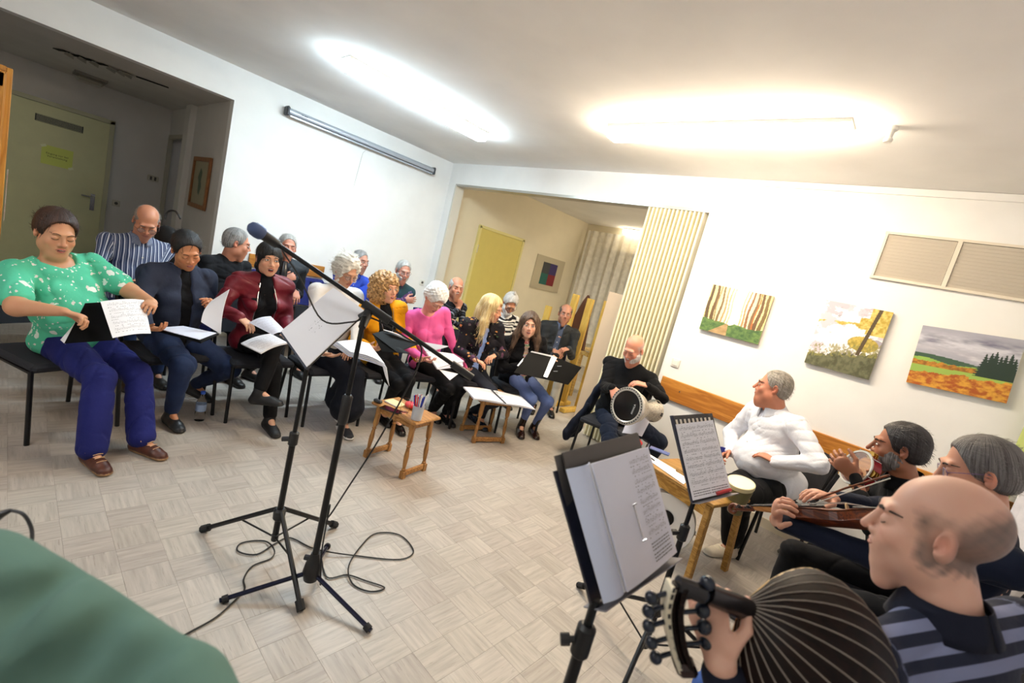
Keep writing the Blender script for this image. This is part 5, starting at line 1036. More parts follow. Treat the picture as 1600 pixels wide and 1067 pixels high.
# --- musicians
h = (-1.94, 3.92); a = -78
PE['drummer'] = person('balding man with short white beard in black sweater, tapping a goblet drum on his thigh', h, a, aty(990, 546, 3.80), (.04, -.86, -.42), MU, fat=.7, skin='cf8f76', neckf=.05,
    face=dict(eyes='closed', lip='a5605a', browc='9a8c84', blush=1.6, crop=('cfc6be', .6, .075), stub=0), hair=None, beard=dict(full=1, t=.004, c=('white_stubble', 'b9b0aa', 'e6e0dc')),
    top=dict(name='sweater', m=cloth('black_sweater', '0e0f12', rough=.95), neck='crew', loose=.004), legs=dict(name='jeans', m=cloth('dark_denim', '151b29', 'denim', c2='222b3f'), thick=1.12), shoes=dict(c='15120f'),
    Rr=dict(w=fp_(957, 606, h, a, .42), d=(.35, .62, -.62), n=(-.5, .25, -.6), curl=.32), L=dict(w=fp_(1012, 603, h, a, .42), d=(.35, -.95, .02), n=(-.2, -.1, -1), curl=.45, pole=(-.1, .9, -.6)),
    fR=dict(a=toe(938, 742, h, a, (1, -.1, 0)), d=(1, -.1, 0), out=0), fL=dict(a=toe(1010, 740, h, a, (1, .2, 0)), d=(1, .2, 0), out=.3), v=.005)
h = (-.56, 3.98); a = 232
PE['whiteshirt'] = person('heavy grey haired man with moustache in white shirt and black trousers, hands in his lap', h, a, aty(1208, 606, 3.82), (-.96, -.26, -.02), MU, fat=1.5, sc=1.04, skin='c58468',
    face=dict(lip='9c5a50', browc='4a3c36', fat=1, stub=.8, nose=1.2), hair='crew', hairc=('grey_crop', '7c7468', 'aaa49c'), hair_th=.003, beard=dict(mus=1, c=('grey_moustache', '9a948e', 'c8c4c0')),
    top=dict(name='shirt', m=cloth('white_shirt', 'e9eaf0', col2='dfe1ea', rough=.7), neck='shirt', loose=.012, fold=.0030, fr=40), legs=dict(m=black, thick=1.1), shoes=dict(c='d9cfbb', sole='e0d8c8', r=.6, lace='efe9dc'),
    Rr=dict(w=fp_(1142, 706, h, a, .30), d=(.8, .1, -.5), n=(0, .6, -.4), curl=.7, pole=(-.2, -.9, -.5)), L=dict(w=fp_(1212, 722, h, a, .26), d=(.45, -.95, .12), n=(-.2, 0, -1), curl=.4, pole=(-.1, .9, -.6)),
    fR=dict(a=toe(1108, 866, h, a, (1, .1, 0)), d=(1, .1, 0), out=-.1), fL=dict(p=(.30, .16, .09), out=.3), v=.0048)
h = (.17, 3.22); a = 196
PE['riq'] = person('dark haired bearded man in black shirt, tapping a red jingle drum by his face', h, a, aty(1404, 700, 3.02), (-.95, -.18, -.14), MU, skin='a06a4e', neckf=.05,
    face=dict(lip='8a4a42', browc='1a1412', stub=1.5, nose=1.3), hair='short', hairc=('dark_grey_streak', '100e10', '383436'), hair_th=.009, beard=dict(full=1, t=.001, c=('salt_stubble', '3e3a38', '8a8684')),
    top=dict(name='shirt', m=black, neck='shirt'), legs=dict(m=black), shoes=dict(c='14120f', lace='6a8a6a'),
    Rr=dict(w=aty(1348, 762, 2.92), d=(.6, .1, .5), n=(.3, .8, .3), curl=.8, pole=(-.1, -.8, -.7)), L=dict(w=aty(1336, 744, 2.80), d=(.9, 0, .5), n=(0, -.9, .1), curl=.6, pole=(-.1, .8, -.7)),
    fR=dict(a=atz(1262, 862, .10), d=(1, .15, 0)), fL=dict(p=(.46, .14, .09)), v=.0045)
h = (.36, 2.62); a = 196
PE['violinist'] = person('grey haired man with purple-rimmed glasses in navy sweater, playing a violin held low', h, a, aty(1528, 738, 2.40), (-.93, -.20, -.28), MU, sc=1.02, skin='c28d74', neckf=.05,
    face=dict(eyes='closed', lip='8a5048', browc='3a3230'), hair='short', hairc=('brown_silver', '3a3432', '7a7674'), hair_th=.008, glasses=dict(c='6a4a78', z=-.006),
    top=dict(name='sweater', m=cloth('navy_sweater', '141c30', col2='0f1626'), neck='crew', loose=.006), legs=dict(m=cloth('dark_trousers'), thick=1.1), shoes=dict(c='141414'),
    L=dict(w=aty(1213, 812, 2.08), d=(.25, .55, .75), n=(-.8, .3, .3), curl=.75, pole=(.0, .1, -1)), Rr=dict(w=aty(1302, 778, 2.45), d=(.9, .6, .1), n=(0, .2, -1), curl=.4, pole=(-.2, -.8, -.5)),
    fL=dict(p=(.40, .16, .09)), fR=dict(p=(.44, -.10, .09)), v=.004)
# ================================================================ chairs
steel = mat('black_steel', '131316', .35, .3); blackp = mat('black_plastic', '17171a', .45); padm = mat('seat_fabric', '24252b', .95, bump=.4, bscale=300); bluem = mat('blue_seat_fabric', '20286a', .95, bump=.4, bscale=300)
def make_chair(label, hip, az, pad, group, dz=0):
    a = math.radians(az); F = V(math.cos(a), math.sin(a), 0); Lc = V(-math.sin(a), math.cos(a), 0); o = V(hip[0], hip[1], 0); t = thing('padded_chair', label, 'chair', o, group); c = o+F*.06
    B('seat', pad, t, c+V(0, 0, .435), (.44, .45, .05), X=F, Y=Lc, bev=.018)
    MB().patch(lambda u, v: o-F*(.185+.03*math.sin(math.pi*u)+.10*v)+Lc*(.22*(2*u-1))+V(0, 0, .56+.29*v), 8, 4, .03).build('backrest', pad, t, smooth=True)
    for s in (-1, 1):
        MB().tube([c+F*.19+Lc*s*.215+V(0, 0, .42), c+F*.225+Lc*s*.222+V(0, 0, 0)], .0125, 8).build('leg', steel, t, smooth=True)
        MB().tube([c-F*.27+Lc*s*.222+V(0, 0, 0), c-F*.225+Lc*s*.205+V(0, 0, .42), c-F*.27+Lc*s*.20+V(0, 0, .60), c-F*.33+Lc*s*.19+V(0, 0, .84)], .0125, 8).build('leg', steel, t, smooth=True)
        MB().tube([c+F*.19+Lc*s*.215+V(0, 0, .41), c-F*.225+Lc*s*.21+V(0, 0, .41)], .011, 6).build('seat_frame', steel, t, smooth=True)
    return t
CL = {'mint': ('black padded chair under the woman in mint floral blouse', (-3.74, .24), 24), 'navy': ('black padded chair under the woman in navy shirt', (-3.88, .83), 14), 'red': ('black padded chair under the woman in burgundy jacket', (-3.80, 1.36), 4),
      'white': ('black padded chair under the white-haired woman in white top', (-3.62, 1.86), 2), 'curly': ('black padded chair under the woman in mustard cardigan', (-3.52, 2.32), -4), 'pink': ('black padded chair under the woman in pink sweater', (-3.42, 2.77), -10),
      'blonde': ('black padded chair under the blonde woman', (-3.24, 3.19), -14), 'brown': ('black padded chair under the woman in black cardigan and blue jeans', (-2.98, 3.66), -26), 'drummer': ('black padded chair under the drummer in black sweater', (-1.94, 3.92), -78),
      'shirt': ('black padded chair under the heavy man in white shirt', (-.56, 3.98), 232), 'riq': ('black padded chair under the man with the red jingle drum', (.17, 3.22), 196), 'violin': ('black padded chair under the violin player', (.36, 2.62), 196), 'oud': ('black padded chair under the lute player', (.30, 1.42), 160)}
for k, (lb, p, a) in CL.items(): make_chair(lb, p, a, padm, 'black padded chairs')
for lb, p, a in (('blue padded chair under the man in striped shirt', (-4.80, .72), 8), ('blue padded chair under the grey haired man in profile', (-4.82, 1.32), 25), ('blue padded chair under the man drinking from a flask', (-5.02, 1.98), 0), ('empty blue padded chair between the flask drinker and the man in bright blue', (-5.30, 2.34), 0), ('blue padded chair under the man in bright blue shirt', (-5.28, 2.80), 0),
                 ('blue padded chair under the man with folded arms', (-4.84, 3.10), -10), ('blue padded chair under the man resting chin on fist', (-4.30, 3.56), -12), ('blue padded chair under the man with topknot', (-3.92, 4.16), -20), ('blue padded chair under the man in dark grey jacket', (-3.46, 4.80), -48)): make_chair(lb, p, a, bluem, 'blue padded chairs')

# ================================================================ paper, folders, stands
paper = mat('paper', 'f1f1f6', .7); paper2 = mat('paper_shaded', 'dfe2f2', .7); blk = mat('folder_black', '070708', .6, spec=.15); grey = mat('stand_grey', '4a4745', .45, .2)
def quad(pts, dep):
    P = [atd(x, y, d) for (x, y), d in zip(pts, dep if hasattr(dep, '__len__') else [dep]*4)]
    return lambda u, v: (P[0]*(1-u)+P[1]*u)*(1-v)+(P[3]*(1-u)+P[2]*u)*v
def bulge(fn, h, ax='u'):
    n = nrm(np.cross(fn(1, 0)-fn(0, 0), fn(0, 1)-fn(0, 0))); n = n if np.dot(n, CAM-fn(.5, .5)) > 0 else -n
    return lambda u, v: fn(u, v)+n*h*math.sin(math.pi*(u if ax == 'u' else v))
def face_n(fn):
    n = nrm(np.cross(fn(1, .5)-fn(0, .5), fn(.5, 1)-fn(.5, 0))); return n if np.dot(n, CAM-fn(.5, .5)) > 0 else -n
def leaf(fn, name, m, parent, th=.002, nu=8, nv=6, **k):
    n = np.cross(fn(1, .5)-fn(0, .5), fn(.5, 1)-fn(.5, 0))
    if np.dot(n, CAM-fn(.5, .5)) < 0: f0 = fn; fn = lambda u, v: f0(1-u, v)
    return MB().patch(fn, nu, nv, th).build(name, m, parent, smooth=True, **k)
def music(fn, parent, rows, u0=.08, u1=.92, v0=.1, v1=.95, seed=1, words=False, cols=1, name='printed_music', dens=26, lw=.0035):
    """staves, notes and underlay printed on the sheet fn"""
    r = random.Random(seed); mb = MB(); off = .0007
    def q(ua, ub, va, vb):
        ps = []
        for u, v in ((ua, va), (ub, va), (ub, vb), (ua, vb)): ps.append(fn(u, v)+face_n(fn)*off)
        mb.add(ps, [(0, 1, 2, 3)])
    for c in range(cols):
        a = u0+(u1-u0)*c/cols+.01; b = u0+(u1-u0)*(c+1)/cols-.02; dv = (v1-v0)/rows
        for k in range(rows):
            v = v0+dv*k
            if words and k >= rows*.8:
                for z in range(3):
                    u = a
                    while u < b: w_ = r.uniform(.015, .05); q(u, min(u+w_, b), v+dv*(.1+.3*z), v+dv*(.2+.3*z)); u += w_+.012
                continue
            for l in range(5):
                for s_ in range(6): q(a+(b-a)*s_/6, a+(b-a)*(s_+1)/6, v+dv*.075*l, v+dv*.075*l+lw*.22)
            n = int(dens*(b-a))
            for z in range(n):
                u = a+(b-a)*(z+.5)/n+r.uniform(-.004, .004); vv = v+dv*r.uniform(-.04, .28); q(u, u+.009, vv, vv+dv*.075)
                if r.random() < .8: q(u+.0075, u+.009, vv-dv*.22, vv+dv*.03)
                if r.random() < .35: q(u, u+.022, vv-dv*.23, vv-dv*.19)
            u = a
            while u < b: w_ = r.uniform(.01, .03); (q(u, min(u+w_, b), v+dv*.56, v+dv*.62) if r.random() < .55 else None); u += w_+.02
    mb.build(name, mat('print_ink', '55565e', .7), parent)

# --- what the singers hold
t = thing('song_folder', 'black folder with a white music sheet held by the woman in mint blouse', 'folder', atd(160, 520, 2.05), 'song folders'); D_ = 2.50
c = quad([(134, 474), (186, 470), (180, 531), (100, 537)], [D_-.04, D_+.10, D_+.05, D_-.08]); leaf(c, 'cover', blk, t, .006); leaf(quad([(121, 500), (134, 476), (101, 537), (94, 531)], [D_-.04, D_-.035, D_-.075, D_-.06]), 'page_edges', paper, t, .004)
c = bulge(quad([(157, 471), (225, 468.5), (236, 521), (176, 528)], [D_-.03, D_+.2, D_+.14, D_-.06]), .02); c2 = lambda u, v, c=c: c(u, v)+(V(0, 0, 0) if u > .12 else V(0, 0, -.01)); leaf(c, 'music_sheet', paper, t, .002, 12, 6); music(c, t, 5, seed=3, dens=30)
t = thing('song_folder', 'open black folder with a page raised, on the lap of the navy-shirted woman', 'folder', atd(300, 520, 2.55), 'song folders')
leaf(quad([(236, 513), (286, 510), (342, 521), (314, 534)], [2.84, 3.02, 2.96, 2.74]), 'cover', blk, t, .010); c = bulge(quad([(358, 452), (345, 522), (314, 503), (330, 470)], [3.05, 3.0, 2.96, 3.04]), .02); leaf(c, 'raised_page', paper, t, .003)
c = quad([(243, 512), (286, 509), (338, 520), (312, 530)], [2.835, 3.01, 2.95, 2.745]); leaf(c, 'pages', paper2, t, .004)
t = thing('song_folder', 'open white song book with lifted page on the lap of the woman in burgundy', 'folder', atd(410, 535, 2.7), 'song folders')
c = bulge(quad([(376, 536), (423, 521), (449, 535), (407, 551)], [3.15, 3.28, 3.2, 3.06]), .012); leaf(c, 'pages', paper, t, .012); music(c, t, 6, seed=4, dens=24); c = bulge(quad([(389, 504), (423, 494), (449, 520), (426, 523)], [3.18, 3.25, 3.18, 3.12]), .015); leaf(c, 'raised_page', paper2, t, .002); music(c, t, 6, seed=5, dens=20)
t = thing('song_folder', 'thick stack of loose song sheets on the lap of the white-haired woman', 'folder', atd(560, 555, 2.85), 'song folders')
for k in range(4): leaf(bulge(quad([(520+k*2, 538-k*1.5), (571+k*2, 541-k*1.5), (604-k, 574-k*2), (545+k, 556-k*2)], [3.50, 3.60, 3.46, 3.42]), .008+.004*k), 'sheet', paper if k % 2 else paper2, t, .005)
leaf(quad([(596, 566), (604, 574), (608, 603), (602, 588)], [3.47, 3.45, 3.45, 3.46]), 'hanging_sheet', paper, t, .002)
t = thing('song_folder', 'black folder with grey page held open by the woman in mustard cardigan', 'folder', atd(620, 535, 3.1), 'song folders')
leaf(quad([(582, 521), (599, 517), (657, 536), (620, 550)], [3.66, 3.74, 3.82, 3.64]), 'cover', blk, t, .008); leaf(quad([(582, 521), (597, 549), (640, 552), (620, 540)], [3.66, 3.62, 3.66, 3.7]), 'cover', blk, t, .006); leaf(quad([(599, 515.5), (612, 519), (659, 538), (655, 540)], [3.73, 3.73, 3.81, 3.81]), 'pages', paper, t, .006); leaf(quad([(654, 533), (702, 541), (682, 547), (665, 549)], [3.84, 3.92, 3.86, 3.8]), 'grey_page', mat('grey_page', 'b9bcc8', .5), t, .003)
t = thing('ring_binder', 'thick white ring binder on the lap of the woman in pink sweater', 'binder', atd(700, 565, 3.2), 'song folders')
c = bulge(quad([(666, 549), (709, 553), (725, 564), (683, 575)], [4.04, 4.2, 4.16, 3.98]), .01); leaf(c, 'pages', paper, t, .02); music(c, t, 6, seed=8, dens=22); leaf(quad([(668, 554), (684, 577), (724, 572), (722, 563)], [4.03, 3.98, 4.14, 4.15]), 'cover', paper2, t, .006); leaf(quad([(686, 577), (716, 584), (703, 594), (694, 585)], [4.0, 4.08, 4.0, 4.0]), 'loose_sheet', paper, t, .003)
t = thing('song_folder', 'large open black folder with silver clip held by the woman in blue jeans', 'folder', atd(855, 575, 3.55), 'song folders')
leaf(quad([(826, 550), (866, 557), (851, 592), (803, 582)], [4.40, 4.46, 4.34, 4.28]), 'cover', blk, t, .008); leaf(quad([(866, 557), (909, 574), (888, 601), (851, 592)], [4.46, 4.56, 4.44, 4.34]), 'cover', blk, t, .008); leaf(quad([(862, 557), (870, 559), (855, 590), (849, 588)], [4.445, 4.45, 4.33, 4.33]), 'clip_bar', mat('clip_silver', '9fa3a8', .3, .8), t, .006)
leaf(quad([(817, 560), (820, 560), (810, 572), (808, 571)], [4.38, 4.38, 4.27, 4.27]), 'page_edges', paper, t, .003); leaf(quad([(831, 548.5), (866, 556), (865, 558.5), (829, 550)], [4.39, 4.45, 4.45, 4.39]), 'page_edges', paper, t, .003)
for x, y in ((874, 572), (868, 580)): B('paper_tab', mat('clip_silver'), t, atd(x, y, 4.38), (.04, .004, .008), X=CR, Y=CF)
t = tag(leaf(quad([(176, 443), (196, 439), (194, 446), (174, 449)], [3.41]*4), 'writing_pad', paper2, None, .006), 'small writing pad in the hands of the man in striped shirt', 'pad'); tag(MB().tube([atd(171, 414, 3.36), atd(184, 440, 3.40)], .006, 6).build('pen', mat('purple_pen', '5a2a9a', .3), None, smooth=True), 'purple pen held by the bald man in striped shirt', 'pen')
tag(MB().lathe(atd(441, 440, 4.53), atd(446, 401, 4.53)-atd(441, 440, 4.53), [(.034, 0), (.036, .01), (.036, .13), (.030, .16), (.030, .20), (.0, .20)], 16).build('flask', mat('dark_flask', '15161c', .15), None, smooth=True), 'dark shiny flask held to the mouth of the man in padded vest', 'flask')
tag(MB().tube([atd(740, 550, 4.18), atd(747, 568, 4.2)], .005, 5).build('reading_glasses', mat('glasses_dark', '2a1a1a', .3)), 'folded dark reading glasses in the hand of the blonde woman', 'glasses')
wristband(PE['blonde'], 1, mat('watch_gold', 'b8a070', .25, .9), .033, .022, name='watch'); wristband(PE['thermos'], 1, mat('watch_steel', '9a9a9a', .25, .9), .031, .018, name='watch'); wristband(PE['navy'], 1, mat('green_beads', '8fb8a0', .3), .031, .010); wristband(PE['red'], -1, mat('pearl', 'd8d0c4', .25), .030, .008); wristband(PE['white'], 1, mat('pearl'), .032, .012)
# necklace of the curly haired woman
p = PE['curly']; tube_pts = [p['nb']+p['Lt']*.06*s+p['Ft']*(.075+.09*k)-p['S']*(.02+.28*k) for s, k in ((1, 0), (.95, .35), (.6, .75), (0, 1), (-.6, .75), (-.95, .35), (-1, 0))]
MB().tube([q+p['Ft']*.035*(.3+abs(i-3)*.0) for i, q in enumerate(tube_pts)], .0022, 5).build('necklace', mat('silver', 'c9c9cc', .2, 1), p['root'], smooth=True)

# --- music stands
def tripod(t, c, r, angs, zh, m, foot, rod=.0085, knob=True):
    """three legs out of a collar at height zh; struts to the lower hub"""
    c = V(c[0], c[1], 0); MB().lathe(c+V(0, 0, zh-.05), (0, 0, 1), [(.018, 0), (.026, .01), (.028, .05), (.020, .06)], 14).build('collar', blackp, t, smooth=True); MB().lathe(c+V(0, 0, .09), (0, 0, 1), [(.012, 0), (.016, .005), (.016, .035), (.011, .04)], 12).build('lower_hub', blackp, t, smooth=True)
    for a in angs:
        d = V(math.cos(a), math.sin(a), 0); e = c+d*r+V(0, 0, .012); s_ = c+d*.02+V(0, 0, zh)
        l = MB().tube([s_, e], rod, 8).build('leg', m, t, smooth=True); MB().tube([e+(s_-e)*.09, e-(s_-e)*.005], rod*1.7, 8).build('rubber_foot', foot, l, smooth=True)
        q = s_+(e-s_)*.48; MB().tube([q, c+d*.012+V(0, 0, .11)], .0045, 6).build('strut', m, l)
def ang(c, p): return math.atan2(p[1]-c[1], p[0]-c[0])
rub = mat('rubber', '1c1c1e', .8)
# singer's stand, white sheets
c0 = atz(437, 800, .24); f1, f2 = atz(316, 830, 0), atz(450, 920, 0); a1, a2 = ang(c0, f1), ang(c0, f2); a3 = math.atan2(-(math.sin(a1)+math.sin(a2)), -(math.cos(a1)+math.cos(a2)))
t = thing('music_stand', 'black folding music stand carrying a bare white sheet in front of the singers', 'music stand', (c0[0], c0[1], 0)); tripod(t, c0, float(np.linalg.norm(f1[:2]-c0[:2])), (a1, a2, a3), .25, steel, rub, .011)
pt = atz(477, 574, 1.0); top = V(c0[0], c0[1], 1.02); MB().tube([c0*V(1, 1, 0)+V(0, 0, .1), V(c0[0], c0[1], .62)], .014, 10).build('lower_tube', steel, t, smooth=True); MB().tube([V(c0[0], c0[1], .6), top], .010, 10).build('upper_tube', steel, t, smooth=True)
MB().lathe(V(c0[0], c0[1], .58), (0, 0, 1), [(.016, 0), (.021, .005), (.021, .06), (.014, .065)], 14).build('clamp', blackp, t, smooth=True); MB().tube([V(c0[0], c0[1], .61), V(c0[0], c0[1], .61)-CR*.05], .012, 8).build('knob', blackp, t, smooth=True)
dd = float((top-CAM) @ CF); desk = quad([(439, 517), (521, 449), (571, 486), (479, 573)], [dd+.02, dd+.10, dd+.02, dd-.06]); n_ = face_n(desk)
leaf(lambda u, v: desk(u, v)-n_*.012, 'desk', grey, t, .004); leaf(lambda u, v: desk(-.03+.06*u, v)-n_*.004, 'desk_edge', mat('stand_blue_black', '20263c', .4), t, .02)
ms = tag(leaf(desk, 'music_sheet', paper, None, .006), 'blank looking white sheets on the stand in front of the singers', 'sheet music', 'music on the stands'); music(desk, ms, 2, .3, .6, .35, .6, seed=9, dens=6, lw=.001)
# near stand
def stand(label, base, ztop, zcol, foot_px, r, zh):
    t = thing('music_stand', label, 'music stand', (base[0], base[1], 0)); tripod(t, base, r, foot_px, zh, steel, rub, .010)
    MB().tube([V(base[0], base[1], .1), V(base[0], base[1], zcol)], .0135, 12).build('lower_tube', steel, t, smooth=True); MB().tube([V(base[0], base[1], zcol-.02), V(base[0], base[1], ztop)], .010, 12).build('upper_tube', steel, t, smooth=True)
    MB().lathe(V(base[0], base[1], zcol-.05), (0, 0, 1), [(.016, 0), (.021, .006), (.021, .07), (.014, .078)], 16).build('clamp', blackp, t, smooth=True)
    k = MB(); k.tube([V(base[0], base[1], zcol-.01), V(base[0], base[1], zcol-.01)-CR*.035], .007, 8); k.tube([V(base[0], base[1], zcol-.01)-CR*.03, V(base[0], base[1], zcol-.01)-CR*.05], .013, 8); k.build('knob', blackp, t, smooth=True); return t
bn = atd(925, 955, 1.0); t = stand('near black music stand holding a thick open folder of music', bn, bn[2]+.03, bn[2]-.06, (2.4, 4.5, .3), .33, .28)
desk = quad([(872, 712), (1002, 676), (1050, 868), (928, 948)], [1.02, 1.26, 1.20, .99]); nd = face_n(desk)
leaf(lambda u, v: desk(u, v)-nd*.010, 'desk', grey, t, .003); leaf(lambda u, v: desk(.06+.90*u, -.01+.14*v)-nd*.004, 'desk_flap', mat('stand_metal', '55504c', .45, .3), t, .004)
leaf(lambda u, v: desk(u, 1.0)-nd*(.028-.06*v)+V(0, 0, -.004), 'ledge', mat('ledge_grey', '8d8c94', .35, .3), t, .003)
mfo = thing('music_folder', 'thick open folder of printed music on the nearest stand', 'sheet music', desk(.5, .5), 'music on the stands')
leaf(lambda u, v: quad([(868, 736), (1003, 697), (1046, 866), (927, 945)], [1.02, 1.25, 1.19, .985])(u, v)-nd*.003, 'cover', mat('folder_navy', '15182a', .4), mfo, .006)
bk = quad([(872, 735), (1001, 699), (1046, 864), (930, 943)], [1.015, 1.25, 1.185, .98])
def lf(u, v): return bk(.02+.30*u, v)+nd*(.004+.030*math.sin(math.pi*min(1, .15+u*.85)))
leaf(lf, 'left_pages', mat('paper_blue', 'd3dcf4', .7), mfo, .003, 10, 4)
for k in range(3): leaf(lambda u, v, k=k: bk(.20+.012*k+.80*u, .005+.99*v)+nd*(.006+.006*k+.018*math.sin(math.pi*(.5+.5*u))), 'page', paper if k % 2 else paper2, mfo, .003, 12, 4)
pg = lambda u, v: bk(.224+.776*u, .005+.99*v)+nd*(.0195+.018*math.sin(math.pi*(.5+.5*u)))
music(pg, mfo, 10, .55, .97, .07, .96, seed=11, words=True, dens=34)
for v in (.42, .72):
    MB().tube([pg(.40, v)+nd*.004, pg(.42, v-.01)+nd*.012, pg(.46, v)+nd*.004], .002, 5).build('ring', mat('chrome'), mfo)
MB().tube([pg(.42, .42)+nd*.004, pg(.42, .72)+nd*.004], .0022, 5).build('spine_wire', mat('chrome'), mfo)
# middle stand
bm_ = atd(1083, 786, 2.0); t = stand('black music stand between the white-shirted man and the lute player', bm_, bm_[2]+.03, bm_[2]-.13, (ang(bm_, V(-.98, 2.21)), ang(bm_, V(-.98, 2.21))+2.1, ang(bm_, V(-.98, 2.21))-2.1), .5, .31)
desk = quad([(1051, 649), (1115, 645), (1145, 770), (1084, 786)], [2.06, 2.12, 2.02, 1.97]); nd = face_n(desk); leaf(lambda u, v: desk(u, v)-nd*.01, 'desk', grey, t, .004); leaf(lambda u, v: desk(-.03+.05*u, v)-nd*.002, 'desk_edge', mat('stand_blue_black'), t, .012)
for k in range(9): leaf(lambda u, v, k=k: desk(.06+.1*k+.045*u, .05+.06*v)-nd*.006, 'cutout', mat('cutout_pale', 'e8dfd0', .7), t, .001, 2, 2)
leaf(lambda u, v: desk(u, 1.0)-nd*(.012-.05*v), 'ledge', mat('ledge_grey'), t, .003)
ms = thing('music_sheet', 'two printed pages of music on the middle stand', 'sheet music', desk(.5, .5), 'music on the stands'); pg = quad([(1056, 663), (1114, 656), (1143, 768), (1083, 782)], [2.05, 2.11, 2.015, 1.965]); leaf(pg, 'page', paper, ms, .003); music(pg, ms, 9, .04, .97, .06, .98, seed=21, cols=2, words=True, dens=44)
tag(MB().tube([atd(1120, 771, 1.99), atd(1142, 765, 2.0)], .008, 8).build('marker_pen', mat('red_marker', 'b02a34', .3), None, smooth=True), 'red marker pen on the ledge of the middle stand', 'pen')
# ================================================================ microphone and its stand
mc = V(-1.66, .99, 0); t = thing('microphone_stand', 'black tripod microphone stand with a long slanting boom', 'microphone stand', mc)
fe = [atz(342, 943, .0), atz(579, 990, .0), atz(512, 855, .0)]; hub = mc+V(0, 0, .13); m_ = MB()
MB().lathe(mc+V(0, 0, .05), (0, 0, 1), [(.010, 0), (.03, .01), (.040, .05), (.034, .09), (.022, .12), (.018, .14)], 16).build('tripod_hub', blackp, t, smooth=True)
bluerod = mat('rod_sheen', '1b1e38', .2, .5)
for f in fe:
    d = nrm((f-mc)*V(1, 1, 0)); e = f+V(0, 0, .014); l = MB().tube([mc+d*.03+V(0, 0, .09), e], .0095, 10).build('leg', bluerod, t, smooth=True); MB().tube([e+(mc+V(0, 0, .09)-e)*.09, e-d*.01], .016, 10).build('rubber_foot', rub, l, smooth=True)
MB().tube([mc+V(0, 0, .1), mc+V(0, 0, .84)], .0145, 12).build('lower_tube', steel, t, smooth=True); MB().lathe(mc+V(0, 0, .80), (0, 0, 1), [(.016, 0), (.021, .01), (.021, .12), (.014, .13)], 14).build('height_clutch', blackp, t, smooth=True); MB().tube([mc+V(0, 0, .9), mc+V(0, 0, 1.27)], .010, 12).build('upper_tube', steel, t, smooth=True)
MB().tube([mc+V(0, 0, .16), mc+V(0, 0, .17)-CR*.045], .012, 8).build('knob', blackp, t, smooth=True)
m0 = atd(440, 386, 1.85); m1 = atd(735, 588, 2.05); bd = nrm(m1-m0); jc = m0+bd*np.dot(mc+V(0, 0, 1.29)-m0, bd)
MB().tube([m0, m1], .0095, 12).build('boom', steel, t, smooth=True); MB().tube([m1-bd*.10, m1+bd*.01], .017, 12).build('counterweight', blackp, t, smooth=True); MB().tube([jc-bd*.03, jc+bd*.10], .019, 12).build('boom_sleeve', blackp, t, smooth=True)
k = MB(); k.tube([mc+V(0, 0, 1.22), jc-V(0, 0, .02)], [.015, .020], 10); k.tube([jc-CR*.0-V(0, 0, .01)+CR*.01, jc-CR*.03-V(0, 0, .045)], [.012, .016], 8); k.build('tilt_clutch', blackp, t, smooth=True)
mi = thing('microphone', 'black handheld microphone clipped at the raised end of the boom', 'microphone', m0); mb_ = m0-bd*.02; me_ = atd(392, 354, 1.76); md = nrm(me_-mb_); Lm = float(np.linalg.norm(me_-mb_))
MB().lathe(mb_-md*.02, md, [(.010, 0), (.0125, .01), (.0155, Lm*.45), (.020, Lm*.72), (.0215, Lm*.74)], 18).build('body', mat('mic_body', '1e2026', .35, .4), mi, smooth=True)
MB().lathe(mb_+md*(Lm*.72-.02), md, [(.0225, 0), (.0265, .006), (.0285, .022), (.0270, .040), (.020, .054), (.008, .061), (0, .062)], 20).build('grille', mat('mic_grille', '4a5a80', .45, .6, bump=.8, bscale=600), mi, smooth=True)
MB().tube([mb_+md*.0, mb_+md*.075], [.019, .021], 14).build('clip', blackp, mi, smooth=True)
cab = mat('cable', '141416', .5); z0 = .0065
flo = [(500, 861), (510, 901), (542, 898), (571, 907), (601, 918), (579, 924), (551, 912), (545, 884), (565, 852), (588, 833), (625, 836), (646, 861), (623, 874), (556, 868), (513, 862), (485, 855), (453, 840), (430, 849), (401, 866), (372, 861), (378, 848), (413, 845), (428, 858), (424, 872), (395, 884), (381, 904), (382, 921), (367, 938), (338, 964), (303, 984), (277, 997), (258, 997), (225, 985)]
up = [mb_-md*.02, mb_-md*.04-V(0, 0, .02), m0+bd*.10-V(0, 0, .07), m0+bd*.22-V(0, 0, .17), jc-bd*.06-V(0, 0, .10), jc+bd*.02-V(0, 0, .035), jc+bd*.2-V(0, 0, .02), m1-bd*.26-V(0, 0, .015), m1-bd*.25-V(0, 0, .08), atd(640, 600, 2.0), atd(590, 690, 2.02), atd(545, 760, 2.03), atd(513, 808, 2.04), mc+CR*.02+V(0, 0, .42), mc+CR*.025+V(0, 0, .2), mc+CR*.05-CU*0+V(0, 0, .03)]
zz = lambda i: z0+(.012 if i in (7, 14, 22) else 0)
tag(MB().tube(spline(up+[atz(x, y, zz(i)) for i, (x, y) in enumerate(flo)], 6), .0036, 6).build('microphone_cable', cab, None, smooth=True), 'black microphone cable hanging off the boom and looping over the floor', 'cable')
# plug and lead at the left
pl = thing('cable_plug', 'black cable with plug curving down at the left edge', 'cable', atd(15, 800, .95)); MB().tube([atd(-14, 815, .93), atd(2, 803, .94), atd(17, 797, .95)], [.009, .008, .004], 8).build('plug', blackp, pl, smooth=True); MB().tube(spline([atd(15, 797, .95), atd(36, 803, .95), atd(48, 822, .95), atd(50, 842, .94), atd(44, 870, .92), atd(30, 900, .9)], 6), .0034, 6).build('lead', cab, pl, smooth=True)
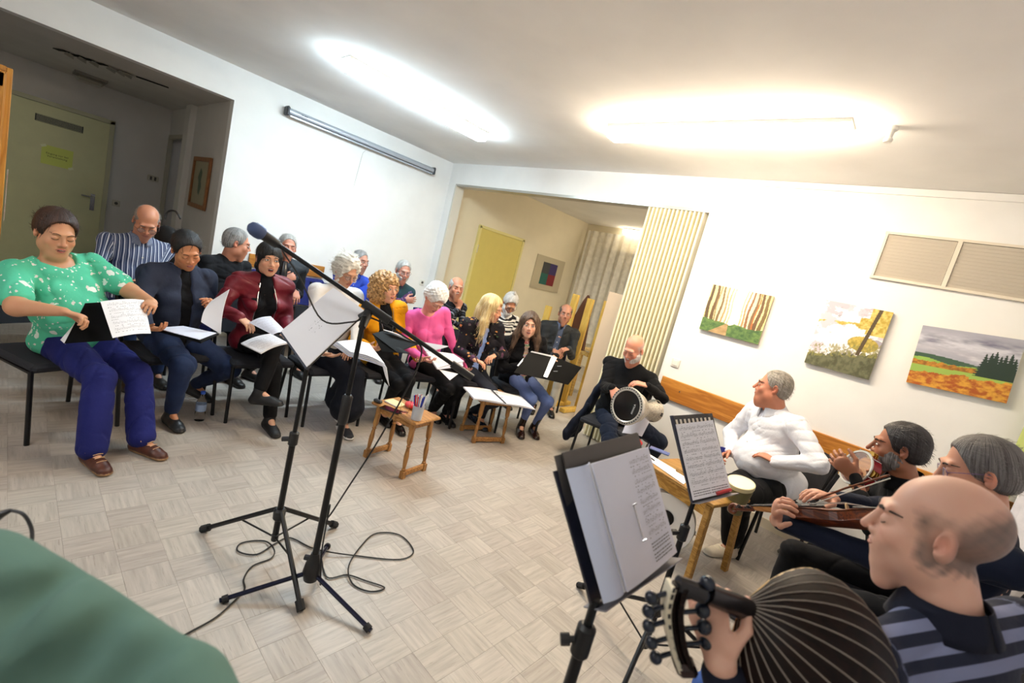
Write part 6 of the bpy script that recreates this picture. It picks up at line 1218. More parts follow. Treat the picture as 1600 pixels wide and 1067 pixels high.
# ================================================================ the two little tables
oak = wood('oak_stool', '8f5f2c', 'bd8a4c', 1.6, 0); oak2 = wood('oak_leg', '86592a', 'b58348', 1.6, 2)
def stool(label, cs, zt, lk):
    """cs: the four feet in order round the table"""
    c = sum(cs)/4; t = thing('small_wooden_table', label, 'table', (c[0], c[1], 0), 'small turned-leg tables'); X = nrm((cs[1]-cs[0])+(cs[2]-cs[3])); Y = nrm(np.cross(V(0, 0, 1), X)); hx = float(np.linalg.norm(cs[1]-cs[0]))/2; hy = float(np.linalg.norm(cs[2]-cs[1]))/2
    B('tabletop', oak, t, V(c[0], c[1], zt-.01), (2*hx+.07, 2*hy+.06, .022), X=X, Y=Y, bev=.008)
    prof = [(.016, 0), (.016, .05), (.011, .055), (.017, .065), (.011, .075), (.014, .10), (.018, .16), (.013, .215), (.011, .225), (.017, .235), (.011, .245), (.015, .255), (.020, .27), (.020, zt-.02)]
    for sx, sy in ((-1, -1), (1, -1), (1, 1), (-1, 1)):
        f = V(c[0], c[1], 0)+X*sx*hx+Y*sy*hy; top = V(c[0], c[1], 0)+X*sx*(hx-.02)+Y*sy*(hy-.015); l = MB(); ax = nrm(top+V(0, 0, zt-.02)-f); l.lathe(f+V(0, 0, .0), ax, prof, 14)
        l.box(f+V(0, 0, .028), (.036, .036, .056), X=X, Y=Y, bev=.003); l.box(top+V(0, 0, zt-.05), (.036, .036, .06), X=X, Y=Y, bev=.003); l.build('leg', oak2, t, smooth=True)
    for sx in (-1, 1): B('stretcher', oak, t, V(c[0], c[1], .035)+X*sx*hx, (.022, 2*hy, .04), X=X, Y=Y, bev=.004)
    for s_ in (-1, 1): B('apron', oak, t, V(c[0], c[1], zt-.045)+Y*s_*(hy-.015), (2*hx-.04, .016, .045), X=X, Y=Y); B('apron', oak, t, V(c[0], c[1], zt-.045)+X*s_*(hx-.02), (.016, 2*hy-.03, .045), X=X, Y=Y)
    return t, c, X, Y
G_ = [atz(*q, 0) for q in ((573, 712), (626, 746), (661, 735), (606, 706))]; t1, c1, X1, Y1 = stool('small oak table holding the pen cup and phone', G_, .43, 0)
G_ = [atz(*q, 0) for q in ((719, 671), (738, 690), (785, 693), (766, 675))]; t2, c2, X2, Y2 = stool('small dark oak table under the open binder', G_, .43, 0)
on = lambda x, y: atz(x, y, .432)
o = on(650, 655); cup = thing('pen_cup', 'white mesh cup crowded with coloured pens', 'cup', o); wm = mat('white_mesh', 'c9cdd6', .4, bump=.6, bscale=300); MB().lathe(o, (0, 0, 1), [(.034, 0), (.036, .002), (.040, .10), (.042, .103), (.037, .10), (.033, .006)], 22, cap=False).build('cup_wall', wm, cup, smooth=True); MB().lathe(o, (0, 0, 1), [(.034, .002), (.0, .003)], 16).build('cup_base', wm, cup)
for k in range(13):
    a = k*2.4; r_ = .008+.0022*k; b0 = o+V(math.cos(a)*r_*.6, math.sin(a)*r_*.6, .005); tp = o+V(math.cos(a)*(r_+.012), math.sin(a)*(r_+.012), .150+.012*(k % 3)); cc = ('24349a', 'c8262c', 'e9e9ec')[k % 3]; pcol = ('blue', 'red', 'white')[k % 3]
    pn = tag(MB().tube([b0, tp], .0045, 7).build('pen', mat('pen_'+cc, cc, .25), None, smooth=True), pcol+' pens standing in the white mesh cup', 'pen', pcol+' pens in the cup'); MB().tube([tp, tp+nrm(tp-b0)*.012], .0052, 7).build('pen_cap', mat('pen_'+cc), pn, smooth=True)
glassm = mat('clear_glass', 'ffffff', .03, trans=1.0)
def glass(name, label, o, r0, r1, h, cat='glass', handle=False):
    t = thing(name, label, cat, o); MB().lathe(o, (0, 0, 1), [(0, 0), (r0, 0), (r1, h), (r1-.002, h), (r0-.002, .008), (0, .008)], 22, cap=False).build('glass_wall', glassm, t, smooth=True)
    if handle: MB().tube([o+CR*(-r1)+V(0, 0, h*.8), o-CR*(r1+.025)+V(0, 0, h*.6), o-CR*r1+V(0, 0, h*.25)], .004, 6).build('handle', glassm, t, smooth=True)
    return t
glass('drinking_glass', 'clear empty glass beside the pen cup', on(631, 645), .030, .036, .10)
o = on(641, 637); pr = thing('red_pouch', 'small rounded red pouch behind the glass', 'pouch', o); MB().ball(o+V(0, 0, .022), (.055, .04, .022), 10).build('pouch_body', mat('red_cloth', 'cf2a30', .6), pr, smooth=True); MB().tube([o+V(-.05, 0, .028), o+V(.05, .01, .028)], .002, 5).build('zip', mat('zip_silver', 'b9b9bd', .3, .9), pr)
o = on(617, 631); B_t = thing('notepad', 'pale yellow notepad next to the phone', 'notepad', o); B('cover', mat('pale_yellow', 'e4d49c', .6), B_t, o+V(0, 0, .006), (.13, .09, .012), X=X1, Y=Y1, bev=.002); B('page_block', paper, B_t, o+V(0, 0, .006), (.126, .093, .008), X=X1, Y=Y1)
def phone(label, o, X, Y, c='0c0d12', L_=.15, W_=.072):
    t = thing('mobile_phone', label, 'phone', o); B('case', mat('phone_case_'+c, c, .3), t, o+V(0, 0, .0045), (L_, W_, .009), X=X, Y=Y, bev=.003); B('screen', mat('phone_glass_'+c, '08090c' if c == '0c0d12' else '5b78b8', .08), t, o+V(0, 0, .0093), (L_*.94, W_*.92, .001), X=X, Y=Y); B('camera', blackp, t, o+V(0, 0, .0098)+X*L_*.4, (.008, .008, .001), X=X, Y=Y)
phone('black phone lying on the small oak table', on(611, 641), nrm(on(622, 641)-on(602, 634)), nrm(np.cross(V(0, 0, 1), nrm(on(622, 641)-on(602, 634)))))
dark_o = on(590, 629); tag(MB().box(dark_o+V(0, 0, .012), (.07, .035, .022), X=X1, Y=Y1, bev=.008).build('glasses_case', blackp), 'little black glasses case on the corner of the oak table', 'case')
ob = thing('ring_binder', 'open white ring binder lying across the small dark oak table', 'binder', on(775, 620)); z_ = .437
cq = lambda P, dz: (lambda Q: (lambda u, v: (Q[0]*(1-u)+Q[1]*u)*(1-v)+(Q[3]*(1-u)+Q[2]*u)*v))([atz(x, y, .435+dz) for x, y in P])
leaf(bulge(cq([(724, 604), (768, 609), (790, 630), (741, 622)], .014), .006), 'page_block', paper, ob, .012); leaf(bulge(cq([(768, 609), (812, 620), (834, 638), (790, 630)], .014), .006), 'page_block', paper, ob, .012); leaf(cq([(722, 603), (814, 619), (837, 640), (740, 624)], .001), 'cover', mat('cover_white', 'd7d9e2', .5), ob, .002)
for s_ in (.3, .7): p0 = atz(768+22*s_, 609+21*s_, .452); MB().tube([p0-CR*.02, p0+V(0, 0, .022), p0+CR*.02], .0025, 6).build('ring', mat('chrome'), ob)
MB().tube([atz(768, 609, .458), atz(790, 630, .458)], .006, 6).build('spine_bar', blackp, ob)
# bottle and tumbler on the floor
o = atz(311, 656, 0); bt = thing('water_bottle', 'clear plastic water bottle with blue cap on the floor under the chairs', 'bottle', o); MB().lathe(o, (0, 0, 1), [(.0, 0), (.030, .0), (.033, .01), (.033, .06), (.030, .065), (.033, .07), (.033, .13), (.028, .155), (.013, .185), (.013, .205), (0, .205)], 20, cap=False).build('bottle_wall', glassm, bt, smooth=True); MB().lathe(o+V(0, 0, .2), (0, 0, 1), [(.015, 0), (.015, .018), (.0, .019)], 14).build('cap', mat('blue_cap', '2a5ac8', .4), bt, smooth=True); MB().lathe(o, (0, 0, 1), [(.0338, .075), (.0338, .125)], 18, cap=False).build('bottle_label', mat('bottle_label', '9fb4d8', .5), bt)
o = atz(707, 652, 0); tu = thing('black_tumbler', 'tall black tumbler on the floor behind the pink lady\'s feet', 'tumbler', o); MB().lathe(o, (0, 0, 1), [(.036, 0), (.040, .01), (.043, .22), (.038, .23)], 18).build('tumbler_body', mat('tumbler', '0e0e10', .3), tu, smooth=True); MB().lathe(o+V(0, 0, .23), (0, 0, 1), [(.042, 0), (.042, .018), (.02, .024), (.0, .024)], 18).build('lid', blackp, tu, smooth=True)
# black instrument case behind the man in the striped shirt
o = atd(270, 360, 4.15); o[2] = 0; ic = thing('instrument_case', 'tall soft black instrument case standing behind the choir', 'case', o); d_ = Sdf()
d_.add(rc(o+V(0, 0, .25), o+V(0, .03, 1.00), .17, .16, (CF*V(1, 1, 0), .6)), .02).add(rc(o+V(0, .0, .9), o+V(0, -.04, 1.10), .15, .10, (CF*V(1, 1, 0), .6)), .05); v_, f_ = d_.mesh(.012, folds(.006, 5, 18), .01); link('bag', raw_mesh('bag', v_-wl(ic), f_, mat('black_nylon', '101013', .7)), ic)
MB().tube(spline([atd(258, 343, 4.0), atd(262, 331, 4.0), atd(274, 330, 4.0), atd(282, 342, 4.0)], 5), .008, 6).build('handle', blackp, ic, smooth=True)
# ================================================================ the low table of the musicians and what is on it
beech = wood('beech', '8c6224', 'b58a44', 1.2, 0); zt = .53; A_, B2, C2 = atz(1003, 718, zt), atz(1099, 778, zt), atz(1018, 700, zt); Xt = nrm(B2-A_); Yt = nrm(C2-A_-Xt*np.dot(C2-A_, Xt)); Lt_ = float(np.linalg.norm(B2-A_))+.08; Wt = .42
tc_ = A_+Xt*Lt_/2+Yt*Wt/2; lt = thing('low_table', 'low beech table with papers beside the goblet drummer', 'table', (tc_[0], tc_[1], 0)); B('tabletop', beech, lt, tc_-V(0, 0, .012), (Lt_, Wt, .024), X=Xt, Y=Yt, bev=.004); B('apron', wood('beech_apron', '96681f', 'c2923f', 1.2, 0), lt, tc_-V(0, 0, .065)-Yt*(Wt/2-.03), (Lt_-.08, .02, .085), X=Xt, Y=Yt); B('apron', beech, lt, tc_-V(0, 0, .065)+Yt*(Wt/2-.03), (Lt_-.08, .02, .085), X=Xt, Y=Yt)
for sx, sy in ((-1, -1), (1, -1), (1, 1), (-1, 1)):
    tp = tc_+Xt*sx*(Lt_/2-.04)+Yt*sy*(Wt/2-.03)-V(0, 0, .03); ft = tp+Xt*sx*.03+Yt*sy*.03; ft[2] = 0; l = MB(); ax = nrm(tp-ft); l.box((tp+ft)/2, (.038, .042, float(np.linalg.norm(tp-ft))), X=Xt, Y=nrm(np.cross(ax, Xt)), Z=ax, bev=.004); l.build('leg', beech, lt)
tb = lambda x, y: atz(x, y, zt+.002)
tag(MB().prism([tb(1010, 707), tb(1078, 748), tb(1068, 757), tb(1003, 712)], (0, 0, .003)).build('paper_sheet', paper), 'large white sheet spread on the low beech table', 'paper')
phone('phone with pale blue screen on the low beech table', tb(1030, 706)+V(0, 0, .004), nrm(tb(1038, 709)-tb(1020, 702)), nrm(np.cross(V(0, 0, 1), nrm(tb(1038, 709)-tb(1020, 702)))), '2c4a86'); tag(MB().tube([tb(1009, 711)+V(0, 0, .008), tb(1022, 721)+V(0, 0, .008)], .0045, 6).build('pen', blackp, None, smooth=True), 'black pen on the sheet on the low beech table', 'pen')
glass('glass_mug', 'clear glass mug at the end of the low beech table', tb(1001, 706), .034, .042, .085, 'mug', True); tag(MB().box(tb(1064, 740)+V(0, 0, .016), (.07, .04, .028), X=Xt, Y=Yt, bev=.004).build('wooden_block', beech), 'small wooden block on the far end of the low table', 'block')
# round white frame drum under it
dc_ = atd(1046, 790, 3.12); dn = nrm((CAM-dc_)*V(1, 1, .25)); dc_[2] = .205; wd = thing('frame_drum', 'white round drum with a black hole leaning under the low table', 'drum', (dc_[0], dc_[1], 0)); MB().lathe(dc_-dn*.10, dn, [(.19, 0), (.20, .01), (.20, .09), (.195, .10)], 36, cap=False).build('shell', mat('drum_shell', 'd8d8d4', .4), wd, smooth=True); MB().lathe(dc_-dn*.004, dn, [(.194, 0), (.194, .003), (0, .003)], 36, cap=False).build('drumhead', mat('drum_skin', 'f6f5f2', .5), wd); MB().lathe(dc_+dn*.0005+V(0, 0, .03), dn, [(.054, 0), (.054, .002), (0, .002)], 24, cap=False).build('hole', mat('void'), wd)
for k in range(8): a = k*math.pi/4; s_ = nrm(np.cross(dn, V(0, 0, 1))); q = dc_-dn*.05+(s_*math.cos(a)+np.cross(dn, s_)*math.sin(a))*.205; MB().tube([q-dn*.03, q+dn*.045], .005, 6).build('tension_rod', mat('chrome'), wd, smooth=True)
# ================================================================ instruments
# goblet drum
p = PE['drummer']; dk_ = atd(979, 634, 3.58); dv = nrm(atd(1040, 645, 3.98)-dk_); ax = dv; gd = thing('goblet_drum', 'inlaid goblet drum with black head lying on the drummer\'s thigh', 'drum', dk_)
pearl = mat('inlay', 'b9b2a4', .3, var=.5, vscale=110, bump=.2, bscale=200); MB().lathe(dk_, ax, [(.128, .012), (.134, .02), (.134, .05), (.126, .06), (.118, .12), (.075, .21), (.055, .26), (.058, .31), (.085, .38), (.095, .40)], 40).build('body', pearl, gd, smooth=True); MB().lathe(dk_, -ax, [(.145, -.025), (.149, -.01), (.146, .004), (.124, .008), (.118, .004)], 44, cap=False).build('rim', mat('rim_silver', 'cfccc4', .25, .4), gd, smooth=True)
MB().lathe(dk_, -ax, [(.122, .002), (.115, .004), (0, .004)], 40, cap=False).build('drumhead', mat('black_skin', '121214', .25), gd, smooth=True)
s_ = nrm(np.cross(ax, V(0, 0, 1))); u_ = np.cross(s_, ax)
for k in range(40): a = k*math.pi/20; q = dk_+(s_*math.cos(a)+u_*math.sin(a))*.136-ax*.008; B('inlay', mat('inlay_dark', '1a1a1e', .3), gd, q, (.012, .008, .003), X=-s_*math.sin(a)+u_*math.cos(a), Y=s_*math.cos(a)+u_*math.sin(a), Z=ax)
for k in range(5): a = k*math.pi*2/5; q = dk_+ax*.386+(s_*math.cos(a)+u_*math.sin(a))*.091; B('inlay', mat('inlay_dark'), gd, q, (.03, .03, .004), X=ax, Y=-s_*math.sin(a)+u_*math.cos(a))
letters('maker_print', 'MWALA', mat('print_white', 'd8d8d8', .5), gd, dk_-ax*.0055+s_*(.07)+u_*.0, u_, -s_ if False else -s_, .022)
tag(leaf(bulge(quad([(985, 645), (1018, 653), (1003, 682), (972, 676)], [3.9, 4.0, 3.85, 3.8]), .03), 'cloth', paper2, None, .006), 'white cloth under the goblet drum on the drummer\'s lap', 'cloth'); tag(MB().ball(atd(992, 690, 4.1), (.07, .05, .03), 8).build('red_cushion', mat('red_cloth'), None, smooth=True), 'red cushion edge under the drummer', 'cushion')
# coat over the drummer's chair
hp_ = V(-1.94, 3.92, 0); d_ = Sdf(); a = math.radians(-78); Fd = V(math.cos(a), math.sin(a), 0); Ld = V(-Fd[1], Fd[0], 0)
d_.add(rc(hp_-Ld*.24+V(0, 0, .80)-Fd*.2, hp_-Ld*.34+V(0, 0, .25)-Fd*.05, .06, .10, (Ld, .5)), .05).add(rc(hp_-Ld*.24-Fd*.22+V(0, 0, .82), hp_+Ld*.22-Fd*.24+V(0, 0, .82), .04, .04), .05).add(rc(hp_-Ld*.26+Fd*.05+V(0, 0, .50), hp_-Ld*.36+Fd*.1+V(0, 0, .22), .05, .08, (Ld, .5)), .06); v_, f_ = d_.mesh(.010, folds(.008, 8, 24), .012)
tag(link('coat', raw_mesh('coat', v_, f_, cloth('navy_coat', '161c2c'))), 'dark navy coat hanging over the drummer\'s chair', 'coat')
# white skinned hand drum on the white-shirted man's lap, blue cup in his hand
bo = atd(1158, 753, 2.92); bx = nrm(V(-.05, -.25, 1)); hd_ = thing('hand_drum', 'small cream-skinned hand drum between the knees of the white-shirted man', 'drum', bo); MB().lathe(bo-bx*.22, bx, [(.045, 0), (.05, .05), (.078, .17), (.080, .215)], 28).build('body', mat('drum_green', '6a6440', .4), hd_, smooth=True); MB().lathe(bo-bx*.03, bx, [(.080, 0), (.084, .008), (.084, .03), (.078, .032)], 28, cap=False).build('rim', mat('cream_rim', 'd8cfa4', .4), hd_, smooth=True); MB().lathe(bo, bx, [(.079, 0), (0, .001)], 28, cap=False).build('drumhead', mat('cream_skin', 'e9e2d2', .5), hd_)
q = PE['whiteshirt']['arms'][-1][2]; tag(MB().lathe(q+V(-.05, -.03, -.05), (.1, -.2, 1), [(.026, 0), (.032, .06), (.030, .06), (.024, .005)], 16, cap=False).build('blue_cup', mat('blue_plastic', '2a44b0', .3), None, smooth=True), 'small blue cup in the hand of the white-shirted man', 'cup')
# riq
rq = atd(1343, 733, 2.32); rn = nrm(V(-.75, -.62, .28)); s_ = nrm(np.cross(rn, V(0, 0, 1))); u_ = np.cross(s_, rn); rt = thing('jingle_drum', 'red jingle drum with clear skin held up by the dark haired man', 'drum', rq); MB().lathe(rq-rn*.03, rn, [(.084, 0), (.090, .0), (.090, .05), (.084, .05)], 40, cap=False).build('frame', mat('riq_red', '8e1420', .35), rt, smooth=True); MB().lathe(rq+rn*.016, rn, [(.091, 0), (.095, .004), (.093, .009), (.084, .009)], 40, cap=False).build('rim', mat('rim_silver'), rt, smooth=True)
MB().lathe(rq+rn*.022, rn, [(.086, 0), (.086, .001), (0, .001)], 40, cap=False).build('drumhead', mat('clear_skin', 'e8dcd8', .15, alpha=.28), rt, smooth=True)
for k in range(5):
    a = k*math.pi*2/5+.5
    for dz in (-.012, .0, .012): q = rq+(s_*math.cos(a)+u_*math.sin(a))*.090+rn*dz; MB().lathe(q, rn, [(.0, -.001), (.020, 0), (.020, .002), (.0, .003)], 18, cap=False).build('jingle', mat('brass', 'b9934a', .25, .9), rt, smooth=True)
for k in range(6): a = k*math.pi/3+.1; q = rq+(s_*math.cos(a)+u_*math.sin(a))*.095; MB().tube([q-rn*.025, q+rn*.028], .003, 6).build('tension_rod', mat('chrome'), rt, smooth=True)
# violin
sc_p = atd(1124, 803, 2.02); nb_ = atd(1232, 800, 1.86); en = atd(1372, 806, 1.66); va = nrm(en-nb_); rv_ = nrm((nb_+en)/2-CAM); vn = nrm(np.cross(va, rv_)); vn = vn if vn[2] > 0 else -vn; vn = nrm(vn*.97+rv_*.20); vs_ = np.cross(va, vn); vt_ = thing('violin', 'amber varnished violin held low by the man in navy sweater', 'violin', nb_)
varn = wood('violin_varnish', '3c1406', '7a380e', 2.2, 0, .42); Lb = .355
outl = []
for k in range(41):
    x = k/40; wd_ = .084*math.sin(math.pi*min(1, x*2.1+.0))**.6 if x < .30 else 0
    hw = np.interp(x, [0, .02, .08, .2, .3, .42, .5, .56, .66, .8, .92, .98, 1], [.02, .048, .075, .083, .074, .056, .055, .062, .088, .102, .088, .055, .03]); outl.append((x*Lb, hw))
poly = [nb_+va*x+vs_*h for x, h in outl]+[nb_+va*x-vs_*h for x, h in outl[::-1]]
MB().prism([q-vn*.032 for q in poly], vn*.030).build('ribs', varn, vt_)
def plate(sgn, z, name, m, k_=1.03):
    fn = lambda u, v: nb_+va*(u*Lb)+vs_*((2*v-1)*np.interp(u, [a/Lb for a, _ in outl], [b for _, b in outl])*k_)+vn*(z+sgn*.012*math.sin(math.pi*u)**.5*math.sin(math.pi*v)**.7)
    MB().patch(fn, 30, 10, .003).build(name, m, vt_, smooth=True)
plate(1, 0, 'top_plate', varn); plate(-1, -.034, 'back_plate', varn)
neck_e = nb_-va*.13+vn*.012; MB().tube([nb_+vn*.0, neck_e], [.014, .011], 10).build('neck', wood('neck_maple', 'a86a30', 'c98c4c', 3, 0, .3), vt_, smooth=True); fb = MB(); fb.box((neck_e+nb_+va*.12+vn*.02)/2+vn*.006, (.27, .026, .006), X=nrm(nb_+va*.12+vn*.02-neck_e), Y=vs_, bev=.002); fb.build('fingerboard', blackp, vt_)
pgx = neck_e-va*.04-vn*.004; pbx = MB(); pbx.box(pgx, (.085, .024, .022), X=va, Y=vs_, bev=.005); pbx.build('pegbox', varn, vt_); sp_ = [neck_e-va*.085-vn*.012+(va*math.cos(a)+vn*math.sin(a))*(.024-.0028*a) for a in np.linspace(0, 2.2*math.pi, 26)]; MB().tube(sp_, [.011-.0002*i for i in range(26)], 8).build('scroll', varn, vt_, smooth=True)
for k in range(4): q = pgx+va*(.028-.018*k); MB().tube([q-vs_*.03*(1 if k % 2 else -1), q+vs_*.02*(1 if k % 2 else -1)], .0035, 6).ball(q-vs_*.036*(1 if k % 2 else -1), .008, 6).build('peg', blackp, vt_, smooth=True)
for k in range(4): MB().tube([neck_e+vn*.012+vs_*(.003*(k-1.5)), nb_+va*.20+vn*.042+vs_*(.008*(k-1.5)), nb_+va*.29+vn*.026+vs_*(.004*(k-1.5))], .0007, 4).build('string', mat('chrome'), vt_)
MB().prism([nb_+va*.20+vs_*a+vn*b for a, b in ((-.025, .006), (-.02, .034), (0, .042), (.02, .034), (.025, .006), (.01, .014), (-.01, .014))], va*.004).build('bridge', mat('bridge_maple', 'c9a878', .5), vt_); MB().box(nb_+va*.275+vn*.024, (.11, .03, .008), X=va, Y=vs_, bev=.003).build('tailpiece', blackp, vt_); MB().ball(nb_+va*.335-vs_*.05+vn*.02, (.035, .03, .010), 8).build('chin_rest', blackp, vt_, smooth=True)
b0 = atd(1262, 785, 1.95); b1 = atd(1390, 742, 1.72); bw = thing('violin_bow', 'thin brown violin bow held over the strings', 'bow', b0); MB().tube([b0, (b0+b1)/2+vn*.006, b1], .004, 6).build('stick', varn, bw, smooth=True); MB().tube([b0-vn*.012, b1-vn*.012], .0022, 4).build('bow_hair', mat('bow_hair', 'd8cfc0', .5), bw); MB().box(b0-vn*.006+nrm(b1-b0)*.02, (.03, .012, .018), X=nrm(b1-b0), Y=vs_, bev=.002).build('frog', blackp, bw)
# far table with bag and mug
wt = thing('side_table', 'light wooden table in the far room beside the partition', 'table', (-3.35, 5.6, 0)); lo = wood('light_oak', 'b48a42', 'd8b468', 1, 0); ta, tbb = atz(907, 542, .74), atz(934, 555, .74); Xs = nrm(tbb-ta); Ys = V(-Xs[1], Xs[0], 0); B('tabletop', lo, wt, (ta+tbb)/2+Ys*.25+Xs*.1, (float(np.linalg.norm(tbb-ta))+.2, .55, .03), X=Xs, Y=Ys, bev=.004)
cq_ = (ta+tbb)/2+Ys*.25+Xs*.1
for sx, sy in ((-1, -1), (1, -1), (1, 1), (-1, 1)): q = cq_+Xs*sx*(float(np.linalg.norm(tbb-ta))/2+.06)+Ys*sy*.23; q[2] = .36; B('leg', lo, wt, q, (.05, .05, .72), X=Xs, Y=Ys, bev=.004)
B('apron', lo, wt, cq_-Ys*.24-V(0, 0, .05), (float(np.linalg.norm(tbb-ta))+.12, .02, .08), X=Xs, Y=Ys)
o = atz(931, 552, .76); o = o+Ys*.12; hb = thing('handbag', 'black handbag with red handle on the side table', 'bag', o); d_ = Sdf(); d_.add(el(o+V(0, 0, .10), (.13, .09, .12), (Xs, Ys, V(0, 0, 1))), .02).cut(hs_(V(0, 0, -1), o+V(0, 0, .0)), .01); v_, f_ = d_.mesh(.012, folds(.006, 9, 30), .01); link('bag_body', raw_mesh('bag_body', v_-o, f_, mat('black_leather', '131314', .45)), hb); MB().tube(spline([o-Xs*.08+V(0, 0, .18), o-Xs*.05+V(0, 0, .27), o+Xs*.05+V(0, 0, .27), o+Xs*.08+V(0, 0, .18)], 5), .012, 7).build('handle', mat('red_leather', '6e1418', .4), hb, smooth=True)
glass('glass_mug', 'clear glass mug beside the handbag on the side table', atz(919, 550, .755), .035, .04, .1, 'mug', True)
bn2 = thing('upholstered_bench', 'navy blue upholstered bench back below the short wood rail', 'bench', (XA+.2, 2.37, 0)); B('backrest', bluem, bn2, (XA+.09, 2.37, .70), (.10, .88, .30), bev=.03); B('seat', bluem, bn2, (XA+.30, 2.37, .42), (.42, .88, .09), bev=.03)
for y in (1.98, 2.76): B('leg', orange, bn2, (XA+.45, y, .19), (.05, .05, .38)); B('leg', orange, bn2, (XA+.10, y, .19), (.05, .05, .38))
_p = atx(659, 441, XA); so2 = tag(MB().box((XA+.008, _p[1], _p[2]), (.016, .085, .085), bev=.004).build('wall_socket', mat('switch_white')), 'white wall socket below the screen wall corner, behind the folded-arms man', 'socket'); MB().lathe((XA+.0165, _p[1], _p[2]), (1, 0, 0), [(.02, 0), (.02, .001), (.016, .001)], 14).build('socket_well', mat('switch_dark'), so2)
# ================================================================ lute player and the sleeve at the left edge
h = (.26, 1.40); a = 146
PE['oud'] = person('balding man with closed eyes in navy and grey striped polo shirt, playing a lute', h, a, atd(1460, 832, .965), (-.985, -.07, -.10), MU, sc=.97, fat=.5, shw=.215, skin='d6a892', neckf=.05,
    face=dict(eyes='closed', lip='a5685c', browc='2e2824', brow=.004, stub=1.5, crop=('524a45', .85, .062), nose=1.1), hair=None,
    top=dict(name='polo_shirt', m=cloth('polo_stripes', '262a3a', 'hstripe', per=.060, duty=.5, c2='7c82a0', off=.2), neck='crew', collar=1, cm=cloth('polo_collar', '191c2a'), sleeve=.9, bare=1, loose=.012, fr=22),
    legs=dict(name='jeans', m=cloth('mid_jeans', '2f4a8c', 'denim', c2='5576bd')), shoes=dict(c='181818'),
    L=dict(w=atd(1126, 1036, .84), d=(.65, .35, 1.0), n=(.5, -.9, -.1), curl=.75, pole=(.1, .35, -.9)), Rr=dict(p=(.40, -.05, .86), d=(.3, 1, -.2), n=(-.8, 0, -.4), curl=.5),
    fL=dict(p=(.42, .14, .12)), fR=dict(p=(.46, -.12, .09)), v=.0030)
# dark undershirt sleeve on the left forearm
ar = PE['oud']['arms'][1]; E_, W_ = ar[1], ar[2]; d_ = Sdf(); d_.add(rc(E_-nrm(W_-E_)*.02, E_+(W_-E_)*.84, .058, .042), .02); v_, f_ = d_.mesh(.004, folds(.003, 4, 40), .006); link('under_sleeve', raw_mesh('under_sleeve', v_-wl(PE['oud']['root']), f_, cloth('polo_collar')), PE['oud']['root'])
# oud
J = atd(1160, 946, .875); Tl = atd(1395, 1175, 1.02); oa = nrm(Tl-J); cn = nrm(CAM-(J+Tl)/2); bn = nrm(cn+V(0, 0, .1)-oa*np.dot(cn, oa)); os_ = np.cross(oa, bn); Lo = .46
ou = thing('oud', 'dark ribbed wooden oud with pale stringing between its ribs', 'lute', J); rw = lambda x: .174*math.sin(math.pi*min(1, max(0, x))**.72)**.82 if 0 < x < 1 else .012
walnut = wood('oud_walnut', '0f0807', '1d0f0b', 3, 0, .5, .15); strg = mat('pale_stringing', '8f8478', .4); NR = 17
def opt(x, ph, k=1.0): r_ = max(rw(x), .012)*k; return J+oa*(x*Lo)+os_*math.cos(ph)*r_+bn*math.sin(ph)*r_*.95
for k in range(NR):
    p0, p1 = math.pi*k/NR+.006, math.pi*(k+1)/NR-.006
    MB().patch(lambda u, v: opt(.005+.99*u, p0+(p1-p0)*v), 22, 3, .003).build('rib', walnut, ou, smooth=True)
    if k: MB().tube([opt(.005+.99*u, math.pi*k/NR, 1.004) for u in np.linspace(0, 1, 24)], .0012, 5).build('stringing', strg, ou, smooth=True)
sbm = wood('spruce', 'b08a54', 'd0ac74', 2, 0, .4); MB().patch(lambda u, v: J+oa*(.005+.99*u)*Lo+os_*(2*v-1)*max(rw(.005+.99*u), .012)-bn*.001, 24, 8, .003).build('soundboard', sbm, ou)
NK = atd(1100, 924, .83); nk_d = nrm(NK-J); MB().tube([J+oa*.03+bn*.006, J+nk_d*.03+bn*.012, NK+bn*.010], [.024, .021, .018], 12, sq=.8).build('neck', mat('ebony', '141013', .25), ou, smooth=True)
for k in range(11): o_ = os_*(.0035*(k-5)); MB().tube([J+oa*.06-bn*.012+o_*1.6, NK-bn*.014+o_], .0006, 4).build('string', mat('chrome'), ou)
# bent back pegbox with pale sides
pb = [atd(x, y, d) for x, y, d in ((1096, 926, .825), (1058, 912, .82), (1050, 950, .83), (1056, 1000, .85), (1070, 1040, .87))]; pbs = spline(pb[1:], 6)
pn = nrm(np.cross(pbs[-1]-pbs[0], CF)); mbx = MB()
for s_, m_, nm in ((-1, mat('bone', 'd8cdb4', .35), 'inlaid_side'), (1, walnut, 'pegbox_side')):
    q_ = MB(); [q_.box((pbs[i]+pbs[i+1])/2+CR*.011*s_, (float(np.linalg.norm(pbs[i+1]-pbs[i]))*1.25, .010, .034), X=pbs[i+1]-pbs[i], Y=CR, bev=.002) for i in range(len(pbs)-1)]; q_.build(nm, m_, ou)
MB().tube(pbs, .010, 8).build('pegbox_floor', walnut, ou, smooth=True); MB().tube([pb[0]+bn*.004, pb[1]], [.017, .015], 10).build('neck_end', mat('ebony'), ou, smooth=True); MB().box(pb[-1], (.035, .04, .035), X=pbs[-1]-pbs[-2], Y=CR, bev=.008).build('head_block', mat('dark_red_wood', '2c0e0c', .25), ou)
for i in range(len(pbs)-1):
    if i % 2 == 0: B('inlay', mat('inlay_dark'), ou, (pbs[i]+pbs[i+1])/2-CR*.011-CF*.0172, (.010, .005, .001), X=pbs[i+1]-pbs[i], Y=CR, Z=CF)
pegm = mat('peg_blue_black', '1c2230', .15)
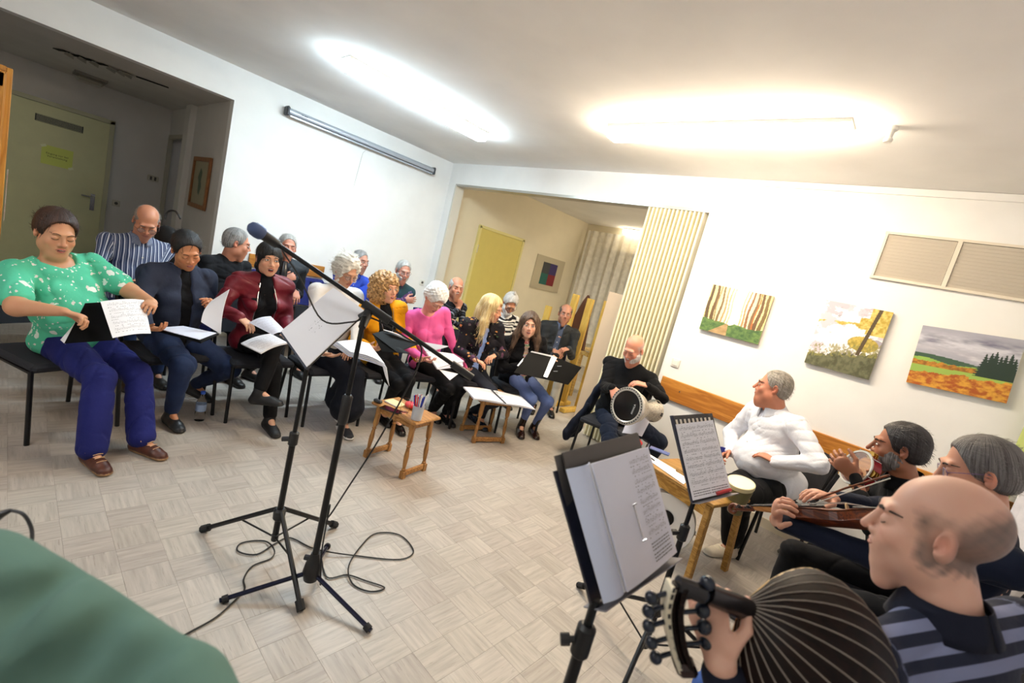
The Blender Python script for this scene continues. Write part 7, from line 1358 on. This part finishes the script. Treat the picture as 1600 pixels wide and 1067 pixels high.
for k in range(5):
    q = pbs[1+k*int((len(pbs)-3)/5)]; MB().tube([q-CR*.005, q+CR*.045+CU*.004], .0045, 8).ball(q+CR*.055+CU*.005, (.014, .012, .014), 8).build('peg', pegm, ou, smooth=True)
    q = pbs[2+k*int((len(pbs)-3)/5)]; MB().tube([q+CR*.005, q-CR*.035-CU*.012], .0045, 8).ball(q-CR*.043-CU*.014, (.012, .011, .012), 8).build('peg', pegm, ou, smooth=True)
# person in sage green at the left edge of the frame
gd_ = atd(-75, 935, .60)-atd(-79, 816, .65); PE['green'] = person('person in sage green top at the lower left corner, only a sleeve in view', (-.80+gd_[0], -.17+gd_[1]), 22, V(-.80, -.20, 1.27)+gd_, (.9, .4, 0), None, fem=0, skin='c98f6f', hairc=('brown', '3a2a1e', '5a4230'),
    top=dict(name='sage_top', m=cloth('sage', '5f7d71', col2='56746a', fold=.1), neck='crew', sleeve=2, loose=.034, fold=.010, fr=15, creases=[((118, 888), (-10, 985)), ((195, 942), (60, 1080)), ((150, 1000), (30, 1075)), ((245, 1005), (150, 1090)), ((60, 905), (-20, 940))]), legs=dict(m=black), shoes=dict(),
    L=dict(w=atd(520, 1420, .42), d=(.8, -.2, 0), curl=.5, pole=(.2, .8, -.2)), Rr=dict(p=(.35, -.15, .62)), v=.006)
# lace curtains on the window wall
curtain('lace_curtain', 'white lace curtain with leafy pattern beside the musicians', (XC-.12, 4.35), (XC-.12, .4), .25, 2.6, 24, .03, mat('lace_white', 'e2e0e6', .8, var=.12, vscale=12, alpha=.93))
st_ = tag(MB().patch(lambda u, v: V(XC-.20+.03*math.sin(u*9), 4.44-.14*u, 2.6-2.3*v), 8, 6, .003).build('curtain_edge', mat('lime_curtain', 'c6cf7a', .7, alpha=.85), None, smooth=True), 'lime green curtain strip in the corner by the painting wall', 'curtain')
tag(MB().tube([(XC-.14, .3, 2.64), (XC-.14, 4.46, 2.64)], .014, 8).build('curtain_rail', mat('lamp_white', 'e8e6e0', .5), None, smooth=True), 'white curtain rail along the window wall', 'rail')
tag(MB().box((XC-.004, 2.4, 1.5), (.008, 3.2, 1.6)).build('window_2', mat('night_glass')), kind='structure')
